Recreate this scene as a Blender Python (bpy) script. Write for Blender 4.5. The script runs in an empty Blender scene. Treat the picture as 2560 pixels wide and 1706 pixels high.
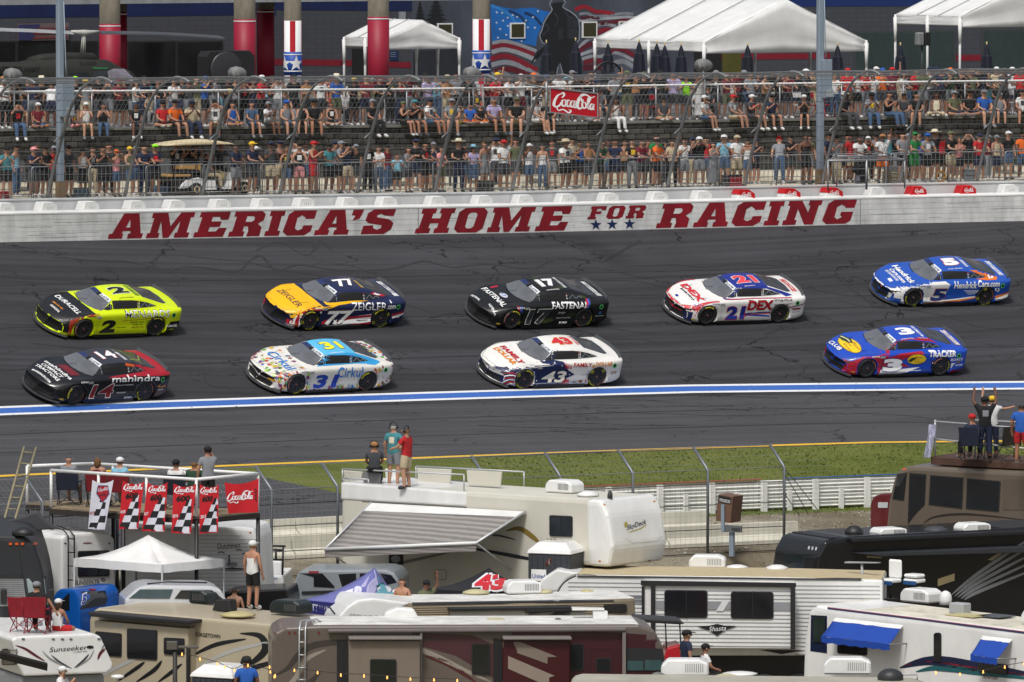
import bpy, bmesh, math, random
from math import sin, cos, tan, pi, radians as R, atan2, hypot
from mathutils import Vector as V, Matrix
from mathutils.bvhtree import BVHTree
from mathutils.geometry import tessellate_polygon
random.seed(7)
SC = bpy.context.scene
COL = SC.collection
# ------------------------------------------------------------------ camera
FPX = 20000.0; CAMZ = 27.0; PITCH = math.atan((853 + 370) / FPX)
cd = bpy.data.cameras.new('camera'); cam = bpy.data.objects.new('camera', cd); COL.objects.link(cam)
cam.location = (0, 0, CAMZ); cam.rotation_euler = (pi/2 - PITCH, 0, 0)
cd.sensor_width = 36; cd.lens = 36 * FPX / 2560; cd.clip_start = 1; cd.clip_end = 6000
SC.camera = cam
# ------------------------------------------------------------------ world, sun, exposure
SUN_EL, SUN_AZ = R(57), R(196)      # high sun behind thin cloud, from behind the camera and a little left
w = bpy.data.worlds.new('World'); SC.world = w; w.use_nodes = True
nt = w.node_tree; bg = nt.nodes['Background']; sky = nt.nodes.new('ShaderNodeTexSky')
sky.sky_type = 'NISHITA'; sky.sun_disc = False; sky.sun_elevation = SUN_EL; sky.sun_rotation = SUN_AZ
sky.air_density = 1.6; sky.dust_density = 4.0; sky.ozone_density = .6
hs = nt.nodes.new('ShaderNodeHueSaturation'); hs.inputs['Saturation'].default_value = .5
nt.links.new(sky.outputs[0], hs.inputs['Color']); nt.links.new(hs.outputs[0], bg.inputs[0]); bg.inputs[1].default_value = .065
sd = bpy.data.lights.new('sun', 'SUN'); sun = bpy.data.objects.new('sun', sd); COL.objects.link(sun)
sd.energy = 1.5; sd.angle = R(11); sd.color = (1, .975, .94)
_dir = V((cos(SUN_EL)*sin(SUN_AZ), cos(SUN_EL)*cos(SUN_AZ), sin(SUN_EL)))
sun.rotation_euler = _dir.to_track_quat('Z', 'Y').to_euler()
SC.view_settings.view_transform = 'Standard'; SC.view_settings.look = 'None'
SC.view_settings.exposure = 0.68; SC.view_settings.gamma = 1; SC.view_settings.use_curve_mapping = False
# ------------------------------------------------------------------ pixel <-> world (photograph is 2560 x 1706)
CAM = V((0, 0, CAMZ)); CR = Matrix.Rotation(pi/2 - PITCH, 3, 'X')
def ray(x, y): return (CR @ V(((x-1280)/FPX, -(y-853)/FPX, -1))).normalized()
def P(x, y, Y):
 d = ray(x, y); return CAM + d * (Y / d.y)
def proj(p):
 q = CR.transposed() @ (V(p) - CAM); return (1280 + FPX*q.x/-q.z, 853 - FPX*q.y/-q.z)
# track frame: s runs along the wall (to the right and away), v from the wall face towards the infield
RAD = 205.0; PH0 = R(30); W0 = P(1280, 583, 271.0)
def Lh(ph): return V((sin(ph), -cos(ph), 0))
CEN = V((W0.x, W0.y, 0)) + RAD*Lh(PH0)
def TR(s, v, z=0.0):
 if s > 0 and v > 2: z -= .017*s*min(v-2, 9.6)/9.6; v += s*(.055*min(v-2, 9.6)/9.6 + .045*min(max(v-11.6, 0), 11.2)/11.2 + .06*min(max(v-22.8, 0), 9.7)/9.7)
 ph = PH0 - s/RAD; q = CEN - (RAD - v)*Lh(ph); return V((q.x, q.y, z - (.0105*s if s < 0 else .0008*s)))
def PHI(s): return PH0 - s/RAD
def s_at(px, v, z=W0.z):
 a, b = -60., 60.
 for _ in range(40):
  m = (a+b)/2
  if proj(TR(m, v, z))[0] < px: a = m
  else: b = m
 return (a+b)/2
# straight frame for the buildings behind: t along, w towards the infield
T0 = V((cos(PH0), sin(PH0), 0)); L0 = Lh(PH0)
def BF(t, w, z=0.0): return V((W0.x, W0.y, 0)) + t*T0 + w*L0 + V((0, 0, z))
# ------------------------------------------------------------------ materials
MATS = {}
def srgb(c):
 if isinstance(c, str):
  c = c.lstrip('#'); c = [int(c[i:i+2], 16)/255 for i in (0, 2, 4)]
  return tuple(x/12.92 if x <= .04045 else ((x+.055)/1.055)**2.4 for x in c)
 return tuple(c)
def M(c, rough=.6, metal=0., noise=.12, scale=3., coat=0., bump=0., spec=.5, emit=0., key=''):
 k = (c, rough, metal, noise, scale, coat, bump, spec, emit, key)
 if k in MATS: return MATS[k]
 col = srgb(c); m = bpy.data.materials.new('mat'); m.use_nodes = True; n = m.node_tree; N = n.nodes; b = N['Principled BSDF']
 b.inputs['Roughness'].default_value = rough; b.inputs['Metallic'].default_value = metal
 b.inputs['Specular IOR Level'].default_value = spec; b.inputs['Coat Weight'].default_value = coat; b.inputs['Coat Roughness'].default_value = .08
 if noise > 0:
  tc = N.new('ShaderNodeTexCoord'); nz = N.new('ShaderNodeTexNoise'); nz.inputs['Scale'].default_value = scale; nz.inputs['Detail'].default_value = 6
  nz.inputs['Roughness'].default_value = .65
  sq = N.new('ShaderNodeVectorMath'); sq.operation = 'MULTIPLY'; sq.inputs[1].default_value = (1, 1, .4); n.links.new(tc.outputs['Object'], sq.inputs[0]); n.links.new(sq.outputs[0], nz.inputs['Vector'])
  mx = N.new('ShaderNodeMapRange'); mx.inputs[1].default_value = .3; mx.inputs[2].default_value = .7; mx.inputs[3].default_value = 1-noise; mx.inputs[4].default_value = 1+noise*.6
  n.links.new(nz.outputs[0], mx.inputs[0])
  vm = N.new('ShaderNodeVectorMath'); vm.operation = 'SCALE'; vm.inputs[0].default_value = col
  n.links.new(mx.outputs[0], vm.inputs['Scale']); n.links.new(vm.outputs[0], b.inputs['Base Color'])
  if bump > 0:
   bp = N.new('ShaderNodeBump'); bp.inputs['Strength'].default_value = bump; bp.inputs['Distance'].default_value = .02
   n.links.new(nz.outputs[0], bp.inputs['Height']); n.links.new(bp.outputs[0], b.inputs['Normal'])
 else: b.inputs['Base Color'].default_value = (*col, 1)
 if emit: b.inputs['Emission Color'].default_value = (*col, 1); b.inputs['Emission Strength'].default_value = emit
 MATS[k] = m; return m
def nodemat(name):
 m = bpy.data.materials.new(name); m.use_nodes = True; return m, m.node_tree, m.node_tree.nodes, m.node_tree.nodes['Principled BSDF']
def glass(c='#0b0d10', rough=.06): return M(c, rough, 0, 0, spec=.6, key='glass')
# ------------------------------------------------------------------ mesh builder
class MB:
 def __init__(s): s.v = []; s.f = []; s.m = []; s.sm = []
 def add(s, vs, fs, mi=0, smooth=False):
  o = len(s.v); s.v += [tuple(q) for q in vs]
  for f in fs: s.f.append([i+o for i in f]); s.m.append(mi); s.sm.append(smooth)
  return s
 def box(s, c, d, rot=0, mi=0, mat=None):
  hx, hy, hz = d[0]/2, d[1]/2, d[2]/2
  vs = [V((x*hx, y*hy, z*hz)) for x in (-1, 1) for y in (-1, 1) for z in (-1, 1)]
  if mat is not None: vs = [mat @ q for q in vs]
  elif rot: r = Matrix.Rotation(rot, 3, 'Z'); vs = [r @ q for q in vs]
  vs = [q + V(c) for q in vs]
  return s.add(vs, [(0,1,3,2),(4,6,7,5),(0,4,5,1),(2,3,7,6),(0,2,6,4),(1,5,7,3)], mi)
 def bar(s, a, b, r, n=6, r2=None, mi=0, smooth=True, caps=True):
  a = V(a); b = V(b); d = b - a
  if d.length < 1e-6: return s
  r2 = r if r2 is None else r2; q = d.to_track_quat('Z', 'Y'); vs = []
  for p, rr in ((a, r), (b, r2)):
   for i in range(n): t = 2*pi*(i+.5)/n; vs.append(p + q @ V((rr*cos(t), rr*sin(t), 0)))
  fs = [(i, (i+1) % n, n+(i+1) % n, n+i) for i in range(n)]
  if caps: fs += [tuple(range(n))[::-1], tuple(range(n, 2*n))]
  return s.add(vs, fs, mi, smooth and n > 4)
 def tube(s, pts, r, n=6, mi=0):
  pts = [V(p) for p in pts]; vs = []; k = len(pts)
  for j, p in enumerate(pts):
   d = (pts[min(j+1, k-1)] - pts[max(j-1, 0)]); q = d.to_track_quat('Z', 'Y')
   rr = r[j] if isinstance(r, (list, tuple)) else r
   for i in range(n): t = 2*pi*i/n; vs.append(p + q @ V((rr*cos(t), rr*sin(t), 0)))
  fs = [(j*n+i, j*n+(i+1) % n, (j+1)*n+(i+1) % n, (j+1)*n+i) for j in range(k-1) for i in range(n)]
  fs += [tuple(range(n))[::-1], tuple(range((k-1)*n, k*n))]
  return s.add(vs, fs, mi, True)
 def quad(s, a, b, c, d, mi=0): return s.add([a, b, c, d], [(0, 1, 2, 3)], mi)
 def prism(s, poly, h, fr=None, mi=0):     # poly of 2D points in the frame (O, A, B); extruded by vector h
  O, A, B = fr or (V((0,0,0)), V((1,0,0)), V((0,1,0))); n = len(poly); h = V(h)
  lo = [O + A*x + B*y for x, y in poly]; vs = lo + [q + h for q in lo]
  tri = tessellate_polygon([[V((x, y, 0)) for x, y in poly]])
  fs = [t for t in tri] + [tuple(i+n for i in t[::-1]) for t in tri]
  fs += [(i, (i+1) % n, n+(i+1) % n, n+i) for i in range(n)]
  return s.add(vs, fs, mi)
 def lathe(s, prof, n=12, c=(0,0,0), mi=0, q=None, smooth=True):   # prof [(r, z)]
  vs = []
  for r, z in prof:
   for i in range(n):
    t = 2*pi*i/n; p = V((r*cos(t), r*sin(t), z))
    if q is not None: p = q @ p
    vs.append(p + V(c))
  k = len(prof)
  fs = [(j*n+i, j*n+(i+1) % n, (j+1)*n+(i+1) % n, (j+1)*n+i) for j in range(k-1) for i in range(n)]
  fs += [tuple(range(n))[::-1], tuple(range((k-1)*n, k*n))]
  return s.add(vs, fs, mi, smooth)
 def blob(s, c, d, nu=8, nv=5, mi=0, mat=None):
  vs = [];
  for j in range(1, nv):
   a = pi*j/nv
   for i in range(nu): t = 2*pi*i/nu; vs.append(V((d[0]*sin(a)*cos(t), d[1]*sin(a)*sin(t), d[2]*cos(a))))
  vs += [V((0, 0, d[2])), V((0, 0, -d[2]))]; k = nv-1
  fs = [(j*nu+i, (j+1)*nu+i, (j+1)*nu+(i+1) % nu, j*nu+(i+1) % nu) for j in range(k-1) for i in range(nu)]
  fs += [(i, (i+1) % nu, k*nu) for i in range(nu)] + [((k-1)*nu+(i+1) % nu, (k-1)*nu+i, k*nu+1) for i in range(nu)]
  if mat is not None: vs = [mat @ q for q in vs]
  return s.add([q + V(c) for q in vs], fs, mi, True)
 def mesh(s, name, mats):
  me = bpy.data.meshes.new(name); me.from_pydata(s.v, [], s.f)
  mats = mats if isinstance(mats, (list, tuple)) else [mats]
  for m in mats: me.materials.append(m)
  me.polygons.foreach_set('material_index', s.m); me.polygons.foreach_set('use_smooth', s.sm)
  me.update(); return me
 def build(s, name, mats, parent=None, fix=True, bevel=0, world=False):
  me = s.mesh(name, mats)
  if fix:
   bm = bmesh.new(); bm.from_mesh(me); bmesh.ops.recalc_face_normals(bm, faces=bm.faces)
   if bevel: bmesh.ops.bevel(bm, geom=[e for e in bm.edges if len(e.link_faces) == 2 and e.calc_face_angle(0) > .6], offset=bevel, segments=1, affect='EDGES', clamp_overlap=True)
   bm.to_mesh(me); bm.free()
  return link(name, me, parent, world)
def link(name, me, parent=None, world=False):
 o = bpy.data.objects.new(name, me); COL.objects.link(o)
 if parent is not None:
  o.parent = parent
  if world: o.matrix_parent_inverse = WM(parent).inverted()
 return o
def WM(o):
 m = o.matrix_parent_inverse @ o.matrix_basis if o.parent else o.matrix_basis
 return (WM(o.parent) @ m) if o.parent else m.copy()
def empty(name, loc, rz=0, rot=None):
 o = bpy.data.objects.new(name, None); COL.objects.link(o); o.location = loc
 o.rotation_euler = rot if rot is not None else (0, 0, rz); return o
def tag(o, label=None, cat=None, group=None, kind=None):
 if label: o['label'] = label
 if cat: o['category'] = cat
 if group: o['group'] = group
 if kind: o['kind'] = kind
 return o
def copy_tree(o, parent=None):
 c = o.copy(); COL.objects.link(c)
 if parent is not None: c.parent = parent
 for ch in o.children: copy_tree(ch, c)
 return c
# ------------------------------------------------------------------ lettering and decals
_TX = {}
def text2d(t, bold=0.02, shear=0.0):
 k = (t, bold, shear)
 if k in _TX: return _TX[k]
 c = bpy.data.curves.new('t', 'FONT'); c.body = t; c.offset = bold; c.shear = shear; c.resolution_u = 3; c.fill_mode = 'BOTH'
 o = bpy.data.objects.new('t', c); me = bpy.data.meshes.new_from_object(o)
 vs = [(v.co.x, v.co.y) for v in me.vertices]; me.calc_loop_triangles(); fs = [tuple(x.vertices) for x in me.loop_triangles]
 bpy.data.objects.remove(o); bpy.data.curves.remove(c); bpy.data.meshes.remove(me)
 x0 = min(v[0] for v in vs); x1 = max(v[0] for v in vs); y0 = min(v[1] for v in vs); y1 = max(v[1] for v in vs)
 vs = [((x-x0)/(x1-x0), (y-y0)/(y1-y0)) for x, y in vs]; _TX[k] = (vs, fs); return _TX[k]
def fit(t2, O, W, H):      # normalized 2D -> affine frame: O origin (bottom left), W width vector, H height vector
 vs, fs = t2; return [(O[0]+x*W[0]+y*H[0], O[1]+x*W[1]+y*H[1]) for x, y in vs], fs
def TXT(t, x0, y0, x1, y1, h, lean=0.0, bold=.02):  # baseline from (x0,y0) to (x1,y1), height h upward in image, lean to the right
 return fit(text2d(t, bold), (x0, y0), (x1-x0, y1-y0), (lean, -h))
def poly2(*loops):
 pts = [p for l in loops for p in l]
 return pts, [tuple(t) for t in tessellate_polygon([[V((x, y, 0)) for x, y in l] for l in loops])]
def join2(*ps):
 vs = []; fs = []
 for a, b in ps: o = len(vs); vs += a; fs += [tuple(i+o for i in f) for f in b]
 return vs, fs
def stroke2(pts, w, closed=False):     # thick polyline with varying width
 vs = []; fs = []; n = len(pts)
 for i, p in enumerate(pts):
  a = pts[max(i-1, 0)]; b = pts[min(i+1, n-1)]; dx, dy = b[0]-a[0], b[1]-a[1]; l = hypot(dx, dy) or 1
  ww = w[i] if isinstance(w, (list, tuple)) else w
  vs += [(p[0]-dy/l*ww/2, p[1]+dx/l*ww/2), (p[0]+dy/l*ww/2, p[1]-dx/l*ww/2)]
 for i in range(n-1): fs.append((2*i, 2*i+1, 2*i+3)); fs.append((2*i, 2*i+3, 2*i+2))
 return vs, fs
def crv(pts, k=5):                     # Catmull-Rom through points
 out = []; n = len(pts)
 for i in range(n-1):
  p0, p1, p2, p3 = pts[max(i-1, 0)], pts[i], pts[i+1], pts[min(i+2, n-1)]
  for j in range(k):
   t = j/k; out.append(tuple(.5*((2*b)+(c-a)*t+(2*a-5*b+4*c-d)*t*t+(3*b-a-3*c+d)*t**3) for a, b, c, d in zip(p0, p1, p2, p3)))
 return out + [tuple(pts[-1])]
def star2(cx, cy, r, rot=0, sq=1.0):
 return poly2([(cx+(r if i % 2 == 0 else r*.4)*sin(rot+pi*i/5), cy-(r if i % 2 == 0 else r*.4)*sq*cos(rot+pi*i/5)) for i in range(10)])
def ell2(cx, cy, rx, ry, n=20, rot=0):
 return poly2([(cx+rx*cos(2*pi*i/n)*cos(rot)-ry*sin(2*pi*i/n)*sin(rot), cy+rx*cos(2*pi*i/n)*sin(rot)+ry*sin(2*pi*i/n)*cos(rot)) for i in range(n)])
def ring2(cx, cy, r0, r1, n=16, sq=1.0):
 return stroke2([(cx+(r0+r1)/2*cos(2*pi*i/n), cy+(r0+r1)/2*sq*sin(2*pi*i/n)) for i in range(n+1)], r1-r0)
def rrect(x0, y0, x1, y1, r=3, sl=0.0):
 q = []
 for cx, cy, a in ((x1-r, y0+r, -90), (x1-r, y1-r, 0), (x0+r, y1-r, 90), (x0+r, y0+r, 180)):
  for k in range(4): t = R(a+30*k); q.append((cx+r*cos(t), cy+r*sin(t)))
 return [(x, y+sl*(x-x0)) for x, y in q]
def cut2(shape, step):
 vs, fs = shape; xs = [v[0] for v in vs]; ys = [v[1] for v in vs]
 bm = bmesh.new(); bv = [bm.verts.new((x, y, 0)) for x, y in vs]
 for f in fs:
  if len(set(f)) == 3:
   try: bm.faces.new([bv[i] for i in f])
   except ValueError: pass
 if step:
  for ax, lo, hi in ((0, min(xs), max(xs)), (1, min(ys), max(ys))):
   n = int((hi-lo)/step)
   for i in range(1, n+1):
    c = lo + i*(hi-lo)/(n+1); nn = (1, 0, 0) if ax == 0 else (0, 1, 0)
    bmesh.ops.bisect_plane(bm, geom=bm.verts[:]+bm.edges[:]+bm.faces[:], plane_co=(c if ax == 0 else 0, c if ax == 1 else 0, 0), plane_no=nn)
 bmesh.ops.triangulate(bm, faces=bm.faces); bmesh.ops.remove_doubles(bm, verts=bm.verts, dist=1e-5)
 return bm
_BV = {}
def bvh_of(objs):
 k = tuple(o.name for o in objs)
 if k not in _BV:
  vs = []; fs = []
  for o in objs:
   m = WM(o); n = len(vs); vs += [m @ q.co for q in o.data.vertices]; fs += [[i+n for i in p.vertices] for p in o.data.polygons]
  _BV[k] = BVHTree.FromPolygons(vs, fs)
 return _BV[k]
def decal(shape, mat, name, parent, onto, fn=None, off=.006, thick=0.0, step=14, label=None, graze=0.0):
 """Lay a flat 2D shape on the real surface of the objects in onto. fn maps (x, y) to a world ray (origin, direction);
 by default the coordinates are those of the photograph."""
 onto = onto if isinstance(onto, (list, tuple)) else [onto]
 bv = bvh_of(onto); bm = cut2(shape, step); fn = fn or (lambda x, y: (CAM, ray(x, y))); bad = []; inv = WM(parent).inverted()
 nrm = {}
 for q in bm.verts:
  o, d = fn(q.co.x, q.co.y); h, n, _, _ = bv.ray_cast(o, d)
  if h is None or abs(n.dot(d)) < graze: bad.append(q); continue
  if n.dot(d) > 0: n = -n
  nrm[q] = n; q.co = inv @ (h + n*(off+thick))
 bmesh.ops.delete(bm, geom=bad, context='VERTS')
 big = [e for e in bm.edges if False]
 if thick and bm.faces:
  i3 = inv.to_3x3(); be = [e for e in bm.edges if len(e.link_faces) == 1]; low = {}
  for e in be:
   for q in e.verts:
    if q not in low: low[q] = bm.verts.new(q.co - (i3 @ nrm[q])*(thick+off*.9))
  for e in be:
   try: bm.faces.new([e.verts[0], e.verts[1], low[e.verts[1]], low[e.verts[0]]])
   except ValueError: pass
 bmesh.ops.recalc_face_normals(bm, faces=bm.faces)
 me = bpy.data.meshes.new(name); bm.to_mesh(me); bm.free()
 for m in (mat if isinstance(mat, (list, tuple)) else [mat]): me.materials.append(m)
 o = link(name, me, parent)
 if label: o['label'] = label
 return o
# a flowing script word drawn as pen strokes, in a unit box (used for the red drink signs)
def script_cola():
 S = []
 def st(pts, w0=.06, w1=.11):
  c = crv(pts, 6); n = len(c); S.append(stroke2(c, [w0+(w1-w0)*sin(pi*i/(n-1)) for i in range(n)]))
 st([(.20,.86),(.12,.78),(.05,.55),(.03,.35),(.09,.28),(.17,.38),(.20,.50)], .03, .07)              # C
 st([(.20,.86),(.25,.93),(.27,.82),(.22,.70)], .03, .05)
 st([(.28,.62),(.23,.58),(.22,.42),(.26,.34),(.31,.42),(.31,.58),(.28,.63)], .03, .055)              # o
 st([(.41,.60),(.36,.62),(.33,.48),(.36,.34),(.42,.42)], .03, .055)                                  # c
 st([(.50,.60),(.45,.60),(.42,.45),(.45,.34),(.50,.42),(.52,.62),(.50,.42),(.53,.32),(.56,.40)], .03, .05)  # a
 st([(.56,.47),(.60,.49)], .03, .04)
 st([(.72,.72),(.70,.60),(.66,.86),(.76,.96),(.90,.84),(.99,.90)], .025, .05)
 st([(.78,.92),(.66,.84),(.60,.62),(.58,.40),(.64,.30),(.70,.40)], .03, .08)                          # C
 st([(.74,.60),(.70,.56),(.70,.42),(.74,.34),(.79,.42),(.78,.56),(.74,.61)], .03, .05)               # o
 st([(.82,.40),(.85,.60),(.89,.78),(.86,.84),(.83,.66),(.83,.38),(.87,.32)], .025, .045)             # l
 st([(.95,.56),(.91,.56),(.88,.42),(.91,.32),(.95,.40),(.97,.56),(.96,.36),(.99,.32)], .025, .05)    # a
 st([(.09,.28),(.14,.14),(.25,.20),(.38,.08),(.43,.18),(.38,.22)], .02, .05)
 return join2(*S)
COLA = script_cola()
# ================================================================== SETTING
def strip(name, rows, mat, s0=-48, s1=48, n=96, kind='structure', label=None):
 """a swept sheet: rows = [(v, z), ...] across, along the curved track"""
 b = MB(); k = len(rows)
 for i in range(n+1):
  s = s0 + (s1-s0)*i/n
  b.v += [tuple(TR(s, v, z)) for v, z in rows]
 for i in range(n):
  for j in range(k-1): b.f.append([i*k+j, i*k+j+1, (i+1)*k+j+1, (i+1)*k+j]); b.m.append(0); b.sm.append(False)
 o = b.build(name, mat); tag(o, label, None, None, kind); return o
ZW = W0.z                                   # foot of the wall
def zpx(y, Y): return P(1280, y, Y).z
V_BLUE, V_YEL = 11.6, 22.8
Z_BLUE = zpx(991, TR(0, V_BLUE).y + 0) ; Z_YEL = zpx(1150, TR(0, V_YEL).y)
def atx0(v):                                # point of the curve v that projects to the middle column
 s = s_at(1280, v); return TR(s, v)
Z_BLUE = zpx(991, atx0(V_BLUE).y); Z_YEL = zpx(1150, atx0(V_YEL).y)
BANK = (ZW - Z_BLUE)/V_BLUE
def ztrack(v):
 if v <= V_BLUE+.5: return ZW - BANK*v
 z1 = ZW - BANK*(V_BLUE+.5); return z1 + (Z_YEL - z1)*(v-V_BLUE-.5)/(V_YEL-V_BLUE-.5)
def asphalt(name, base, streak=.35, crackw=.004):
 m, n, N, b = nodemat(name); L = n.links.new
 tc = N.new('ShaderNodeTexCoord'); mp = N.new('ShaderNodeMapping'); mp.inputs['Rotation'].default_value = (0, 0, -PH0)
 L(tc.outputs['Object'], mp.inputs[0])
 def noise(scale, vec, det=5, sx=None, rough=.6):
  q = N.new('ShaderNodeTexNoise'); q.inputs['Scale'].default_value = scale; q.inputs['Detail'].default_value = det; q.inputs['Roughness'].default_value = rough
  if sx:
   mm = N.new('ShaderNodeMapping'); mm.inputs['Scale'].default_value = sx; L(vec, mm.inputs[0]); vec = mm.outputs[0]
  L(vec, q.inputs['Vector']); return q.outputs[0]
 fine = noise(16, mp.outputs[0], 5, None, .85); big = noise(.25, mp.outputs[0], 4)
 stk = noise(1.0, mp.outputs[0], 6, (.05, 3.2, 1)); lane = noise(1.0, mp.outputs[0], 2, (.012, .55, .4))
 # meandering sealed cracks: voronoi cell borders of a warped field, masked by a slow noise
 wn = N.new('ShaderNodeTexNoise'); wn.inputs['Scale'].default_value = 1.1; wn.inputs['Detail'].default_value = 5; L(mp.outputs[0], wn.inputs['Vector'])
 sc = N.new('ShaderNodeVectorMath'); sc.operation = 'SCALE'; sc.inputs['Scale'].default_value = 1.6; L(wn.outputs['Color'], sc.inputs[0])
 ad = N.new('ShaderNodeVectorMath'); ad.operation = 'ADD'; L(mp.outputs[0], ad.inputs[0]); L(sc.outputs[0], ad.inputs[1])
 m2 = N.new('ShaderNodeMapping'); m2.inputs['Scale'].default_value = (.17, .42, .4); m2.inputs['Rotation'].default_value = (0, 0, .25); L(ad.outputs[0], m2.inputs[0])
 vo = N.new('ShaderNodeTexVoronoi'); vo.feature = 'DISTANCE_TO_EDGE'; vo.inputs['Scale'].default_value = 1.0; L(m2.outputs[0], vo.inputs['Vector'])
 def rng(x, a, c, lo=0, hi=1):
  q = N.new('ShaderNodeMapRange'); q.inputs[1].default_value = a; q.inputs[2].default_value = c; q.inputs[3].default_value = lo; q.inputs[4].default_value = hi; L(x, q.inputs[0]); return q.outputs[0]
 def mul(a, c):
  q = N.new('ShaderNodeMath'); q.operation = 'MULTIPLY'
  for i, x in enumerate((a, c)):
   if isinstance(x, (int, float)): q.inputs[i].default_value = x
   else: L(x, q.inputs[i])
  return q.outputs[0]
 cr = rng(vo.outputs['Distance'], crackw, crackw*2.8, .25, 1.0)
 gate = rng(noise(.35, mp.outputs[0], 2), .44, .56, 1, 0)         # where cracks fade out
 mxg = N.new('ShaderNodeMix'); mxg.data_type = 'FLOAT'; L(gate, mxg.inputs[0]); L(cr, mxg.inputs[2]); mxg.inputs[3].default_value = 1.0
 f = mul(rng(stk, .25, .75, 1-streak*.5, 1+streak*.5), rng(big, .3, .7, .86, 1.1)); f = mul(f, rng(fine, .25, .75, .7, 1.32)); f = mul(f, rng(lane, .35, .65, .88, 1.1)); f = mul(f, mxg.outputs[0])
 # the straight seams between paving lanes
 sp = N.new('ShaderNodeSeparateXYZ'); L(mp.outputs[0], sp.inputs[0])
 vs = N.new('ShaderNodeVectorMath'); vs.operation = 'SCALE'; vs.inputs[0].default_value = srgb(base); L(f, vs.inputs['Scale']); L(vs.outputs[0], b.inputs['Base Color'])
 bp = N.new('ShaderNodeBump'); bp.inputs['Strength'].default_value = .3; bp.inputs['Distance'].default_value = .01; L(fine, bp.inputs['Height']); L(bp.outputs[0], b.inputs['Normal'])
 b.inputs['Roughness'].default_value = .82; b.inputs['Specular IOR Level'].default_value = .25; return m
ASPH = asphalt('asphalt', (.038, .038, .043), .85, .0042); ASPH2 = asphalt('asphalt_apron', (.062, .062, .067), .45, .0045)
strip('track', [(v, ztrack(v)) for v in (0, 1, 2, 3, 4, 5, 6, 7, 8, 9, 10, 11, 11.3, 11.6, 11.85, V_BLUE+.5)], ASPH)
strip('apron', [(v, ztrack(v)) for v in (V_BLUE+.5, 14, 16, 18, 20, 22, 22.8, V_YEL+.3)], ASPH2)
def painted(c, wear, base=(.06, .06, .065), sc=7):
 m, n, N, b = nodemat('worn_paint'); L = n.links.new
 tc = N.new('ShaderNodeTexCoord'); q = N.new('ShaderNodeTexNoise'); q.inputs['Scale'].default_value = sc; q.inputs['Detail'].default_value = 8; q.inputs['Roughness'].default_value = .7
 L(tc.outputs['Object'], q.inputs['Vector']); r = N.new('ShaderNodeMapRange'); r.inputs[1].default_value = .62-wear; r.inputs[2].default_value = .70-wear*.5; L(q.outputs[0], r.inputs[0])
 mx = N.new('ShaderNodeMix'); mx.data_type = 'RGBA'; L(r.outputs[0], mx.inputs[0]); mx.inputs[6].default_value = (*srgb(c), 1); mx.inputs[7].default_value = (*base, 1)
 L(mx.outputs[2], b.inputs['Base Color']); b.inputs['Roughness'].default_value = .6; return m
WL = painted((.72, .72, .74), .02); BL = painted((.035, .12, .42), .0, (.5, .52, .6), 9); YL = painted((.75, .45, .02), .05)
def line(v0, v1, mat, name='road_marking', h=.010):
 z = lambda v: ztrack(v)+h
 strip(name, [(v0, z(v0)), (v1, z(v1))], mat)
line(V_BLUE-.29, V_BLUE-.17, WL); line(V_BLUE-.17, V_BLUE+.18, BL); line(V_BLUE+.18, V_BLUE+.30, WL); line(V_YEL-.16, V_YEL+.16, YL)
# straight paving seams, darker tar
SEAM = M((.022, .022, .025), .7, noise=.4, scale=2)
def tar(ptsv, wid=.05, name='tar_seam'):
 b = MB(); c = crv(ptsv, 4)
 for i, (s, v) in enumerate(c):
  a = c[max(i-1, 0)]; d = c[min(i+1, len(c)-1)]; dx, dy = d[0]-a[0], d[1]-a[1]; l = hypot(dx, dy) or 1; ww = wid*(.5+.9*random.random())/2
  for sg in (1, -1): q = (s-dy/l*ww*sg, v+dx/l*ww*sg); b.v.append(tuple(TR(q[0], q[1], ztrack(max(q[1], 0))+.008)))
 for i in range(len(c)-1): b.f.append([2*i, 2*i+1, 2*i+3, 2*i+2]); b.m.append(0); b.sm.append(False)
 o = b.build(name, SEAM); tag(o, None, None, None, 'structure'); return o
for v, wd in ((3.1, .07), (6.05, .10), (8.9, .09), (15.2, .07), (18.6, .07)):
 tar([(s, v+random.uniform(-.03, .03)) for s in range(-46, 47, 4)], wd)
def pxtar(pts, wid):       # seam traced on the track surface from the photograph
 out = []
 for x, y in pts:
  d = ray(x, y); best = None
  for k in range(0, 231):
   v = k*.1; s = s_at(x, v, ztrack(v)); py = proj(TR(s, v, ztrack(v)))[1]
   if best is None or abs(py-y) < best[0]: best = (abs(py-y), s, v)
  out.append((best[1], best[2]))
 tar(out, wid)
pxtar([(420,680),(455,668),(520,672),(592,680),(625,650),(655,640),(690,678),(745,664),(830,676),(905,678),(985,672),(1060,652),(1130,668),(1215,660),(1330,672),(1390,648),(1490,650),(1510,655),(1600,600)], .1)
pxtar([(1600,665),(1700,662),(1760,668),(1850,660),(1930,664),(2040,660)], .07)
pxtar([(505,915),(520,960),(575,970),(600,985),(640,985)], .06)
pxtar([(640,628),(700,606),(760,640),(790,620),(800,600),(830,628)], .05)
pxtar([(2100,700),(2150,740),(2190,770)], .07); pxtar([(2240,640),(2300,700),(2360,760)], .04)
for q in range(46):
 s = random.uniform(-26, 24); v = random.uniform(.3, 20); a = random.uniform(-.4, .6); p = [(s, v)]
 for j in range(random.randint(3, 7)): s += random.uniform(.3, 1.3); v += random.uniform(.05, .55); p.append((s, min(v, 22)))
 tar(p, random.uniform(.03, .07))
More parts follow.
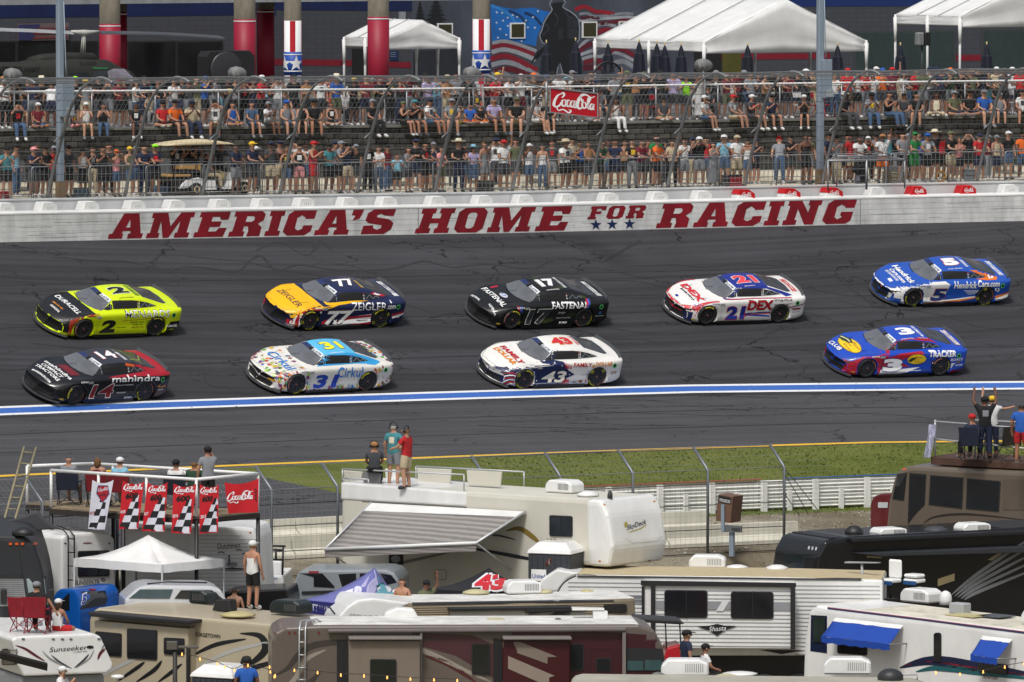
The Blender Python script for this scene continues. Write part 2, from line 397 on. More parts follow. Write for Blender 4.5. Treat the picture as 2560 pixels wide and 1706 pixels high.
# ---- infield: grass, gravel, ground
def dirtmat(name, a, c, sc, speck=.5):
 m, n, N, b = nodemat(name); L = n.links.new
 tc = N.new('ShaderNodeTexCoord'); q = N.new('ShaderNodeTexNoise'); q.inputs['Scale'].default_value = sc; q.inputs['Detail'].default_value = 9; q.inputs['Roughness'].default_value = .75
 q2 = N.new('ShaderNodeTexNoise'); q2.inputs['Scale'].default_value = .35; q2.inputs['Detail'].default_value = 4
 for z in (q, q2): L(tc.outputs['Object'], z.inputs['Vector'])
 ad = N.new('ShaderNodeMath'); ad.operation = 'MULTIPLY_ADD'; ad.inputs[1].default_value = speck; L(q.outputs[0], ad.inputs[0]); L(q2.outputs[0], ad.inputs[2])
 r = N.new('ShaderNodeMapRange'); r.inputs[1].default_value = .35+.5*speck; r.inputs[2].default_value = .62+.5*speck; L(ad.outputs[0], r.inputs[0])
 mx = N.new('ShaderNodeMix'); mx.data_type = 'RGBA'; L(r.outputs[0], mx.inputs[0]); mx.inputs[6].default_value = (*a, 1); mx.inputs[7].default_value = (*c, 1)
 L(mx.outputs[2], b.inputs['Base Color']); b.inputs['Roughness'].default_value = .95; b.inputs['Specular IOR Level'].default_value = .1
 bp = N.new('ShaderNodeBump'); bp.inputs['Strength'].default_value = .7; bp.inputs['Distance'].default_value = .05; L(q.outputs[0], bp.inputs['Height']); L(bp.outputs[0], b.inputs['Normal']); return m
GRASSM = dirtmat('turf', (.085, .105, .022), (.13, .145, .035), 1.4); SOIL = dirtmat('soil', (.15, .125, .085), (.30, .27, .21), 5)
Z_GR = zpx(1284, 238.0)                    # foot of the guard rail
V_RAIL = 32.5
def zin(v):                                # infield ground profile
 pts = [(V_YEL, Z_YEL), (27, Z_YEL-.35), (V_RAIL, Z_GR), (38.9, 6.75), (41.5, 4.7), (56, 4.35), (120, 4.2)]
 for (a, za), (c, zc) in zip(pts, pts[1:]):
  if v <= c: return za + (zc-za)*(v-a)/(c-a)
 return pts[-1][1]
strip('grass_ground', [(v, zin(v)) for v in (V_YEL+.3, 25, 27, 29, 31, V_RAIL, V_RAIL+.6)], GRASSM)
strip('infield_ground', [(v, zin(v)) for v in (V_RAIL+.6, 38.9, 41.5, 48, 56, 80, 118)], SOIL, -70, 70)
bb = MB(); bb.box((0, 400, -1.5), (4000, 4000, .5)); tag(bb.build('ground', GRASSM), kind='structure')
# the bank under the track so the raised turn is solid
strip('embankment', [(0, ZW-.02), (-1.9, ZW-.02), (-1.9, -1)], SOIL)
# grass blades as real tufts over the strip (one mass)
gb = MB(); gcol = [M((.105, .135, .028), .8, noise=0), M((.14, .16, .045), .8, noise=0), M((.085, .115, .022), .8, noise=0)]
for i in range(15000):
 s = random.uniform(-18, 24); v = random.uniform(V_YEL+.35, V_RAIL+.9)
 q_ = proj(TR(s, v, zin(v)))
 if q_[0] < 600 + max(0, q_[1]-1178)*4.6 + 12*random.random(): continue
 p = TR(s, v, zin(v)); a = random.uniform(0, pi); h = random.uniform(.02, .065); d = V((cos(a), sin(a), 0))*.03
 lean = V((random.uniform(-.05, .05), random.uniform(-.05, .05), h)); gb.add([p-d, p+d, p+lean], [(0, 1, 2)], random.choice((0, 0, 1, 2)))
o = gb.build('grass', gcol, fix=False); tag(o, 'mown green grass growing between the yellow line and guard rail', 'grass', kind='stuff')
pb = MB(); pc = [M((.42, .39, .34), .9, noise=0), M((.22, .19, .15), .9, noise=0), M((.55, .52, .46), .9, noise=0)]
for i in range(9000):
 s = random.uniform(-24, 30); v = random.uniform(V_RAIL+.9, 46); p = TR(s, v, zin(v)); r = random.uniform(.02, .06)
 c = [p + V((random.uniform(-r, r), random.uniform(-r, r), random.uniform(0, r*.9))) for _ in range(4)]; pb.add(c, [(0,1,2),(0,2,3),(0,3,1),(1,3,2)], i % 3)
tag(pb.build('gravel', pc, fix=False), 'loose pale gravel scattered along the foot of the infield fence', 'gravel', kind='stuff')
# dry asphalt access patch cutting the grass on the left
b = MB(); vv = [V_YEL+.3+i*(V_RAIL+1.6-V_YEL)/14 for i in range(15)]
for v in vv:
 y_ = proj(TR(s_at(900, v, zin(v)), v, zin(v)))[1]; xr = 600.
 for _ in range(6): y_ = proj(TR(s_at(xr, v, zin(v)), v, zin(v)))[1]; xr = .5*xr+.5*(600 + max(-20, y_-1183)*4.8)
 sr = s_at(xr, v, zin(v))
 b.v += [tuple(TR(-48+(sr+48)*k/12, v, zin(v)+.02)) for k in range(13)]
for i in range(14):
 for k in range(12): b.f.append([i*13+k, i*13+k+1, (i+1)*13+k+1, (i+1)*13+k]); b.m.append(0); b.sm.append(False)
tag(b.build('service_road', ASPH2), kind='structure')
# ================================================================== OUTER WALL (energy-absorbing barrier)
WHT = M((.74, .74, .73), .55, noise=.1, scale=1.2, bump=.1); WHG = M((.64, .64, .64), .6, noise=.3, scale=2.0, bump=.15)
S0, S1 = -36, 36
wall = tag(empty('outer_wall', TR(0, 0, ZW)), 'long white track wall painted with big maroon lettering', 'wall')
def sweep(name, prof, mat, parent=None, s0=S0, s1=S1, n=72, closed=True):
 b = MB(); k = len(prof)
 for i in range(n+1):
  s = s0+(s1-s0)*i/n; b.v += [tuple(TR(s, v, z)) for v, z in prof]
 kk = k if closed else k-1
 for i in range(n):
  for j in range(kk): b.f.append([i*k+j, i*k+(j+1) % k, (i+1)*k+(j+1) % k, (i+1)*k+j]); b.m.append(0); b.sm.append(False)
 if closed: b.f += [list(range(k)), list(range(n*k, n*k+k))[::-1]]; b.m += [0, 0]; b.sm += [False]*2
 return b.build(name, mat, parent, world=parent is not None)
tubes = []; th = .178
for i in range(5):
 z0 = ZW-.05+i*th+i*.012; tubes.append(sweep('steel_tube', [(0, z0), (0, z0+th), (-.2, z0+th), (-.2, z0)], WHG, wall))
ZC = ZW-.05+5*th+4*.012
tubes.append(sweep('weld_seam', [(-.012, ZW-.05), (-.012, ZC), (-.03, ZC), (-.03, ZW-.05)], WHT, wall))
sweep('wall_cap', [(.012, ZC+.004), (.012, ZC+.05), (-.22, ZC+.12), (-.22, ZC+.004)], WHT, wall)
GAPW = .75
ZB = ZC+.12+.36                              # top of the concrete wall behind
bw = sweep('concrete_wall', [(-GAPW, ZW-.4), (-GAPW, ZB-.06), (-GAPW+.03, ZB-.05), (-GAPW+.03, ZB), (-GAPW-.32, ZB), (-GAPW-.32, ZW-.4)], M((.66, .67, .68), .6, noise=.12, scale=.8), wall)
# foam blocks showing above the steel tubes
bx = [-12, 94, 199, 315, 414, 528, 634, 738, 847, 945, 1067, 1184, 1286, 1393, 1499, 1622, 1733, 1837, 1951, 2057, 2167, 2269, 2393, 2500]
REDP = M('#c4101c', .45, noise=.05); full = {2269, 2393}; part_ = {1837, 1951, 2057}
fw = M((.82, .82, .81), .5, noise=.08, scale=4)
def foam_block(px, i):
 s = s_at(px+19, -.42, ZC+.2); ph = PHI(s); t = V((cos(ph), sin(ph), 0)); l = Lh(ph); O = TR(s, -.40, ZC-.3)
 e = empty('foam_block', O); hw = .33; h = .3+.12+.27
 a = [(-hw-.03, 0), (-hw, h*.62), (-hw+.10, h), (hw-.22, h), (hw-.02, h*.82), (hw+.02, 0)]
 b = MB(); b.prism(a, l*.5, (V((0,0,0))-l*.25, t, V((0,0,1))))
 m = REDP if px in full else fw; b.build('block_body', m, e, bevel=.02)
 if px in part_: c = MB(); c.prism([(-hw+.02, h*.78), (-hw+.10, h+.006), (hw-.22, h+.006), (hw+.01, h*.80), (hw+.02, h*.5), (hw-.08, h*.62)], l*.512, (V((0,0,0))-l*.256, t, V((0,0,1)))); c.build('red_cover', REDP, e)
 if px in full or px in part_:
  def fn(x, y, O=O): p = O + t*x + l*3 + V((0, 0, y)); return (p, -l)
  on = [q for q in e.children]
  decal(fit(COLA, (-.16, h*.62), (.36, -.03), (.0, h*.3)), M((.9, .9, .9), noise=0), 'script_lettering', e, on, fn, step=.1, off=.004)
 else:
  c = MB()
  for k in range(4): c.bar(O*0+t*(-.1+k*.07)+l*.26+V((0,0,h*.66)), O*0+t*(-.08+k*.07)+l*.26+V((0,0,h*.78)), .006, 4)
  c.build('strap', M((.4, .4, .4), noise=0), e)
 kind = 'red' if px in full else ('white and red topped' if px in part_ else 'white')
 return e, kind
over = {1: 'left of the letter A of the first word', 3: 'above the first A of the wall lettering'}
words_on = [(262,345,'first A'),(365,485,'letter M of the first word'),(485,572,'letter E of the first word'),(572,655,'first R'),(655,708,'first I'),(708,790,'first C'),(790,872,'second A'),(872,995,'first S'),(1030,1135,'letter H'),(1135,1215,'first O'),(1215,1340,'M of the second word'),(1340,1450,'E that ends the second word'),(1450,1520,'blank gap before FOR'),(1520,1612,'small word FOR'),(1640,1730,'R of the last word'),(1730,1820,'A of the last word'),(1820,1915,'C of the last word'),(1915,1960,'I of the last word'),(1960,2055,'N of the last word'),(2055,2150,'G of the last word')]
for i, px in enumerate(bx):
 e, kind = foam_block(px, i); w_ = [t for a, c, t in words_on if a <= px+19 <= c]
 if w_: lb = f'{kind} foam block behind the wall above the {w_[0]}'
 elif px < 250: lb = f'{kind} foam block behind the bare white wall, ' + ['at the left picture edge', 'first clear of the left edge', 'nearest the left light pole'][[-12, 94, 199].index(px) if px in (-12, 94, 199) else 1]
 elif px == 1622: lb = 'white foam block with yellow strap between the words FOR and RACING'
 else: lb = {2167: 'white foam block just right of the painted lettering', 2269: 'solid red foam block with script, nearer the lettering', 2393: 'solid red foam block with script, farther right of the pair', 2500: 'white foam block nearest the right picture edge'}[px]
 tag(e, lb, 'foam block', 'foam blocks behind the track wall')
# ---- the painted words, slab letters fitted to their boxes in the photograph
GL = {
'A': ([(0,0),(5,0),(5,2),(4.4,2),(4.7,3),(7.2,3),(7.5,2),(6.8,2),(6.8,0),(12,0),(12,2),(11.2,2),(8.6,10),(3.2,10),(1,2),(0,2)], [(5.3,4.4),(6,7.6),(6.8,4.4)]),
'M': ([(0,0),(4.4,0),(4.4,2),(3.7,2),(3.7,6.6),(6,0),(8,0),(10.6,6.6),(10.6,2),(9.9,2),(9.9,0),(15,0),(15,2),(14,2),(14,8),(15,8),(15,10),(10,10),(7.6,4.6),(5.4,10),(0,10),(0,8),(.9,8),(.9,2),(0,2)],),
'E': ([(0,0),(9.6,0),(10,3.6),(7.4,3.6),(6.8,2.2),(4.3,2.2),(4.3,4),(7.6,4),(7.6,6.2),(4.3,6.2),(4.3,8),(6.6,8),(7.2,6.8),(9.6,6.8),(9.6,10),(0,10),(0,8),(.9,8),(.9,2),(0,2)],),
'F': ([(0,0),(5,0),(5,2),(4.1,2),(4.1,4),(7.2,4),(7.2,6),(4.1,6),(4.1,8),(6.6,8),(7.2,6.8),(9.6,6.8),(9.6,10),(0,10),(0,8),(.9,8),(.9,2),(0,2)],),
'R': ([(0,0),(5,0),(5,2),(4.3,2),(4.3,4),(5.6,4),(6.2,2),(6,0),(10.4,0),(10.2,3.6),(8.6,5),(10.2,6.4),(10.2,8.8),(8.9,10),(0,10),(0,8),(.9,8),(.9,2),(0,2)], [(4.3,5.8),(4.3,8.1),(6.4,8.1),(7,7.4),(7,6.4),(6.3,5.8)]),
'I': ([(0,0),(5.6,0),(5.6,2),(4.6,2),(4.6,8),(5.6,8),(5.6,10),(0,10),(0,8),(1,8),(1,2),(0,2)],),
'C': ([(1.4,0),(7.6,0),(9.6,1.6),(9.6,4),(6.4,4),(6.2,2.6),(4.8,2),(3.6,2.8),(3.4,7),(4.8,8.1),(6.2,7.2),(6.4,6.6),(9.6,6.6),(9.6,10),(1.6,10),(0,8.6),(-.4,1.6)],),
'G': ([(1.4,0),(8,0),(9.6,1.2),(9.6,5),(5.4,5),(5.4,3.6),(6.2,2.8),(4.8,1.9),(3.6,2.8),(3.4,7),(4.8,8.1),(6.2,7.2),(6.4,6.6),(9.6,6.6),(9.6,10),(1.6,10),(0,8.6),(-.4,1.6)],),
'O': ([(1.6,0),(8,0),(9.8,1.6),(9.8,8.4),(8.2,10),(1.8,10),(0,8.4),(0,1.6)], [(3.6,2.4),(3.4,7.4),(4.3,8.2),(5.8,8.2),(6.5,7.4),(6.4,2.4),(5.6,1.7),(4.3,1.7)]),
'S': ([(0,0),(7.8,0),(9.8,1.8),(9.9,4.4),(8,6.0),(3.7,6.8),(3.6,7.6),(4.6,8.2),(6.4,7.4),(9.2,7.2),(9.4,10),(2,10),(.3,8.6),(.1,5.6),(1.6,4.4),(6.1,3.6),(6.2,2.4),(5,1.7),(3.6,2.4),(3.2,3.6),(0,3.4)],),
'H': ([(0,0),(4.6,0),(4.6,2),(3.9,2),(3.9,4),(6.6,4),(6.6,2),(5.9,2),(5.9,0),(10.6,0),(10.6,2),(9.8,2),(9.8,8),(10.6,8),(10.6,10),(5.9,10),(5.9,8),(6.6,8),(6.6,6),(3.9,6),(3.9,8),(4.6,8),(4.6,10),(0,10),(0,8),(.8,8),(.8,2),(0,2)],),
'N': ([(0,0),(4.6,0),(4.6,2),(3.8,2),(3.8,6.6),(7.6,0),(10.6,0),(10.6,8),(11.4,8),(11.4,10),(7,10),(7,8),(7.7,8),(7.7,5),(4.4,10),(0,10),(0,8),(.8,8),(.8,2),(0,2)],),
"'": ([(1,5.6),(3,6.4),(3.4,10),(.2,10),(.2,7.8),(1.4,7.6)],)}
def slab(ch, x0, x1, yb0, yb1, h, sh=.27):
 g = [[(x+sh*y, y) for x, y in l] for l in GL[ch]]; xs = [p[0] for l in g for p in l]; a, c = min(xs), max(xs)
 f = lambda p: (x0+(p[0]-a)/(c-a)*(x1-x0), yb0+(yb1-yb0)*(p[0]-a)/(c-a)-h*p[1]/10)
 return poly2(*[[f(p) for p in l] for l in g])
MAROON = M('#84081e', .5, noise=.38, scale=1.6, key='mar')
base = lambda x: 600-(x-0)*.0135-2.0*sin(pi*min(max(x, 0), 2560)/2560)*-0
_yf = lambda x: proj(TR(s_at(x, 0), 0, ZW))[1]
_yt = lambda x: proj(TR(s_at(x, 0), 0, ZC))[1]
ft = [(0,600),(270,593.5),(1000,580),(1640,569.5),(2150,562.5),(2560,558)]
wguide = sweep('guide', [(.001, ZW-1), (.001, ZC+1)], WHG, None, closed=False)
def yfoot(x):
 for (a, ya), (c, yc) in zip(ft, ft[1:]):
  if x <= c: return ya+(yc-ya)*(x-a)/(c-a)
 return ft[-1][1]
c1 = lambda x: 240+x/2.941; c2 = lambda x: 1000+x/3.677; c3 = lambda x: 1600+x/2.451
for ch, a, c, f in [('A',85,345,c1),('M',365,730,c1),('E',712,992,c1),('R',968,1248,c1),('I',1235,1395,c1),('C',1372,1625,c1),('A',1600,1860,c1),("'",1880,1972,c1),('S',1945,2208,c1),
  ('H',132,515,c2),('O',495,808,c2),('M',795,1252,c2),('E',1235,1585,c2),('R',95,328,c3),('A',322,540,c3),('C',560,775,c3),('I',755,888,c3),('N',868,1120,c3),('G',1115,1330,c3)]:
 x0, x1 = f(a), f(c); decal(slab(ch, x0, x1, _yf(x0)-3, _yf(x1)-3, (_yf(x0)-_yt(x0))*.93), MAROON, 'painted_letter', wall, wguide, step=16)
for ch, a, c in (('F',1720,1905),('O',1895,2075),('R',2068,2265)):
 x0, x1 = c2(a), c2(c); decal(slab(ch, x0, x1, _yf(x0)-29, _yf(x1)-29, (_yf(x0)-_yt(x0))*.93-28), MAROON, 'painted_letter', wall, wguide, step=12)
for a in (1800, 1950, 2110): decal(star2(c2(a), _yf(c2(a))-15, 15), M('#0d2350', .5, noise=.2), 'painted_star', wall, wguide, step=12)
wr_ = random.Random(3)
for k in range(26):
 x = wr_.uniform(-5, 2540) if k % 3 else wr_.choice((wr_.uniform(0, 250), wr_.uniform(2160, 2540))); y = _yf(x)-wr_.uniform(8, 52); l = wr_.uniform(30, 150)
 decal(stroke2(crv([(x, y), (x+l*.4, y-l*.012+wr_.uniform(-1.5, 1.5)), (x+l, y-l*.016)]), [wr_.uniform(.4, 1.5) for _ in range(11)]), M((.42, .42, .41), .7, noise=.3), 'tyre_scuff', wall, wguide, step=30, off=.004)
bpy.data.objects.remove(wguide)
b = MB()                                     # dark expansion joints
for px in (1045, 2150):
 s = s_at(px, 0); b.add([TR(s, .006, ZW), TR(s+.02, .006, ZW), TR(s+.02, .006, ZC), TR(s, .006, ZC)], [(0, 1, 2, 3)])
b.build('expansion_joint', M((.1, .1, .1), noise=0), wall, world=True)
# ================================================================== RACE CARS
ST = [ # x, zb, [ (y,z) from the rocker up to the centre line ]
(2.42,.13,[(.70,.13),(.80,.28),(.78,.40),(.70,.48),(.60,.50),(.50,.51),(.38,.515),(.25,.52),(.12,.52),(0,.52)]),
(2.34,.10,[(.84,.10),(.90,.30),(.88,.44),(.80,.535),(.70,.555),(.56,.565),(.42,.57),(.28,.575),(.13,.58),(0,.58)]),
(2.10,.10,[(.93,.10),(.97,.34),(.95,.50),(.88,.62),(.78,.655),(.62,.66),(.48,.665),(.3,.67),(.15,.675),(0,.675)]),
(1.75,.10,[(.96,.10),(.99,.35),(.985,.56),(.95,.70),(.86,.745),(.70,.74),(.55,.735),(.35,.745),(.18,.75),(0,.755)]),
(1.40,.10,[(.97,.10),(.995,.35),(.995,.60),(.97,.745),(.88,.795),(.72,.785),(.56,.775),(.38,.785),(.2,.79),(0,.795)]),
(1.02,.10,[(.97,.10),(.99,.35),(.985,.62),(.965,.77),(.88,.82),(.74,.815),(.6,.82),(.4,.83),(.2,.84),(0,.845)]),
(.74,.10,[(.97,.10),(.985,.35),(.975,.62),(.955,.785),(.87,.84),(.765,.86),(.64,.90),(.43,.94),(.2,.955),(0,.965)]),
(.48,.10,[(.97,.10),(.985,.35),(.97,.62),(.95,.795),(.87,.855),(.775,.895),(.695,.99),(.59,1.045),(.33,1.075),(0,1.085)]),
(.18,.10,[(.97,.10),(.985,.35),(.97,.62),(.95,.80),(.87,.865),(.775,.915),(.68,1.07),(.55,1.175),(.3,1.20),(0,1.21)]),
(-.12,.10,[(.97,.10),(.985,.35),(.97,.62),(.95,.81),(.87,.87),(.775,.925),(.665,1.11),(.54,1.225),(.3,1.25),(0,1.258)]),
(-.50,.10,[(.97,.10),(.985,.35),(.97,.62),(.95,.815),(.87,.88),(.775,.935),(.66,1.13),(.535,1.245),(.3,1.272),(0,1.28)]),
(-.95,.10,[(.97,.10),(.985,.35),(.975,.62),(.955,.82),(.875,.89),(.77,.945),(.66,1.11),(.53,1.215),(.3,1.24),(0,1.25)]),
(-1.35,.10,[(.98,.10),(.995,.35),(.995,.62),(.97,.83),(.885,.90),(.765,.95),(.66,1.05),(.55,1.115),(.3,1.135),(0,1.145)]),
(-1.75,.10,[(.975,.12),(.99,.37),(.99,.64),(.965,.84),(.885,.91),(.765,.945),(.68,.985),(.59,1.01),(.3,1.02),(0,1.025)]),
(-2.08,.12,[(.96,.15),(.975,.40),(.975,.66),(.955,.85),(.885,.92),(.78,.945),(.68,.955),(.58,.96),(.3,.965),(0,.97)]),
(-2.40,.20,[(.90,.22),(.93,.42),(.935,.66),(.92,.85),(.86,.92),(.78,.94),(.68,.95),(.58,.955),(.3,.96),(0,.965)]),
(-2.49,.30,[(.80,.32),(.85,.45),(.86,.66),(.85,.82),(.80,.88),(.72,.90),(.6,.91),(.5,.915),(.3,.92),(0,.92)])]
def nosex(x, y):
 k = min(max((x-1.2)/1.2, 0), 1); x -= .40*k*min(abs(y)/.95, 1.05)**2.3
 k = min(max((-1.9-x)/.6, 0), 1); return x + .10*k*(abs(y)/.95)**2
XM = lambda x: 1.40+(x-1.40)*.90 if x > 1.40 else (-1.394+(x+1.394)*.95 if x < -1.394 else x)
ZM = lambda z: z if z < .8 else .8+(z-.8)*.88
def car_body():
 prof = []
 rows = [[(x, 0, zb)] + [(x, y, z) for y, z in pts] for x, zb, pts in ST]
 cols = list(zip(*rows)); cols = [crv(c, 3) for c in cols]; rows = list(zip(*cols)); rows = [crv(r, 2) for r in rows]
 b = MB(); k = len(rows[0]); ring = 2*k-2
 for r in rows:
  full = list(r) + [(x, -y, z) for x, y, z in r[-2:0:-1]]
  b.v += [(XM(nosex(x, y)), y, ZM(z)) for x, y, z in full]
 n = len(rows)
 for i in range(n-1):
  for j in range(ring): b.f.append([i*ring+j, i*ring+(j+1) % ring, (i+1)*ring+(j+1) % ring, (i+1)*ring+j]); b.m.append(0); b.sm.append(True)
 b.f += [list(range(ring)), list(range((n-1)*ring, n*ring))[::-1]]; b.m += [0, 0]; b.sm += [False]*2
 return b
DARK = M((.008, .008, .009), .7, noise=0, key='dark'); BLK = M((.012, .012, .013), .45, noise=.1)
body0 = car_body().build('body', [DARK, DARK]); cut = MB()
for x in (1.40, -1.394):
 for sgn in (1, -1): cut.lathe([(.368, 0), (.368, .5)], 28, (x, sgn*.62 if sgn > 0 else -1.12, .345), q=Matrix.Rotation(-pi/2, 3, 'X'), smooth=False)
cut.m = [1]*len(cut.m); cuto = cut.build('cutter', [DARK, DARK])
md = body0.modifiers.new('b', 'BOOLEAN'); md.operation = 'DIFFERENCE'; md.object = cuto; md.solver = 'EXACT'
bpy.context.view_layer.update(); CARME = bpy.data.meshes.new_from_object(body0.evaluated_get(bpy.context.evaluated_depsgraph_get()))
bpy.data.objects.remove(body0); bpy.data.objects.remove(cuto)
RUB = M((.013, .013, .014), .75, noise=.2, scale=8); RIM = M((.045, .045, .05), .35, noise=0, key='rim'); HUB = M('#6a3a3a', .4, noise=0); YEL = M('#e6e014', .6, noise=0, key='yel'); PNK = M('#c27f78', .6, noise=0)
def wheel_meshes():
 q = Matrix.Rotation(-pi/2, 3, 'X')       # axis along +y (outer face)
 t = MB().lathe([(.235, -.15), (.30, -.16), (.345, -.14), (.356, -.10), (.356, .10), (.345, .135), (.30, .15), (.262, .145), (.255, .11), (.235, .11)], 36, q=q)
 r = MB().lathe([(.255, -.1), (.255, .11), (.268, .125), (.258, .135), (.235, .10), (.225, .02), (.06, .0), (.05, .0)], 36, q=q)
 for k in range(10):
  a = 2*pi*k/10
  for d in (-.10, .10): r.bar((.07*cos(a), .10, .07*sin(a)), (.245*cos(a+d), .12, .245*sin(a+d)), .012, 4)
 r.lathe([(.07, .02), (.07, .11), (.05, .12)], 12, q=q)
 h = MB().lathe([(.03, .11), (.03, .16), (.02, .17)], 8, q=q)
 return t.mesh('tyre', RUB), r.mesh('wheel', RIM), h.mesh('hub_nut', HUB)
TYM, WHM, HBM = wheel_meshes()
def arc_text(word, a0, span, mat, r0=.29, r1=.335, y=.152):
 vs, fs = text2d(word, .01); b = MB()
 b.add([(-(r0+(r1-r0)*v)*sin(a0+span*(u-.5)), y-.0*v-(.012 if v > .9 else 0), (r0+(r1-r0)*v)*cos(a0+span*(u-.5))) for u, v in vs], fs); return b.mesh('tyre_lettering', mat)
ARCS = {k: arc_text('GOODYEAR', 0, 1.15, m) for k, m in (('y', YEL), ('p', PNK))}
DASH = arc_text('lll', 0, .35, YEL, .26, .35)
for m_ in (ARCS['y'], ARCS['p'], DASH): pass
def wheel(parent, x, side, ang, style=''):
 o = link('wheel', WHM, parent); o.location = (x, side*.845, .345); o.scale = (.965, 1, .965); o.rotation_euler = (0, 0, 0 if side > 0 else pi)
 link('tyre', TYM, o); link('hub_nut', HBM, o)
 if side > 0:
  for k, c in enumerate(style):
   if c == '.': continue
   l = link('tyre_lettering' if c in 'yp' else 'tyre_mark', {'y': ARCS['y'], 'p': ARCS['p'], 'd': DASH}[c], o); l.rotation_euler = (0, ang+k*2*pi/len(style), 0)
 return o
SPL = MB()                                    # splitter plate
pl = [(XM(nosex(2.40, y))+.10, y) for y in [-.97+.0808*i for i in range(25)]]
SPL.prism([(1.95, -.98)] + pl + [(1.95, .98)], (0, 0, .035), (V((0, 0, .065)), V((1, 0, 0)), V((0, 1, 0))));
SPM = SPL.mesh('splitter', M((.05, .05, .055), .45, noise=0))
def spoiler_mesh():
 b = MB(); n = 16; vs = []
 for i in range(n+1):
  y = -.80+1.6*i/n; x = -2.34+.13*(y/.8)**2
  vs += [(x, y, .925), (x-.05, y, 1.035), (x-.065, y, 1.03), (x-.02, y, .92)]
 f = [(i*4+j, i*4+(j+1) % 4, (i+1)*4+(j+1) % 4, (i+1)*4+j) for i in range(n) for j in range(4)] + [(0, 1, 2, 3), tuple(n*4+k for k in (3, 2, 1, 0))]
 return b.add(vs, f).mesh('spoiler', M((.06, .065, .07), .35, noise=0))
SPO = spoiler_mesh()
SK = MB();
for sg in (1, -1): SK.box((.02, sg*.975, .10), (1.98, .05, .11));
SKM = SK.mesh('side_skirt', BLK)
UND = MB().box((0, 0, .075), (4.3, 1.7, .03)).mesh('floor_pan', BLK)
WS = M((.12, .125, .14), .12, noise=.25, scale=2.2, coat=.5, spec=.8, key='ws'); SGL = M((.02, .021, .024), .2, noise=.2, scale=6, key='sg'); NET = M((.006, .006, .007), .8, noise=0, key='net'); RGL = M((.028, .03, .036), .15, noise=.3, scale=5, key='rg')
GREEN = M('#4fc36a', .4, noise=0)
def paint(c): return M(c, .32, noise=.05, scale=2, coat=.35, spec=.4, key='paint')
def flat(c): return M(c, .4, noise=0, spec=.4, coat=.2, key='print')
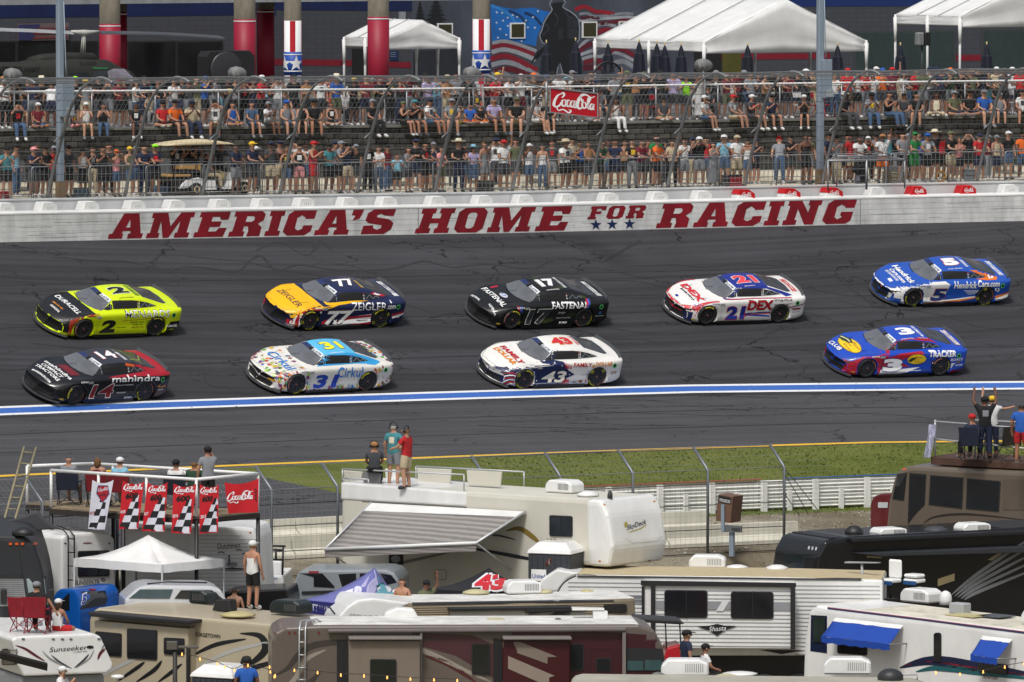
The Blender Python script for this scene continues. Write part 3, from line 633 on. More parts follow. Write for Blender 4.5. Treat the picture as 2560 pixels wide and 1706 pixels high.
def make_car(label, base, zones, prints, style=('y.y', 'y..'), nose='#101012'):
 e = empty('race_car', (0, 0, 0)); tag(e, label, 'race car', 'race cars on the banked track')
 me = CARME.copy(); me.materials.clear(); me.materials.append(paint(base)); me.materials.append(DARK); body = link('body', me, e)
 fns = {'s': lambda a, z: (V((XM(-a), 3, ZM(z))), V((0, -1, 0))), 'r': lambda a, b: (V((XM(-a), -b, 3)), V((0, 0, -1))), 'h': lambda p, q: (V((XM(-q), p, 3)), V((0, 0, -1))), 'f': lambda p, z: (V((4, p, z)), V((-1, 0, 0)))}
 def D(where, shape, col, name, off=.004, parent=None, step=.1):
  return decal(shape, col if not isinstance(col, str) else flat(col), name, parent or e, body, fns[where], off, 0, step, None, .13)
 for z in zones: D(z[0], poly2(z[1]), z[2], 'paint_panel', .0045+.0014*(z[3] if len(z) > 3 else 0), None, .045)
 # glazing, both sides
 D('r', poly2([(-.99, 0), (-.95, .3), (-.86, .58), (-.72, .745), (-.60, .715), (-.42, .62), (-.24, .52), (-.27, 0)][::1] + [(-.24, -.52), (-.42, -.62), (-.60, -.715), (-.72, -.745), (-.86, -.58), (-.95, -.3)]), WS, 'windscreen', .006)
 D('r', poly2([(.98, .46), (.99, -.46), (1.4, -.53), (1.78, -.59), (1.95, -.50), (2.0, 0), (1.95, .50), (1.78, .59), (1.4, .53)]), RGL, 'rear_window', .006)
 for k in range(6): D('r', stroke2([(1.02+.03*k, .40-.16*k), (1.9, .46-.17*k)], .012), '#5a5f66', 'window_strap', .009)
 for sd, fn in (('s', None), ('x', lambda a, z: (V((XM(-a), -3, ZM(z))), V((0, 1, 0))))):
  if fn: fns['x'] = fn
  D(sd, poly2([(-.62, .905), (-.46, .90), (-.30, .935), (-.30, 1.13), (-.40, 1.06), (-.52, .98)]), SGL, 'vent_window', .006)
  D(sd, poly2([(-.27, .935), (.66, .945), (.68, 1.17), (.45, 1.19), (0, 1.185), (-.20, 1.165), (-.27, 1.13)]), NET, 'window_net', .007)
  D(sd, poly2([(.76, .955), (1.05, .965), (1.42, .985), (1.30, 1.03), (1.05, 1.105), (.77, 1.16)]), SGL, 'quarter_window', .006)
  D(sd, poly2([(.68, .945), (.75, .945), (.75, 1.165), (.68, 1.17)]), '#16171a', 'pillar_panel', .007)
 for k in range(4): D('s', poly2([(.69, .965+.05*k), (.74, .965+.05*k), (.74, .992+.05*k), (.69, .992+.05*k)]), ['#d8d8d8', '#9aa3ad', '#c8c8cc', '#b03a3a'][k], 'pillar_sticker', .010)
 D('s', join2(*[stroke2([(-.24+.075*k, .945), (-.22+.075*k, 1.175)], .006) for k in range(12)], *[stroke2([(-.26, .98+.045*k), (.67, .985+.045*k)], .006) for k in range(5)]), M((.03, .03, .034), .7, noise=0), 'net_webbing', .010)
 D('s', join2(stroke2([(.80, .97), (.95, 1.10), (1.08, .975), (1.2, 1.05), (1.32, .985)], .014), stroke2([(-.36, .93), (-.345, 1.10)], .02)), '#8b9096', 'brace', .010)
 # banner over the windscreen and the vent beside it
 D('r', poly2([(-.37, -.57), (-.23, -.51), (-.26, .0), (-.385, .0)]), '#d9dde2', 'windscreen_banner', .012)
 D('r', poly2([(-.42, -.02), (-.28, -.02), (-.28, .13), (-.42, .13)]), '#0c0d10', 'roof_camera', .018)
 D('r', poly2([(-.42, .16), (-.26, .16), (-.23, .50), (-.38, .58)]), '#22305c', 'windscreen_banner', .010)
 D('r', fit(text2d('SGT WILLIAMS', .02), (-.305, -.04), (.025, -.44), (-.07, -.005)), '#2a3038', 'banner_lettering', .015, None, .1)
 # nose: grille, headlights, lower intake
 nz = flat(nose)
 D('f', poly2([(-.78, .40), (-.70, .475), (-.3, .50), (.3, .50), (.70, .475), (.78, .40), (.4, .36), (-.4, .36)]), nz, 'grille_panel', .006)
 D('f', poly2([(-.62, .14), (.62, .14), (.70, .30), (.5, .34), (-.5, .34), (-.70, .30)]), DARK, 'lower_intake', .007)
 D('f', join2(*[stroke2([(-.6, .17+.035*k), (.6, .17+.035*k)], .008) for k in range(4)]), '#2c2d31', 'grille_bar', .009, step=.2)
 for sg in (1, -1): D('f', poly2([(sg*.62, .455), (sg*.80, .475), (sg*.90, .52), (sg*.86, .55), (sg*.66, .50)]), M((.03, .035, .04), .1, noise=0, coat=.6), 'headlight', .008)
 D('s', join2(poly2([(-2.02, .17), (-1.86, .17), (-1.88, .23), (-2.0, .23)])), '#b99a30', 'fender_sticker', .006)
 for sg in (1, -1): D('h', stroke2([(sg*.42, -1.75), (sg*.55, -1.28)], .02), '#0d0d10', 'hood_louvre', .006)
 D('r', join2(stroke2([(-1.02, .0), (-.93, .42), (-.83, .70)], .02), stroke2([(-.93, .2), (-.75, .05)], .012)), '#15161a', 'wiper', .011)
 for k in range(3): D('r', poly2([(.22+.0*k, .46-.2*k), (.26, .46-.2*k), (.26, .44-.2*k), (.22, .44-.2*k)]), '#1a1a1c', 'roof_rivet', .006)
 # fuel port
 D('s', ring2(2.03, .735, .055, .085, 14), GREEN, 'fuel_port_ring', .008); D('s', ell2(2.03, .735, .056, .056), DARK, 'fuel_port', .006)
 D('s', join2(stroke2([(-.9, .60), (-.9, .14)], .006), stroke2([(.98, .55), (.99, .14)], .005)), '#202226', 'panel_gap', .005)
 D('h', join2(stroke2([(-.86, -1.05), (-.84, -1.9), (-.5, -2.28), (0, -2.34), (.5, -2.28), (.84, -1.9), (.86, -1.05)], .008)), '#1c1e22', 'panel_gap', .005)
 link('splitter', SPM, e); link('spoiler', SPO, e); link('side_skirt', SKM, e); link('floor_pan', UND, e)
 for q in prints:
  k, w, t, x0, y0, x1, y1, col = q[:8]; opt = q[8] if len(q) > 8 else {}
  sh = opt.get('sh', 0); ol = opt.get('ol'); bd = opt.get('b', .02); nm = {'s': 'side_lettering', 'h': 'hood_lettering', 'r': 'roof_lettering', 'f': 'nose_lettering'}[w] if k == 'T' else opt.get('n', 'emblem')
  if k == 'N': nm = 'door_number' if w == 's' else 'roof_number'
  if k in 'TN':
   if ol:
    g = opt.get('g', .022); D(w, fit(text2d(t, bd+g*.7), (x0-g, y0-g), (x1-x0+2*g, opt.get('sl', 0)), (sh, y1-y0+2*g)), ol, nm+'_outline', .0095, None, .07)
   if opt.get('ol2'): D(w, fit(text2d(t, bd+.008), (x0-.012, y0-.012), (x1-x0+.024, opt.get('sl', 0)), (sh, y1-y0+.024)), opt['ol2'], nm+'_outline', .0112, None, .07)
   D(w, fit(text2d(t, bd), (x0, y0), (x1-x0, opt.get('sl', 0)), (sh, y1-y0)), col, nm, .013, None, .07)
  elif k == 'E': D(w, ell2((x0+x1)/2, (y0+y1)/2, (x1-x0)/2, (y1-y0)/2), col, nm, opt.get('off', .006)+.004)
  elif k == 'P': D(w, poly2(t), col, nm, opt.get('off', .006)+.004)
  elif k == 'S': D(w, stroke2(crv(t, 4), x0), col, nm, opt.get('off', .006)+.004)
  elif k == '*': D(w, star2(x0, y0, x1), col, 'star', .007)
 for x, st in ((1.40, style[0]), (-1.394, style[1])):
  wheel(e, x, 1, random.uniform(0, 6), st); wheel(e, x, -1, 0)
 return e
def place_car(e, fx, fy, rx):
 beta = math.atan(BANK); s = s_at(fx, 8); v = 8.; yaw = 0.
 def mat(s, v, yaw):
  ph = PHI(s)+yaw; f = V((-cos(ph), -sin(ph), .008)).normalized(); up = (Lh(PHI(s))*sin(beta) + V((0, 0, cos(beta)))).normalized()
  l = up.cross(f).normalized(); up = f.cross(l); m = Matrix((f, l, up)).transposed().to_4x4(); m.translation = TR(s, v, ztrack(v)) + up*.004; return m
 for _ in range(60):
  m = mat(s, v, yaw); a = proj(m @ V((1.40, .99, .355))); b = proj(m @ V((-1.394, .99, .355)))
  s += (fx-a[0])/66*.8; v += (fy-a[1])/33*.7; yaw += ((rx-fx)-(b[0]-a[0]))/-120*.8
  yaw = max(-R(9), min(R(9), yaw))
 m = mat(s, v, yaw); e.matrix_basis = m; print('car', round(s, 2), round(v, 2), round(math.degrees(yaw), 1), [round(q) for q in proj(m @ V((-1.394, .99, .355)))]); return e
def sponsors(c='#1a1a1a'): return [('T','s','Autotrader',-.15,.17,.12,.205,c), ('T','s','Snap-on',.28,.27,.52,.305,c)]
HOODP = [(-.88, -.98), (-.4, -.99), (0, -1.02), (.4, -.99), (.88, -.98), (.93, -1.5), (.93, -1.9), (.86, -2.2), (.7, -2.32), (.4, -2.42), (0, -2.46), (-.4, -2.42), (-.7, -2.32), (-.86, -2.2), (-.93, -1.9), (-.93, -1.5)]
ROOFP = [(-.25, -.54), (-.25, .54), (.2, .56), (.98, .56), (.98, -.56), (.2, -.56)]
LOGO = lambda c='#e8e8e8': [('T','s','GOODYEAR',-1.30,.735,-1.0,.775,c,{'sl':.0}), ('P','s',[(-.98,.70),(-.80,.70),(-.80,.77),(-.98,.77)],0,0,0,0,'#9a9a9a')]
Wt, Bk = '#f0f0f0', '#0e0e10'
cars = []
# ---- 2
c = make_car('fluorescent yellow race car number 2 with black hood, lettered MENARDS on the side', '#d2e600',
 [('h', HOODP, '#17171c'), ('f', [(-.95,.20),(.95,.20),(.95,.56),(-.95,.56)], '#141417'), ('s', [(1.72,.16),(2.5,.16),(2.5,.52),(1.95,.52)], Bk),
  ('s', [(-1.95,.60),(-1.5,.79),(-.85,.83),(-.85,.79),(-1.45,.745),(-1.86,.50),(-1.9,.12),(-1.97,.12),(-1.99,.48)], '#8e2a12', 1)],
 [('T','s','MENARDS',.12,.70,1.84,.90,Wt,{'ol':Bk,'g':.012,'b':.0,'sh':.02}), ('N','s','2',-.83,.22,-.25,.64,Bk,{'sh':.14,'b':.06}), ('N','r','2',.0,-.22,.66,.26,Bk,{'ol':Wt,'b':.05,'sh':.0}),
  ('T','h','DURACELL',-.70,-1.60,.72,-1.38,Wt,{}), ('T','h','PENNZOIL',-.2,-2.12,.34,-2.03,Wt), ('T','h','Menards',-.35,-1.92,.25,-1.84,'#d98a2b'),
  ('T','s','DURACELL',1.78,.34,2.28,.41,Wt), ('S','s',[(.0,.60),(.6,.62),(1.2,.66),(1.75,.64)],.015,0,0,0,'#a3361a'), ('T','s','Snap-on',.45,.44,.85,.49,Bk), ('T','s','MONEY LION',.35,.52,.88,.56,Bk), ('T','s','Autotrader',-.15,.36,.22,.40,Bk), ('T','s','DISCOUNT TIRE',.44,.34,.90,.39,'#6d1d1d'), ('T','r','AUSTIN CINDRIC',.05,-.535,.6,-.49,Bk), ('T','r','MENARDS',.76,-.42,.92,.42,'#3f6a22'),
  ('P','f',[(-.9,.11),(.9,.11),(.9,.15),(-.9,.15)],0,0,0,0,'#c9dc00')] + LOGO(Bk), ('p.', 'yy.')); place_car(c, 209.8, 823.5, 390.3); cars.append(c)
# ---- 14
c = make_car('black and red race car number 14, lettered mahindra TRACTORS, beside the number 2 car', '#131318',
 [('r', [(1.15,-.9),(2.45,-.9),(2.45,.9),(1.15,.9),(1.35,.62),(1.98,.62),(1.98,-.62),(1.35,-.62)], '#a81424'), ('s', [(-.2,.845),(1.1,.87),(2.45,.86),(2.45,.93),(1.2,1.14),(.8,1.2),(1.45,.98),(1.05,.94),(.0,.875)], '#9d1526'), ('s', [(-1.05,.12),(-.55,.12),(.9,.30),(.95,.12),(.98,.40),(-.4,.42)], '#34343c'), ('s', [(1.75,.16),(2.5,.16),(2.5,.42),(1.9,.42)], '#4a4048'), ('r', ROOFP, '#30313c'), ('h', [(-.2,-1.05),(.55,-1.05),(.5,-1.35),(-.3,-1.35)], '#6d1420', 1)],
 [('T','s','mahindra',-.05,.715,1.90,.90,Wt,{'b':.012}), ('T','s','TRACTORS',.02,.59,.85,.63,Wt,{'b':.0}), ('N','s','14',-.88,.24,.02,.66,'#7d1a22',{'ol':Wt,'sh':.12,'b':.03}), ('N','r','14',.0,-.25,.62,.27,Wt,{'ol':'#a51c2a','b':.03}),
  ('T','h','mahindra',-.66,-1.60,.74,-1.42,Wt), ('T','h','COMPACT',-.55,-1.82,.50,-1.67,Wt), ('T','h','TRACTORS',-.62,-2.02,.60,-1.88,Wt), ('T','h','MAHINDRAUSA.COM',-.45,-2.26,.5,-2.18,Wt),
  ('T','s','FORD',.55,.17,.86,.23,Wt), ('T','s','HIGHPOINT',.22,.34,.6,.38,Wt), ('P','s',[(.62,1.16),(.98,1.10),(.98,1.17),(.64,1.22)],0,0,0,0,'#c2541c'), ('T','s','Rush',1.88,.47,2.22,.56,'#e0923a'), ('T','s','TRUCK',1.90,.38,2.16,.42,Wt), ('T','r','mahindra',.74,-.42,.86,.42,Wt), ('S','r',[(1.0,-.35),(1.5,-.2),(1.9,.3)],.05,0,0,0,'#98a030',{'off':.012})] + LOGO(Wt), ('yp', 'yp')); place_car(c, 190.2, 987.7, 363.3); cars.append(c)
# ---- 77
NV = '#171f47'
c = make_car('yellow hooded navy race car number 77, lettered ZEIGLER.com on the side', NV,
 [('h', HOODP, '#f0b400'), ('s', [(-2.5,.36),(-1.9,.42),(-1.55,.72),(-.9,.70),(-.35,.84),(.9,.93),(.2,.93),(-.3,.90),(-.7,.87),(-.9,.90),(-2.6,.90)], '#eeb300'), ('f', [(-.95,.10),(-.7,.10),(-.66,.42),(-.95,.5)], '#b01c2c'), ('f', [(.95,.10),(.72,.10),(.66,.30),(.95,.36)], '#b01c2c'),
  ('s', [(-2.4,.12),(-1.80,.12),(-1.80,.28),(-1.66,.62),(-1.98,.48),(-2.1,.30)], Wt), ('s', [(-1.98,.12),(-1.86,.12),(-1.86,.62),(-1.98,.40)], '#b01c2c', 1), ('s', [(-1.80,.62),(-1.45,.78),(-1.0,.74),(-1.0,.68),(-1.4,.70),(-1.7,.55)], '#b01c2c', 1),
  ('s', [(-.95,.14),(-.3,.14),(.98,.26),(.99,.52),(.2,.44),(-.5,.20)], Wt), ('s', [(-.55,.22),(.2,.36),(.98,.42),(.98,.50),(.1,.44)], '#b01c2c', 1), ('s', [(-.95,.22),(-.6,.30),(-.7,.38),(-.95,.30)], '#b01c2c', 1), ('s', [(.1,.17),(.97,.17),(.98,.24),(.3,.22)], '#b01c2c', 1),
  ('s', [(1.80,.50),(2.4,.58),(2.4,.52),(1.83,.42)], '#b01c2c'), ('s', [(1.84,.41),(2.4,.51),(2.4,.44),(1.86,.34)], Wt), ('s', [(1.0,1.12),(1.45,1.02),(1.65,1.02),(1.2,1.17)], '#b01c2c'), ('s', [(1.12,1.11),(1.3,1.06),(1.45,1.06),(1.2,1.13)], Wt, 1)],
 [('T','s','ZEIGLER',.16,.655,1.52,.89,Wt,{'b':.0,'sh':.0}), ('T','s','.com',1.54,.68,1.90,.80,Wt), ('N','s','77',-.88,.20,.12,.66,Wt,{'ol':'#8c6b2f','sh':.14,'b':.035,'ol2':'#3a2408'}), ('N','r','77',.0,-.26,.72,.26,Wt,{'ol':'#8c6b2f','b':.035,'ol2':'#2b1a06'}),
  ('T','h','ZEIGLER',-.62,-1.86,.70,-1.60,NV,{'b':.0}), ('T','r','Carvana',.76,-.42,.88,.42,'#c8a62a'), ('T','r','ZEIGLER',2.08,-.6,2.28,.6,Wt), ('T','s','PREMIER SECURITY',.42,.29,.86,.33,NV), ('*','s','',-.42,.27,.12,0,Wt), ('*','s','',2.12,.42,.08,0,Wt), ('*','s','',1.72,.90,.05,0,Wt), ('*','s','',-1.05,.63,.06,0,Wt), ('T','s','CHEVROLET',.2,.155,.6,.175,Wt)] + LOGO(Wt), ('ydyd', 'ydyd'), '#15161a'); place_car(c, 775.6, 801.8, 952.3); cars.append(c)
# ---- 31
zs = [('r', ROOFP, '#58b4e0'), ('s', [(-.62,.86),(-.2,1.2),(.4,1.27),(1.0,1.2),(1.9,.95),(1.6,.90),(.9,.93),(-.5,.88)], '#2f97d2')]
pal = ['#b5303a', '#5b9a3c', '#d8792c', '#caa53a', '#7d3a6a', '#c9c2b4', '#3a6aa8', '#8c2f2f', '#9fc25a', '#d9d2c8', '#463a3a']
rr = random.Random(5)
for k in range(118):
 if k < 60: x = rr.uniform(-2.3, -.95); z = rr.uniform(.15, .78); wz = 's'
 elif k < 82: x = rr.uniform(-.95, 1.0); z = rr.uniform(.13, .27); wz = 's'
 else: x = rr.uniform(1.55, 2.4); z = rr.uniform(.2, .86); wz = 's'
 a = rr.uniform(.2, .9); d = rr.uniform(.03, .07); l = d*1.5; zs.append((wz, [(x+d*cos(a), z+d*sin(a)), (x-l*sin(a), z+l*cos(a)), (x-d*cos(a), z-d*sin(a)), (x+l*sin(a), z-l*cos(a))], rr.choice(pal), 1+k % 3))
for k in range(110):
 x = rr.uniform(-.85, .85); z = rr.uniform(-2.3, -1.1);
 if -1.75 < z < -1.2 and abs(x) < .75: continue
 d = rr.uniform(.04, .08); a = rr.uniform(-.5, .2); l = d*1.4; zs.append(('h', [(x+d*cos(a), z+d*sin(a)), (x-l*sin(a), z+l*cos(a)), (x-d*cos(a), z-d*sin(a)), (x+l*sin(a), z-l*cos(a))], rr.choice(pal), 1+k % 3))
for k in range(44):
 x = rr.uniform(1.9, 2.4); z = rr.uniform(-.8, .8); d = rr.uniform(.04, .07); zs.append(('r', [(x-d, z-d), (x+d, z-d*.6), (x+d, z+d), (x-d, z+d*.8)], rr.choice(pal), 1+k % 3))
c = make_car('white race car number 31 patterned with coloured packets, light blue roof, lettered Cirkul', '#dcdad4', zs,
 [('T','s','Cirkul',.12,.53,1.10,.86,'#2776c6',{'b':.01}), ('N','s','31',-.78,.22,.10,.64,'#1d3fa0',{'ol':Wt,'sh':.12,'b':.04,'ol2':'#1d3fa0'}), ('N','r','31',.0,-.28,.72,.26,'#f2e61a',{'ol':'#12324a','b':.04}),
  ('T','h','Cirkul',-.60,-1.72,.74,-1.34,'#2776c6',{'b':.012}), ('P','f',[(.5,.33),(.8,.36),(.75,.42),(.5,.40)],0,0,0,0,'#d89a1f'), ('T','s','CHEVROLET',.9,.9,1.3,.92,Wt), ('T','r','DANIEL DYE',-.0,-.535,.5,-.49,Wt)] + LOGO('#334466'), ('y.p', 'yp.')); place_car(c, 741.8, 961.3, 920.2); cars.append(c)
# ---- 17
c = make_car('black race car number 17, lettered FASTENAL in white on hood and side', '#0f1011',
 [('s', [(-.2,.2),(.2,.3),(.1,.42),(-.3,.36)], '#26300f'), ('s', [(.6,.45),(1.0,.40),(1.2,.52),(.8,.55)], '#222a10'), ('s', [(1.2,1.0),(1.5,.97),(1.45,1.02),(1.25,1.08)], '#3a4a1a'), ('s', [(-.7,.90),(-.4,.98),(-.25,1.15),(-.45,1.05)], '#33401a'), ('r', [(-.2,.42),(.1,.5),(.4,.47),(.1,.36)], '#2d3a16'), ('r', [(.3,-.5),(.7,-.45),(.75,-.3),(.4,-.4)], '#2d3a16'), ('h', [(-.75,-1.1),(-.65,-1.1),(-.6,-1.4),(-.7,-1.4)], '#b01f3a'),
  ('s', [(-1.30,.84),(-1.20,.84),(-1.16,.60),(-1.26,.60)], '#c41f36'), ('s', [(-1.20,.84),(-1.10,.84),(-1.08,.60),(-1.16,.60)], '#2b57b8'), ('s', [(1.45,.96),(1.52,.96),(1.36,.62),(1.29,.62)], '#c41f36'), ('s', [(1.52,.96),(1.60,.96),(1.44,.62),(1.36,.62)], '#2b57b8')],
 [('T','s','FASTENAL',.06,.70,1.46,.90,Wt,{'sh':.03,'sl':-.0}), ('N','s','17',-.92,.20,-.02,.70,'#2b2d30',{'ol':Wt,'sh':.14,'b':.05,'g':.018}), ('N','r','17',.0,-.26,.62,.26,Wt,{'ol':Wt,'ol2':Bk,'b':.05,'g':.03}),
  ('T','h','FASTENAL',-.70,-1.78,.74,-1.54,Wt,{'sh':0}), ('T','h','FASTENAL',-.55,-2.28,.0,-2.2,Wt), ('T','h','FASTENAL',.38,-2.14,.86,-2.06,Wt), ('E','h','',-.15,-1.42,.22,-1.18,'#c9cdd6',{'n':'hood_emblem'}), ('T','h','17',-.1,-1.36,.15,-1.24,'#2b57b8'),
  ('T','s','PIP',.35,.52,.62,.59,'#9a9da0'), ('T','s','FORD',.42,.20,.72,.26,Wt), ('T','s','MILWAUKEE',.3,.36,.85,.41,'#a9a9a9'), ('T','s','NAK',-2.3,.30,-2.2,.33,Wt), ('P','s',[(1.96,.48),(2.08,.48),(2.08,.57),(1.96,.57)],0,0,0,0,'#31619c'), ('T','s','FIFTH THIRD',1.85,.40,2.2,.43,Wt), ('T','r','CHRIS BUESCHER',.0,-.535,.5,-.49,Wt), ('T','r','FASTENAL',.74,-.42,.86,.42,Wt), ('T','r','FASTENAL',2.06,-.6,2.26,.6,Wt)] + LOGO(Wt), ('yp.d', 'y.p')); place_car(c, 1281.5, 800.2, 1459.8); cars.append(c)
# ---- 43
NV2 = '#18234e'
zs = [('s', [(-2.5,.1),(-.98,.1),(.1,.1),(.22,.35),(.5,.47),(.22,.62),(.05,.88),(-.28,.92),(-.05,1.2),(-.2,1.2),(-.62,.88),(-1.6,.80),(-2.1,.62),(-2.5,.52)], NV2), ('f', [(-.95,.1),(.95,.1),(.95,.44),(.6,.40),(-.6,.40),(-.95,.44)], NV2)]
for k in range(5): zs.append(('s', [(.02+.07*k,.88-.02*k),(.05+.07*k,.88-.02*k),(.15+.05*k,.70-.01*k),(.12+.05*k,.66)], '#b5202e', 1)); zs.append(('s', [(-.05+.08*k,.12),(-.01+.08*k,.12),(.18+.03*k,.30),(.15+.03*k,.30)], '#b5202e', 1))
for k in range(6): r_ = .12+.07*k; zs.append(('s', [(-1.9+r_*cos(R(t)), .06+r_*sin(R(t))) for t in range(60, 181, 15)] + [(-1.9+(r_+.035)*cos(R(t)), .06+(r_+.035)*sin(R(t))) for t in range(180, 59, -15)], '#b5202e' if k % 2 else Wt, 1))
c = make_car('white and navy race car number 43, lettered FAMILY DOLLAR in red and orange', '#e2e0dc', zs,
 [('T','s','FAMILY',.40,.72,1.10,.85,'#b5181e',{'sh':.02}), ('T','s','DOLLAR',1.24,.73,1.92,.87,'#d9831a',{'sh':.02}), ('E','s','',1.12,.69,1.22,.79,'#d9831a'), ('N','s','43',-.80,.22,.10,.60,'#e8e2d2',{'ol':'#0a1028','sh':.12,'b':.03,'g':.014}), ('N','r','43',.0,-.27,.74,.26,'#c81e28',{'ol':'#e9a35a','b':.05}),
  ('T','h','FAMILY',-.66,-1.52,.72,-1.30,'#b5181e',{'b':.04}), ('T','h','DOLLAR',-.64,-1.80,.66,-1.58,'#d9831a',{'b':.04}), ('T','f','CAMRY',-.45,.425,.45,.475,NV2), ('P','f',[(-.6,.42),(.6,.42),(.64,.485),(-.64,.485)],0,0,0,0,'#e2e0dc',{'off':.0075}),
  ('T','s','AdventHealth',.75,.44,1.1,.47,NV2), ('T','s','BEST',.45,.2,.62,.24,Bk), ('P','s',[(.68,.2),(.82,.2),(.82,.27),(.68,.27)],0,0,0,0,'#7c4a22'), ('T','s','S',.92,.19,1.0,.28,'#a01a24'), ('T','s','STP',1.92,.44,2.18,.53,'#8a4a20'), ('T','r','DOLLAR',.84,-.3,.94,.4,'#c81e28')]
 + [('*','s','',x,z,.03,0,Wt) for x, z in ((-.95,.3),(.3,.47),(-.05,.78),(-.3,.86),(-1.1,.6),(.0,.6),(-.9,.16))] + LOGO(Wt), ('ydyp', 'ypdd'), '#e2e0dc'); place_car(c, 1312, 948.7, 1492.6); cars.append(c)
h_ = decal(fit(COLA, (.02, -2.2), (.36, 0), (0, .14)), flat('#b5202e'), 'hood_lettering', c, [q for q in c.children if q.name.startswith('body')][0], lambda p, q, m=c.matrix_basis.copy(): (m @ V((XM(-q), p, 3)), -(m.to_3x3() @ V((0, 0, 1)))), .006, 0, .1)
# ---- 21
BL2 = '#1c2c86'
c = make_car('white race car number 21 with blue roof and red trimmed nose, lettered DEX imaging', '#e2e0de',
 [('r', ROOFP, BL2), ('s', [(-.62,.88),(-.2,1.2),(.4,1.27),(1.0,1.2),(1.9,.95),(1.6,.93),(1.45,.99),(.9,1.17),(-.1,1.19),(-.42,.95)], BL2), ('h', [(-.93,-1.0),(-.86,-1.0),(-.82,-1.9),(-.5,-2.3),(0,-2.36),(.5,-2.3),(.82,-1.9),(.86,-1.0),(.93,-1.0),(.94,-1.9),(.84,-2.25),(.4,-2.42),(0,-2.46),(-.4,-2.42),(-.84,-2.25),(-.94,-1.9)], '#c8323a'), ('f', [(-.9,.10),(.9,.10),(.9,.44),(-.9,.44)], '#1c2350'), ('f', [(-.5,.33),(.5,.33),(.62,.40),(-.62,.40)], '#c8202a', 1), ('s', [(-1.95,.70),(-1.4,.86),(-.2,.88),(-1.3,.82),(-1.9,.62)], BL2, 1), ('s', [(-1.2,.86),(.4,.90),(1.8,.92),(1.8,.90),(.4,.88),(-1.0,.84)], '#a83048', 1),
  ('s', [(-.2,.30),(.1,.42),(1.0,.46),(1.0,.42),(.2,.38),(.98,.32),(.98,.27),(.1,.32)], BL2), ('s', [(.1,.36),(1.0,.42),(1.0,.38),(.15,.34)], '#b8202e', 1), ('s', [(1.45,.70),(1.9,.76),(1.55,.68)], '#7d2a50'), ('s', [(1.7,.60),(2.45,.72),(2.45,.69),(1.72,.56)], '#7d2a50')],
 [('T','s','DEX',.08,.52,1.04,.84,'#a8141c',{'sh':.04,'b':.04,'ol':'#3a0a18','g':.012}), ('T','s','imaging',1.10,.80,1.80,.89,Bk), ('N','s','21',-.72,.22,-.02,.66,BL2,{'ol':'#b8202e','sh':.04,'b':.05}), ('N','r','21',-.05,-.28,.78,.28,'#e0424a',{'ol':Wt,'b':.05}),
  ('T','h','DEX',-.66,-1.72,.74,-1.42,'#c8242c',{'b':.05}), ('T','h','imaging',-.40,-1.90,.55,-1.76,Bk), ('E','h','',-.12,-2.24,.06,-2.14,BL2), ('T','s','FORD',.42,.16,.70,.20,Wt), ('T','r','ELLIOTT',.1,-.535,.5,-.49,Wt), ('*','s','',-.02,.34,.12,0,'#b8202e'), ('P','s',[(1.86,.50),(2.2,.50),(2.2,.56),(1.86,.56)],0,0,0,0,'#8e2630'), ('T','s','motorcraft',1.86,.40,2.18,.44,BL2), ('T','r','DEX',2.06,-.5,2.28,.5,'#c8242c')] + LOGO('#2a3a70'), ('..y', 'y..')); place_car(c, 1769.4, 789.4, 1950); cars.append(c)
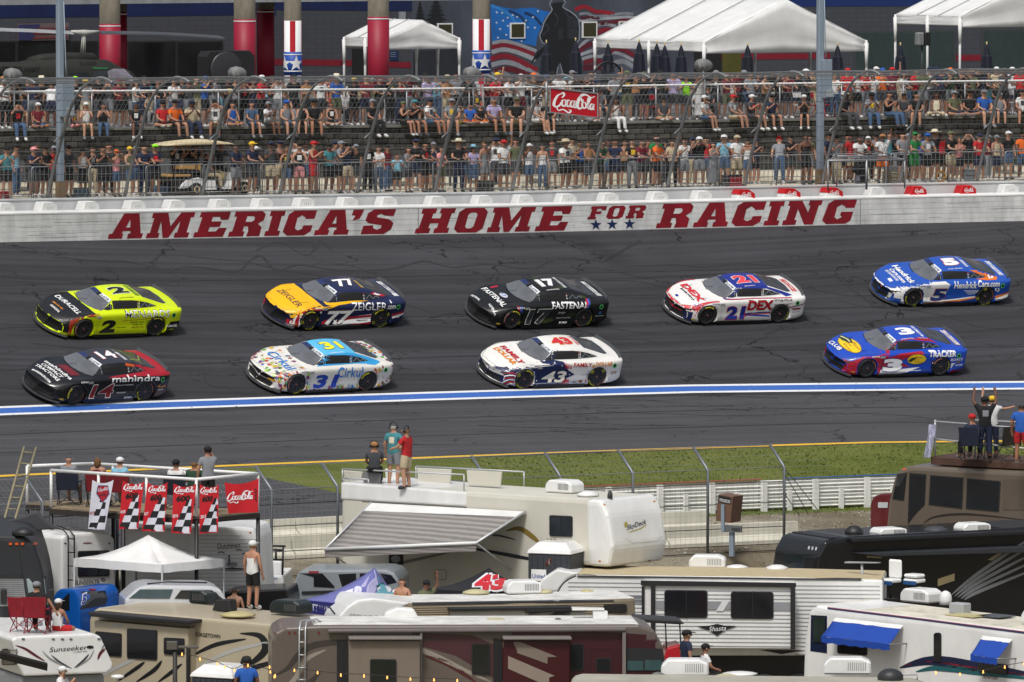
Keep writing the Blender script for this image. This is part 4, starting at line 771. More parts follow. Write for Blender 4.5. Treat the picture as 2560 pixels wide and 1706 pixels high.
# ---- 5
B5 = '#1d4fae'
c = make_car('blue race car number 5 with white front fender, lettered HendrickCars.com', B5,
 [('s', [(-2.5,.1),(-1.8,.12),(-.98,.12),(-.1,.12),(-.3,.2),(-.05,.80),(-.2,.88),(-1.4,.82),(-1.95,.68),(-2.1,.58),(-2.5,.48)], '#dcdcda'), ('s', [(-.9,.14),(.3,.20),(1.0,.30),(1.0,.34),(.3,.26),(-.9,.18)], '#c56a24', 1), ('s', [(-.9,.18),(.3,.26),(1.0,.34),(1.0,.37),(.3,.30),(-.9,.22)], '#dcdcda', 1), ('s', [(1.78,.36),(2.45,.52),(2.45,.44),(1.8,.28)], '#c56a24', 1), ('s', [(1.78,.28),(2.45,.44),(2.45,.30),(1.85,.18)], '#dcdcda', 1),
  ('s', [(.80,1.21),(1.3,1.16),(1.95,.98),(1.8,.92),(1.4,.91),(1.0,.93),(1.35,.97),(1.2,1.05)], '#d9701f'), ('h', [(-.9,-2.15),(-.5,-2.40),(0,-2.46),(.5,-2.40),(.9,-2.15),(.88,-1.9),(.8,-2.12),(.4,-2.34),(0,-2.38),(-.4,-2.34),(-.8,-2.12),(-.88,-1.9)], '#dcdcda'), ('f', [(-.86,.44),(0,.51),(.86,.44),(.8,.42),(0,.47),(-.8,.42)], '#d9701f'), ('f', [(.45,.10),(.62,.10),(.74,.40),(.6,.40)], '#dcdcda', 2), ('f', [(.60,.12),(.95,.12),(.95,.30),(.68,.28)], '#1b4596', 3)],
 [('T','s','Hendrick',.10,.66,.98,.88,Wt,{'b':.025,'sh':.03}), ('T','s','Cars.com',1.00,.71,1.88,.91,Wt,{'b':.03,'sh':.03}), ('N','s','5',-.78,.24,-.22,.66,'#16306e',{'ol':'#c25a20','sh':.12,'b':.04,'g':.014}), ('N','r','5',.05,-.28,.62,.28,Wt,{'ol':'#d8653a','b':.07}),
  ('T','h','Hendrick',-.70,-1.50,.76,-1.26,Wt,{'b':.03}), ('T','h','Cars.com',-.50,-1.74,.60,-1.56,Wt,{'b':.03}), ('P','h',[(.12,-2.12),(.34,-2.12),(.34,-2.0),(.12,-2.0)],0,0,0,0,Wt), ('P','s',[(1.52,.94),(1.72,.95),(1.70,1.04),(1.50,1.03)],0,0,0,0,Wt), ('T','s','V',1.55,.95,1.66,1.02,'#b52a30',{'off':.01}), ('T','r','KYLE LARSON',.0,-.535,.55,-.49,Wt), ('T','r','Valvoline',.74,-.42,.86,.42,Wt), ('T','r','HENDRICK',2.06,-.6,2.26,.6,Wt)]
 + [('S','s',[(.5+.06*k,.58-.045*k),(1.2,.58-.04*k),(1.75-.1*k,.60-.05*k)],.014,0,0,0,Wt) for k in range(4)] + [('S','h',[(-.5,-1.80-.03*k),(.4,-1.80-.03*k)],.012,0,0,0,Wt) for k in range(4)]
 + [('P','s',[(1.72+.06*i+.03*(j%2),.66-.05*j),(1.78+.06*i+.03*(j%2),.66-.05*j),(1.77+.06*i+.03*(j%2),.62-.05*j),(1.71+.06*i+.03*(j%2),.62-.05*j)],0,0,0,0,Wt) for i in (0, 2) for j in range(3)] + LOGO('#222a44'), ('p.yd', 'ypdd')); place_car(c, 2284.4, 744.7, 2463.5); cars.append(c)
# ---- 3
B3 = '#1746b4'; R3 = '#a5152c'
c = make_car('blue and red race car number 3, lettered TRACKER BOATS with a yellow oval emblem', B3,
 [('s', [(-2.5,.1),(-.98,.1),(-.90,.30),(-.6,.86),(-.2,1.16),(.3,1.23),(1.0,1.16),(1.3,1.08),(1.0,1.22),(.3,1.29),(-.3,1.22),(-.7,.93),(-1.0,.80),(-1.6,.74),(-2.0,.56),(-2.5,.5)], R3), ('s', [(-.9,.66),(-.2,.84),(.6,.89),(.7,.82),(-.3,.60),(.2,.38),(-.1,.36),(-.9,.40)], R3), ('s', [(-.98,.12),(-.2,.12),(.6,.36),(-.2,.30),(-.9,.30)], '#dcdcda', 1), ('s', [(1.75,.26),(1.95,.48),(1.78,.48)], '#dcdcda', 1), ('s', [(1.72,.14),(2.5,.14),(2.5,.24),(1.8,.24)], R3), ('f', [(.45,.10),(.95,.10),(.95,.40),(.7,.38)], R3), ('f', [(-.45,.10),(-.95,.10),(-.95,.45),(-.7,.38)], R3)],
 [('T','s','TRACKER',.86,.71,1.92,.91,Wt,{'b':.04,'ol':'#1a2c86','g':.012}), ('T','s','BOATS',1.72,.56,2.2,.65,Wt,{'sh':.02}), ('N','s','3',-.84,.24,-.10,.68,Wt,{'ol':'#1b2c74','b':.06}), ('N','r','3',.05,-.26,.66,.28,Wt,{'b':.05}),
  ('E','s','',.05,.46,.78,.82,'#8a6d14'), ('E','s','',.07,.48,.76,.80,'#e6c41c',{'off':.0075}), ('T','s','Bass',.36,.68,.62,.75,'#8c1420',{'b':.0}), ('T','s','Pro',.36,.59,.52,.66,'#8c1420',{'b':.0}), ('T','s','Shops',.34,.50,.64,.58,'#8c1420',{'b':.0}), ('P','s',[(.08,.60),(.2,.54),(.34,.64),(.38,.72),(.22,.70)],0,0,0,0,'#2e3a1c',{'off':.009}),
  ('E','h','',-.66,-2.02,.60,-1.32,'#8a6d14',{'n':'hood_emblem'}), ('E','h','',-.63,-1.99,.57,-1.35,'#e6c41c',{'n':'hood_emblem','off':.0075}), ('T','h','Bass',-.12,-1.56,.44,-1.43,'#8c1420',{'b':0}), ('T','h','Pro',-.20,-1.74,.12,-1.62,'#8c1420',{'b':0}), ('T','h','Shops',-.16,-1.92,.44,-1.79,'#8c1420',{'b':0}), ('P','h',[(-.82,-1.62),(-.45,-1.40),(-.1,-1.50),(-.14,-1.66),(-.45,-1.78),(-.7,-1.74)],0,0,0,0,'#2c3a22',{'off':.009}), ('S','h',[(-.72,-1.66),(-.45,-1.56),(-.2,-1.58)],.06,0,0,0,'#cfd0a0',{'off':.011}),
  ('T','h','CLUB',-.62,-2.22,.16,-2.05,Wt,{'ol':'#13204e'}), ('T','r','AUSTIN DILLON',-.05,-.535,.4,-.49,Wt), ('T','r','Huk Fishing',.58,-.53,.95,-.49,Wt), ('T','r','WHELEN',.74,-.42,.86,.42,Wt), ('T','r','TRACKER',2.06,-.6,2.26,.6,Wt,{'ol':'#7d2050'}), ('P','s',[(.98,.58),(1.30,.58),(1.28,.44),(1.14,.36),(1.0,.44)],0,0,0,0,'#4a2030'), ('T','s','600',1.02,.46,1.26,.54,Wt), ('T','s','MORTON BUILDINGS',.2,.24,.62,.27,Wt), ('P','s',[(2.0,.46),(2.12,.46),(2.12,.54),(2.0,.54)],0,0,0,0,'#7a6a3a'), ('T','s','NORRIS',1.95,.38,2.25,.42,Wt)] + LOGO(Wt), ('p.', 'yp.')); place_car(c, 2168.9, 921.5, 2352.6); cars.append(c)
# ================================================================== SPECTATOR AREA BEHIND THE WALL
ZG = ZB-.06; V_T = -6.5; ZG2 = zpx(437, atx0(V_T).y); ZT = zpx(310, atx0(V_T).y); V_RL = -7.3
CONC = dirtmat('concourse_concrete', (.40, .36, .27), (.62, .57, .45), 3, .4); CONG = dirtmat('shaded_terrace_concrete', (.09, .087, .085), (.16, .155, .15), 3, .4)  # terrace concrete is darkened to carry the shade among the spectators
strip('concourse_floor', [(-GAPW-.3, ZG), (-3.5, ZG+.02), (V_T, ZG2)], CONC); strip('terrace_floor', [(V_T-.02, ZT), (-12, ZT)], CONG)
b = MB(); b.quad(BF(-70, -9, ZT-.25), BF(70, -9, ZT-.25), BF(90, -140, ZT-.25), BF(-90, -140, ZT-.25)); tag(b.build('upper_terrace', CONG), kind='structure')
def zgv(v): return ZG + (ZG2-ZG)*max(0, (-v-3.5)/(-V_T-3.5))
# ---- block retaining wall
rw = tag(empty('retaining_wall', TR(0, V_T, ZG2)), 'dark grey block retaining wall with spectators sitting along its top', 'wall')
BM = [M(c, .9, noise=.3, scale=6, bump=.5) for c in ((.055, .052, .047), (.075, .07, .063), (.04, .038, .035))]
ch = (ZT-.06-ZG2)/9; bme = [MB().box((0, 0, 0), (.44, .16, ch*.93)).build('x', m, bevel=.02) for m in BM]; bmd = [o.data for o in bme]; [bpy.data.objects.remove(o) for o in bme]
low = MB(); cnt = 0
for r in range(9):
 for k in range(-52, 56):
  s = (k+.5*(r % 2))*.455; z = ZG2+(r+.5)*ch; p = TR(s, V_T-.08+random.uniform(-.012, .012)-.012*r+.05, z); ph = PHI(s); px_ = proj(p)[0]
  if r >= 6 and -12 < px_ < 2572 and cnt < 299:
   o = link('block', random.choice(bmd), rw, True); o.matrix_basis = WM(rw) @ (WM(rw).inverted() @ (Matrix.Translation(p) @ Matrix.Rotation(ph, 4, 'Z'))); cnt += 1
  else: low.box(p, (.44, .16, ch*.93), rot=ph, mi=random.randint(0, 2))
lo = low.build('lower_blocks', BM, rw, world=True); lo['kind'] = 'stuff'
sweep('coping', [(V_T+.03, ZT-.06), (V_T+.03, ZT+.012), (V_T-.4, ZT+.012), (V_T-.4, ZT-.06)], M((.16, .155, .14), .8, noise=.25), rw); sweep('backing', [(V_T-.16, ZG2), (V_T-.16, ZT-.05), (V_T-.4, ZT-.05), (V_T-.4, ZG2)], BM[0], rw)
# ---- white rail with chain link on the terrace
GALV = M((.33, .34, .36), .45, .6, noise=.15); GAL2 = M((.20, .205, .21), .5, .3, noise=0, key='wire'); WRAIL = M((.70, .70, .70), .4, noise=.05)
ZR = zpx(219, atx0(V_RL).y)
rl = tag(empty('terrace_railing', TR(0, V_RL, ZT)), 'white topped chain link railing that the upper spectators lean on', 'railing')
b = MB(); n = 60
b.tube([TR(-34+68*i/n, V_RL, ZR) for i in range(n+1)], .042, 6); b.build('top_rail', WRAIL, rl, world=True)
for i in range(-13, 15): b = MB(); b.bar(TR(i*2.4, V_RL, ZT), TR(i*2.4, V_RL, ZR-.03), .03, 6); b.build('post', GALV, rl, world=True)
b = MB(); hh = ZR-ZT-.1
for i in range(420):
 s = -34+i*.16
 for sg in (1, -1): b.bar(TR(s, V_RL, ZT+.04), TR(s+sg*hh*.6, V_RL, ZR-.05), .003, 3, smooth=False, caps=False)
o = b.build('chain_link', GAL2, rl, world=True, fix=False); o['kind'] = 'stuff'
# ---- white picket fence
pf = tag(empty('picket_fence', TR(s_at(1060, -9.2), -9.2, ZT)), 'white picket fence standing behind the upper rail below the small tent', 'fence')
s0, s1 = s_at(868, -9.2), s_at(1262, -9.2)
for k in range(44):
 s = s0+(s1-s0)*k/43; q = MB(); p = TR(s, -9.2, ZT-.2); q.box(p+V((0, 0, .75)), (.085, .02, 1.5), rot=PHI(s)); q.build('picket', WRAIL, pf, world=True)
q = MB()
for zz in (.35, 1.2): q.bar(TR(s0, -9.22, ZT+zz-.2), TR(s1, -9.22, ZT+zz-.2), .025, 4)
q.build('rail', WRAIL, pf, world=True)
# ---- catch fence
cf = tag(empty('catch_fence', TR(0, -1.25, ZG)), 'tall catch fence of leaning curved steel posts, cables and wire mesh', 'fence')
PRU = [0, .09, .23, .436, .64, .846, 1.0, 1.15, 1.24]; PRH = [0, .18, .41, .73, .894, .969, 1.0, .9875, .9625]
pr = crv(list(zip(PRU, PRH)), 3)
def fence_line(k, h=None):
 ax = 66+191*k; dx = 143-36*k/13.0*1.0; px = ax-dx; s = s_at(px, -1.25, ZG); base = TR(s, -1.25, ZG); S_ = FPX/base.y
 e = V((cos(R(45)), -sin(R(45)), 0))*(dx/S_/cos(R(45))); H = 4.06+.0*k; return base, e, H
def fence_pt(kf, u, h): base, e, H = fence_line(kf); return base + e*u + V((0, 0, H*h))
PST = M((.24, .245, .25), .5, .4, noise=.3, scale=5)
for k in range(-1, 15):
 b = MB(); b.tube([fence_pt(k, u, h) for u, h in pr], [.058 if h < .8 else .045 for u, h in pr][:len(pr)], 8); b.build('post', PST, cf, world=True)
 b = MB(); u0 = fence_pt(k, .30, .53); b.bar(u0, u0+V((.0, -.35, -.22))-V((.25, 0, 0)), .03, 5); b.build('brace', PST, cf, world=True)
ci = [0.6, 1.6, 2.5, 3.4, 4.6, 5.8, 7, 8, 9, 10.2, 11.4, 12.8, 14, 15.2, 16.6, 18, 19.5, 21, 22.5, 23.8]
for c in ci:
 i = int(c); f = c-i; a, d = pr[i], pr[min(i+1, len(pr)-1)]; u = a[0]+(d[0]-a[0])*f; h = a[1]+(d[1]-a[1])*f
 b = MB(); b.tube([fence_pt(-1+16*j/30, u, h) + V((0, 0, -.015*sin(j*1.7))) for j in range(31)], .011, 4); b.build('cable', GAL2, cf, world=True)
b = MB(); n = 250
for j in range(n):
 kf = -1+16*j/n; pts = [fence_pt(kf+.10*h, u, h) for u, h in pr[:20]]
 for a, d in zip(pts, pts[1:]): b.bar(a, d, .0032, 3, smooth=False, caps=False)
for h in [x/22 for x in range(1, 19)]:
 u = next(a[0]+(d[0]-a[0])*(h-a[1])/(d[1]-a[1]) for a, d in zip(pr, pr[1:]) if a[1] <= h <= d[1])
 pts = [fence_pt(-1+16*j/20, u, h) for j in range(21)]
 for a, d in zip(pts, pts[1:]): b.bar(a, d, .003, 3, smooth=False, caps=False)
o = b.build('wire_mesh', GAL2, cf, world=True, fix=False); o['kind'] = 'stuff'
# ---- crowd barricades
def barricade_mesh(L=2.28, H=1.08):
 f = MB(); r = .02; z0 = .16
 f.tube([(-L/2, 0, 0), (-L/2, 0, H-.1), (-L/2+.03, 0, H-.03), (-L/2+.1, 0, H), (L/2-.1, 0, H), (L/2-.03, 0, H-.03), (L/2, 0, H-.1), (L/2, 0, 0)], .022, 5); f.bar((-L/2, 0, z0), (L/2, 0, z0), .016, 5)
 for x in (-L/2+.2, L/2-.2): f.bar((x, -.28, .02), (x, .28, .02), .016, 4); f.bar((x, 0, 0), (x, 0, z0), .016, 4)
 g = MB()
 for i in range(1, 14): x = -L/2+L*i/14; g.bar((x, 0, z0), (x, 0, H), .0085, 4)
 return f.mesh('frame', GALV), g.mesh('bars', GALV)
FRM, BRM = barricade_mesh(); bc = [-60+i*143 for i in range(19)]
near = ['below the left picture edge', 'left of the left light pole', 'in front of the woman in a white tank top', 'under the rear of the golf cart', 'under the front of the golf cart', 'right of the golf cart', 'in front of the red tank top man', 'left of the child in light blue', 'in front of the child in light blue', 'in front of the cowboy hat man', 'in front of the white shirt man with raised arm', 'in front of the woman in white boots', 'in front of the big man in a straw hat', 'in front of the man in a dark green shirt', 'in front of the orange shirt man near the middle', 'in front of the woman in a long striped dress', 'in front of the people sitting left of the right pole', 'right of the right light pole behind the camera platform', 'nearest the right picture edge']
for i, px in enumerate(bc):
 s = s_at(px+70, -1.62, ZG); e = empty('barricade', TR(s, -1.62, ZG), PHI(s)+random.uniform(-.02, .02)); link('frame', FRM, e); q = link('bars', BRM, e); q['kind'] = 'stuff'
 tag(e, 'grey steel crowd barricade ' + near[i], 'barricade', 'crowd barricades along the top of the wall')
# ---- building with painted wall
WB = -55.0; bt = WB
bld = tag(empty('grandstand_building', BF(0, WB, ZT-.25)), 'dark grey block building with blue band, murals, shop windows and shutters', 'building')
def blockmat(c):
 m, n, N, b = nodemat('painted_block'); L = n.links.new; tc = N.new('ShaderNodeTexCoord'); br = N.new('ShaderNodeTexBrick'); mp = N.new('ShaderNodeMapping'); mp.inputs['Rotation'].default_value = (pi/2, 0, 0)
 L(tc.outputs['Object'], mp.inputs[0]); L(mp.outputs[0], br.inputs['Vector']); br.inputs['Scale'].default_value = 1; br.inputs['Brick Width'].default_value = .4; br.inputs['Row Height'].default_value = .2; br.inputs['Mortar Size'].default_value = .008; br.offset = 0
 k = srgb(c); br.inputs['Color1'].default_value = (*k, 1); br.inputs['Color2'].default_value = (*[x*.93 for x in k], 1); br.inputs['Mortar'].default_value = (*[x*.6 for x in k], 1)
 L(br.outputs[0], b.inputs['Base Color']); b.inputs['Roughness'].default_value = .7; bp = N.new('ShaderNodeBump'); bp.inputs['Strength'].default_value = .6; bp.inputs['Distance'].default_value = .01; bp.invert = True; L(br.outputs['Fac'], bp.inputs['Height']); L(bp.outputs[0], b.inputs['Normal']); return m
GW = blockmat((.055, .058, .072)); bld.rotation_euler = (0, 0, PH0)
b = MB(); b.box((0, 4, 5), (130, 8, 12)); bwall = b.build('wall', GW, bld)
def wp(px, py, w=WB):        # photo pixel -> (t, z) on a vertical plane parallel to the building
 d = ray(px, py); o = BF(0, w); k = (o - CAM).dot(L0)/d.dot(L0); p = CAM + d*k; return (p - o).dot(T0), p.z
def bpanel(name, x0, y0, x1, y1, mat, d0=0.0, d1=.04, w=WB, parent=None):
 a = wp(x0, y1, w); c = wp(x1, y0, w); parent = parent or bld; q = MB(); z0 = a[1]-(ZT-.25)
 q.box(((a[0]+c[0])/2, -(w-WB) - (d0+d1)/2, (z0+c[1]-(ZT-.25))/2), (c[0]-a[0], d1-d0, c[1]-(ZT-.25)-z0)); return q.build(name, mat, parent)
def bd(shape, c, name='mural', off=.006, step=40): return decal(shape, c if not isinstance(c, str) else M(c, .7, noise=.3, scale=1.3, key='mural'), name, bld, bwall, None, off, 0, step)
NB = M('#0a1b48', .6, noise=.25, scale=.8)
for x0, y0, x1, y1 in ((-40, 46, 690, 37), (683, 25, 1030, 28)): bd(poly2([(x0, -40), (x1, -40), (x1, y1), (x0, y0)]), NB, 'blue_band', .012)
bd(poly2([(1760, -40), (2600, -40), (2600, 14), (1760, 18)]), M('#0e2a66', .6, noise=.2), 'blue_band', .012)
RS = M('#7a0f24', .6, noise=.2)
for x0, y0, x1, y1 in ((683, 163, 856, 165), (850, 165, 1027, 171), (1740, 150, 2075, 148), (2387, 153, 2452, 152)): bd(poly2([(x0, y0-15), (x1, y1-15), (x1, y1), (x0, y0)]), RS, 'red_stripe', .010)
# mural: grey field, pines, flag, soldier
u5 = lambda pts: [(820+x/5.602, y/5.602) for x, y in pts]; u2 = lambda pts: [(1200+x/5.602, y/5.602) for x, y in pts]
bd(poly2([(1030, -30), (1770, -30), (1770, 240), (1030, 240)]), M('#454a56', .7, noise=.55, scale=.5, key='m0'), 'mural_ground', .004)
for cx, w0, h0, yb in ((1050, 16, 60, 56), (1090, 34, 75, 62)):
 q = [(cx, yb-h0)]; k = 7
 for i in range(1, k+1): q += [(cx+w0*i/k, yb-h0+h0*i/k), (cx+w0*i/k*.45, yb-h0+h0*(i+.05)/k)]
 q += [(cx+3, yb+12), (cx-3, yb+12)] + [(2*cx-x, y) for x, y in q[:0:-1]]; bd(poly2(q), '#14171d', 'mural_tree', .008)
bd(poly2(u5([(1190, 720), (1830, 690), (1860, 1100), (1190, 1100)])), '#23272f', 'mural_shadow', .007)
bd(poly2(u2([(145,65),(300,100),(480,130),(600,115),(760,110),(880,150),(985,170),(900,260),(840,420),(800,520),(780,650),(640,620),(520,590),(400,560),(300,560),(170,600),(150,300)])), '#1563b0', 'mural_flag', .008)
for p_, c_ in (([(150,75),(300,140),(420,220),(500,330)], '#2b7bc0'), ([(620,180),(760,240),(860,350)], '#0a2f5c'), ([(160,420),(300,470),(480,560)], '#1b62a6'), ([(400,150),(560,230),(640,330)], '#0b3566')): bd(stroke2(crv(u2(p_), 5), 7), c_, 'mural_fold', .012)
fl = [('#8f9299', [(170,610),(330,580),(520,620),(790,720)], 9), ('#7d1428', [(165,665),(330,635),(520,675),(760,760)], 11), ('#9a9da4', [(160,735),(330,695),(520,735),(780,840)], 11), ('#84132a', [(150,830),(330,785),(520,840),(800,990)], 13), ('#8d9098', [(160,915),(330,875),(520,910),(830,1070)], 12), ('#5f1022', [(200,1010),(400,970),(600,1020),(830,1110)], 14), ('#7e8189', [(160,1040),(300,1010),(420,1070)], 9),
 ('#8e1426', [(1330,140),(1440,95),(1530,120),(1620,165),(1720,170),(1880,200)], 10), ('#7d8088', [(1390,200),(1500,190),(1600,230),(1800,220),(2000,190),(2150,200)], 7), ('#4d1420', [(1400,260),(1560,250),(1700,260)], 8), ('#999ca3', [(1390,290),(1600,270),(1850,255),(2050,240),(2200,255)], 7), ('#5e1222', [(1600,340),(1800,320),(2000,290),(2200,270)], 9), ('#8b8e96', [(1640,360),(1760,340),(1900,370)], 8), ('#7f1328', [(1640,460),(1750,420),(1880,440),(1950,450)], 12),
 ('#8f9299', [(1390,680),(1500,560),(1650,520),(1800,490)], 8), ('#561225', [(1390,720),(1500,640),(1700,590)], 12), ('#9497a0', [(1400,770),(1600,700),(1700,660),(1900,690)], 8), ('#6a1226', [(1450,880),(1600,850),(1750,860),(1850,700),(2000,700),(2160,780)], 12), ('#8f929a', [(1430,830),(1560,790),(1700,790),(1900,740),(2150,850)], 8), ('#541021', [(1440,960),(1600,940),(1720,950)], 14), ('#83868e', [(1850,900),(2000,860),(2150,940)], 12)]
for c_, p_, w_ in fl: bd(stroke2(crv(u2(p_), 5), w_), c_, 'mural_stripe', .010)
for x, y in [(232,175),(230,320),(322,292),(280,410),(365,490),(250,530),(580,578),(455,213),(518,240),(640,290),(388,365),(810,160),(740,245),(765,390),(668,385),(308,182),(385,250)]: q = u2([(x, y)])[0]; bd(star2(q[0], q[1], 3.6), '#c9ced8', 'mural_star', .014)
SO = u2([(985,85),(985,40),(1010,5),(1030,-40),(1140,-40),(1170,10),(1188,40),(1162,62),(1150,105),(1190,135),(1260,170),(1335,230),(1372,280),(1385,400),(1378,560),(1330,610),(1325,720),(1340,1120),(1180,1120),(1150,980),(1120,880),(1080,950),(1050,1120),(990,1120),(960,900),(950,700),(962,625),(880,600),(850,540),(840,490),(870,430),(900,320),(955,225),(1000,170),(1015,130),(1000,95)])
bd(stroke2(SO+[SO[0]], 5), '#8c93a0', 'mural_halo', .015); bd(poly2(SO), '#14161b', 'mural_soldier', .018)
bd(poly2(u2([(955,600),(780,750),(700,905),(760,840),(810,810),(960,650)])), '#0e1014', 'mural_rifle', .020); bd(poly2(u2([(985,75),(985,40),(1010,5),(1030,-40),(1140,-40),(1170,10),(1188,45),(1120,32),(1040,40)])), '#3d424c', 'mural_helmet', .021)
for p_ in ([(1030,180),(1090,260),(1050,380)], [(900,330),(960,400),(870,500)], [(1200,160),(1230,230),(1340,260)]): bd(stroke2(crv(u2(p_), 4), 4), '#2c313a', 'mural_fold', .022)
for x0, y0, x1, y1 in ((1090,400,1160,550), (1220,255,1290,390), (1300,255,1365,390), (1220,400,1365,545)): bd(poly2(u2([(x0,y0),(x1,y0),(x1,y1),(x0,y1)])), '#262a32', 'mural_pouch', .022)
def bwindow(x0, y0, x1, y1):
 f = bpanel('window', x0, y0, x1, y1, WRAIL, .0, .05); g = bpanel('pane', x0+3.5, y0+3.5, x1-3.5, y1-3.5, M('#35331c', .5, noise=.15), .04, .06); g.parent = f; return f
for q in ((1274, 57, 1312, 97), (1454, 54, 1492, 95), (1546, 53, 1582, 93), (1092, 58, 1131, 100)): bwindow(*q)
f = bpanel('louvre_vent', 997, 30, 1012, 48, M('#8c8f94', .6), .0, .08)
# storefront glass, frames, banner
sg = M((.012, .013, .015), .15, noise=.6, scale=1.2, key='store')
for x0, x1 in ((-60, 40), (40, 150), (150, 244), (316, 440), (440, 556)): f = bpanel('shop_window', x0, 102, x1, 232, M((.02, .02, .022), .5), .0, .06); g = bpanel('pane', x0+4, 106, x1-4, 232, sg, .055, .07); g.parent = f
def faint(c): return M(c, .8, noise=.35, scale=2, key='faint')
bn = tag(empty('flag_banner', BF(wp(44, 58, WB+.12)[0], WB+.12, 0)), 'faded flag banner hung on the grey wall behind the helicopter', 'banner')
def wplate(name, pts, w, mat, parent, th=.02):
 q = MB(); P2 = [wp(x, y, w) for x, y in pts]; o = BF(0, w); q.prism(P2, L0*th, (V((o.x, o.y, 0)), T0, V((0, 0, 1)))); return q.build(name, mat, parent, world=True)
wplate('cloth', [(44, 60), (172, 57), (172, 100), (44, 103)], WB+.12, faint('#6a5a5e'), bn)
wplate('canton', [(46, 62), (100, 61), (78, 101), (46, 101)], WB+.145, faint('#2b2f5a'), bn)
for k in range(3): wplate('stripe', [(84+k*0, 70+k*11), (170, 68+k*11), (170, 73+k*11), (82, 76+k*11)], WB+.145, faint('#6a2f33'), bn)
# shutters
for x0, x1, y0 in ((2135, 2388, 75), (2452, 2640, 70)):
 fr = bpanel('shutter_frame', x0, y0, x1, 232, M((.05, .055, .06), .5), .0, .05)
 t0, zt = wp(x0+6, y0+5); t1, zb_ = wp(x1-6, 180)
 for k in range(16):
  z = zt-.03-k*.105-(ZT-.25); q = MB(); q.box(((t0+t1)/2, -.065, z-.05), (t1-t0, .03, .095)); g = q.build('slat', M('#3c4a4a', .5, .3, noise=.15), fr);
# doorway and yellow wall under the big tent
bpanel('doorway', 1735, 127, 1803, 235, DARK, .0, .03); bpanel('yellow_wall', 1805, 127, 1852, 235, M('#4c4a16', .7, noise=.2), .0, .04); bpanel('door', 880, 122, 919, 200, DARK, .0, .04)
f = bpanel('wall_sign', 974, 127, 995, 152, M('#13284f', .6, noise=0), .0, .03)
for k in range(3): decal(poly2([(976, 131+k*5), (990, 131+k*5), (990, 132.2+k*5), (976, 132.2+k*5)]), flat('#8a95a8'), 'sign_lettering', f, [f], None, .004, 0, 0)
# overhead deck edge on the left
dk = tag(empty('overhead_deck', BF(-20, -46, 22.2)), 'pale concrete deck edge of the grandstand above the red columns', 'deck')
q = MB(); t0, z0 = wp(-80, 14, -46); t1, z1 = wp(1240, -10, -46); o_ = BF(0, -46, 0)
q.prism([(t0, z0), (t0, z0+.55), (t1+2, z0+.55), (t1+2, z0)], -L0*.5, (o_, T0, V((0, 0, 1)))); q.build('fascia', M('#8b8d90', .7, noise=.25), dk, world=True)
q = MB(); q.prism([(t0, z0+.3), (t0, z0+.6), (t1+2, z0+.6), (t1+2, z0+.3)], -L0*3.5, (BF(0, -46.5, 0), T0, V((0, 0, 1)))); q.build('slab', M('#77797c', .8, noise=.2), dk, world=True)
# ---- columns
def column(px, wpx, w, ytop, label, pat=False):
 t, _ = wp(px, 150, w); p = BF(t, w, ZT-.3); r = wpx/2/(FPX/p.y); e = tag(empty('column', p), label, 'column', 'columns under the grandstand'); z = lambda y: wp(px, y, w)[1]-p.z; top = 23.5-p.z
 MB().lathe([(r*.985, 0), (r*.985, top)], 28).build('shaft', M((.17, .15, .115), .9, noise=.45, scale=2.2, bump=.3, key='colc'), e)
 if not pat:
  MB().lathe([(r*1.01, 0), (r*1.01, z(ytop))], 28).build('red_wrap', M('#8e0a2c', .55, noise=.08), e); MB().lathe([(r*1.025, z(ytop+7)), (r*1.025, z(ytop+4))], 28).build('white_ring', WRAIL, e)
 else:
  MB().lathe([(r*1.01, 0), (r*1.01, z(ytop))], 28).build('white_wrap', M((.75, .75, .76), .55, noise=.03), e)
  q = MB()
  for k in range(4):
   a0 = -pi/2 - .30+k*pi/2; a1 = a0+.62
   vs = [((r*1.025)*cos(a), (r*1.025)*sin(a), zz) for a in [a0+(a1-a0)*i/4 for i in range(5)] for zz in (.01, z(ytop)-.005)]; q.add(vs, [(2*i, 2*i+2, 2*i+3, 2*i+1) for i in range(4)], 0, True)
  q.build('red_stripe', M('#b5122a', .55, noise=.03), e)
  za, zb2 = z(ytop+136), z(ytop+78); MB().lathe([(r*1.04, za), (r*1.04, zb2)], 28).build('blue_band', M('#16469c', .55, noise=.03), e)
  for zz in (za+.12, zb2-.12): MB().lathe([(r*1.05, zz), (r*1.05, zz+.045)], 28).build('white_ring', WRAIL, e)
  q = MB()
  for a in (-pi/2+.42, -pi/2-1.05, pi/2):
   bm_ = cut2(star2(0, 0, .30), .06); bm_.verts.index_update(); zc = (za+zb2)/2; q.add([(r*1.05*cos(a+v_.co.x/r), r*1.05*sin(a+v_.co.x/r), zc-v_.co.y) for v_ in bm_.verts], [[v_.index for v_ in f_.verts] for f_ in bm_.faces]); bm_.free()
  q.build('star', WRAIL, e, fix=False)
 return e
column(275, 53, -40, 60, 'leftmost thick red wrapped concrete column in front of the shop'); column(303, 30, -50, 30, 'slim red column half hidden behind the leftmost thick red one')
column(612, 55, -40, 48, 'red wrapped column beside the black fan, nearer of the touching pair'); column(664, 44, -50, 24, 'red wrapped column behind and right of its touching partner')
column(732, 44, -22, 52, 'star and stripe wrapped column with spectators left of the small tent', True); column(946, 54, -34, 42, 'red wrapped column standing in front of the small white tent'); column(1203, 44, -22, 48, 'star and stripe wrapped column at the left edge of the flag mural', True)
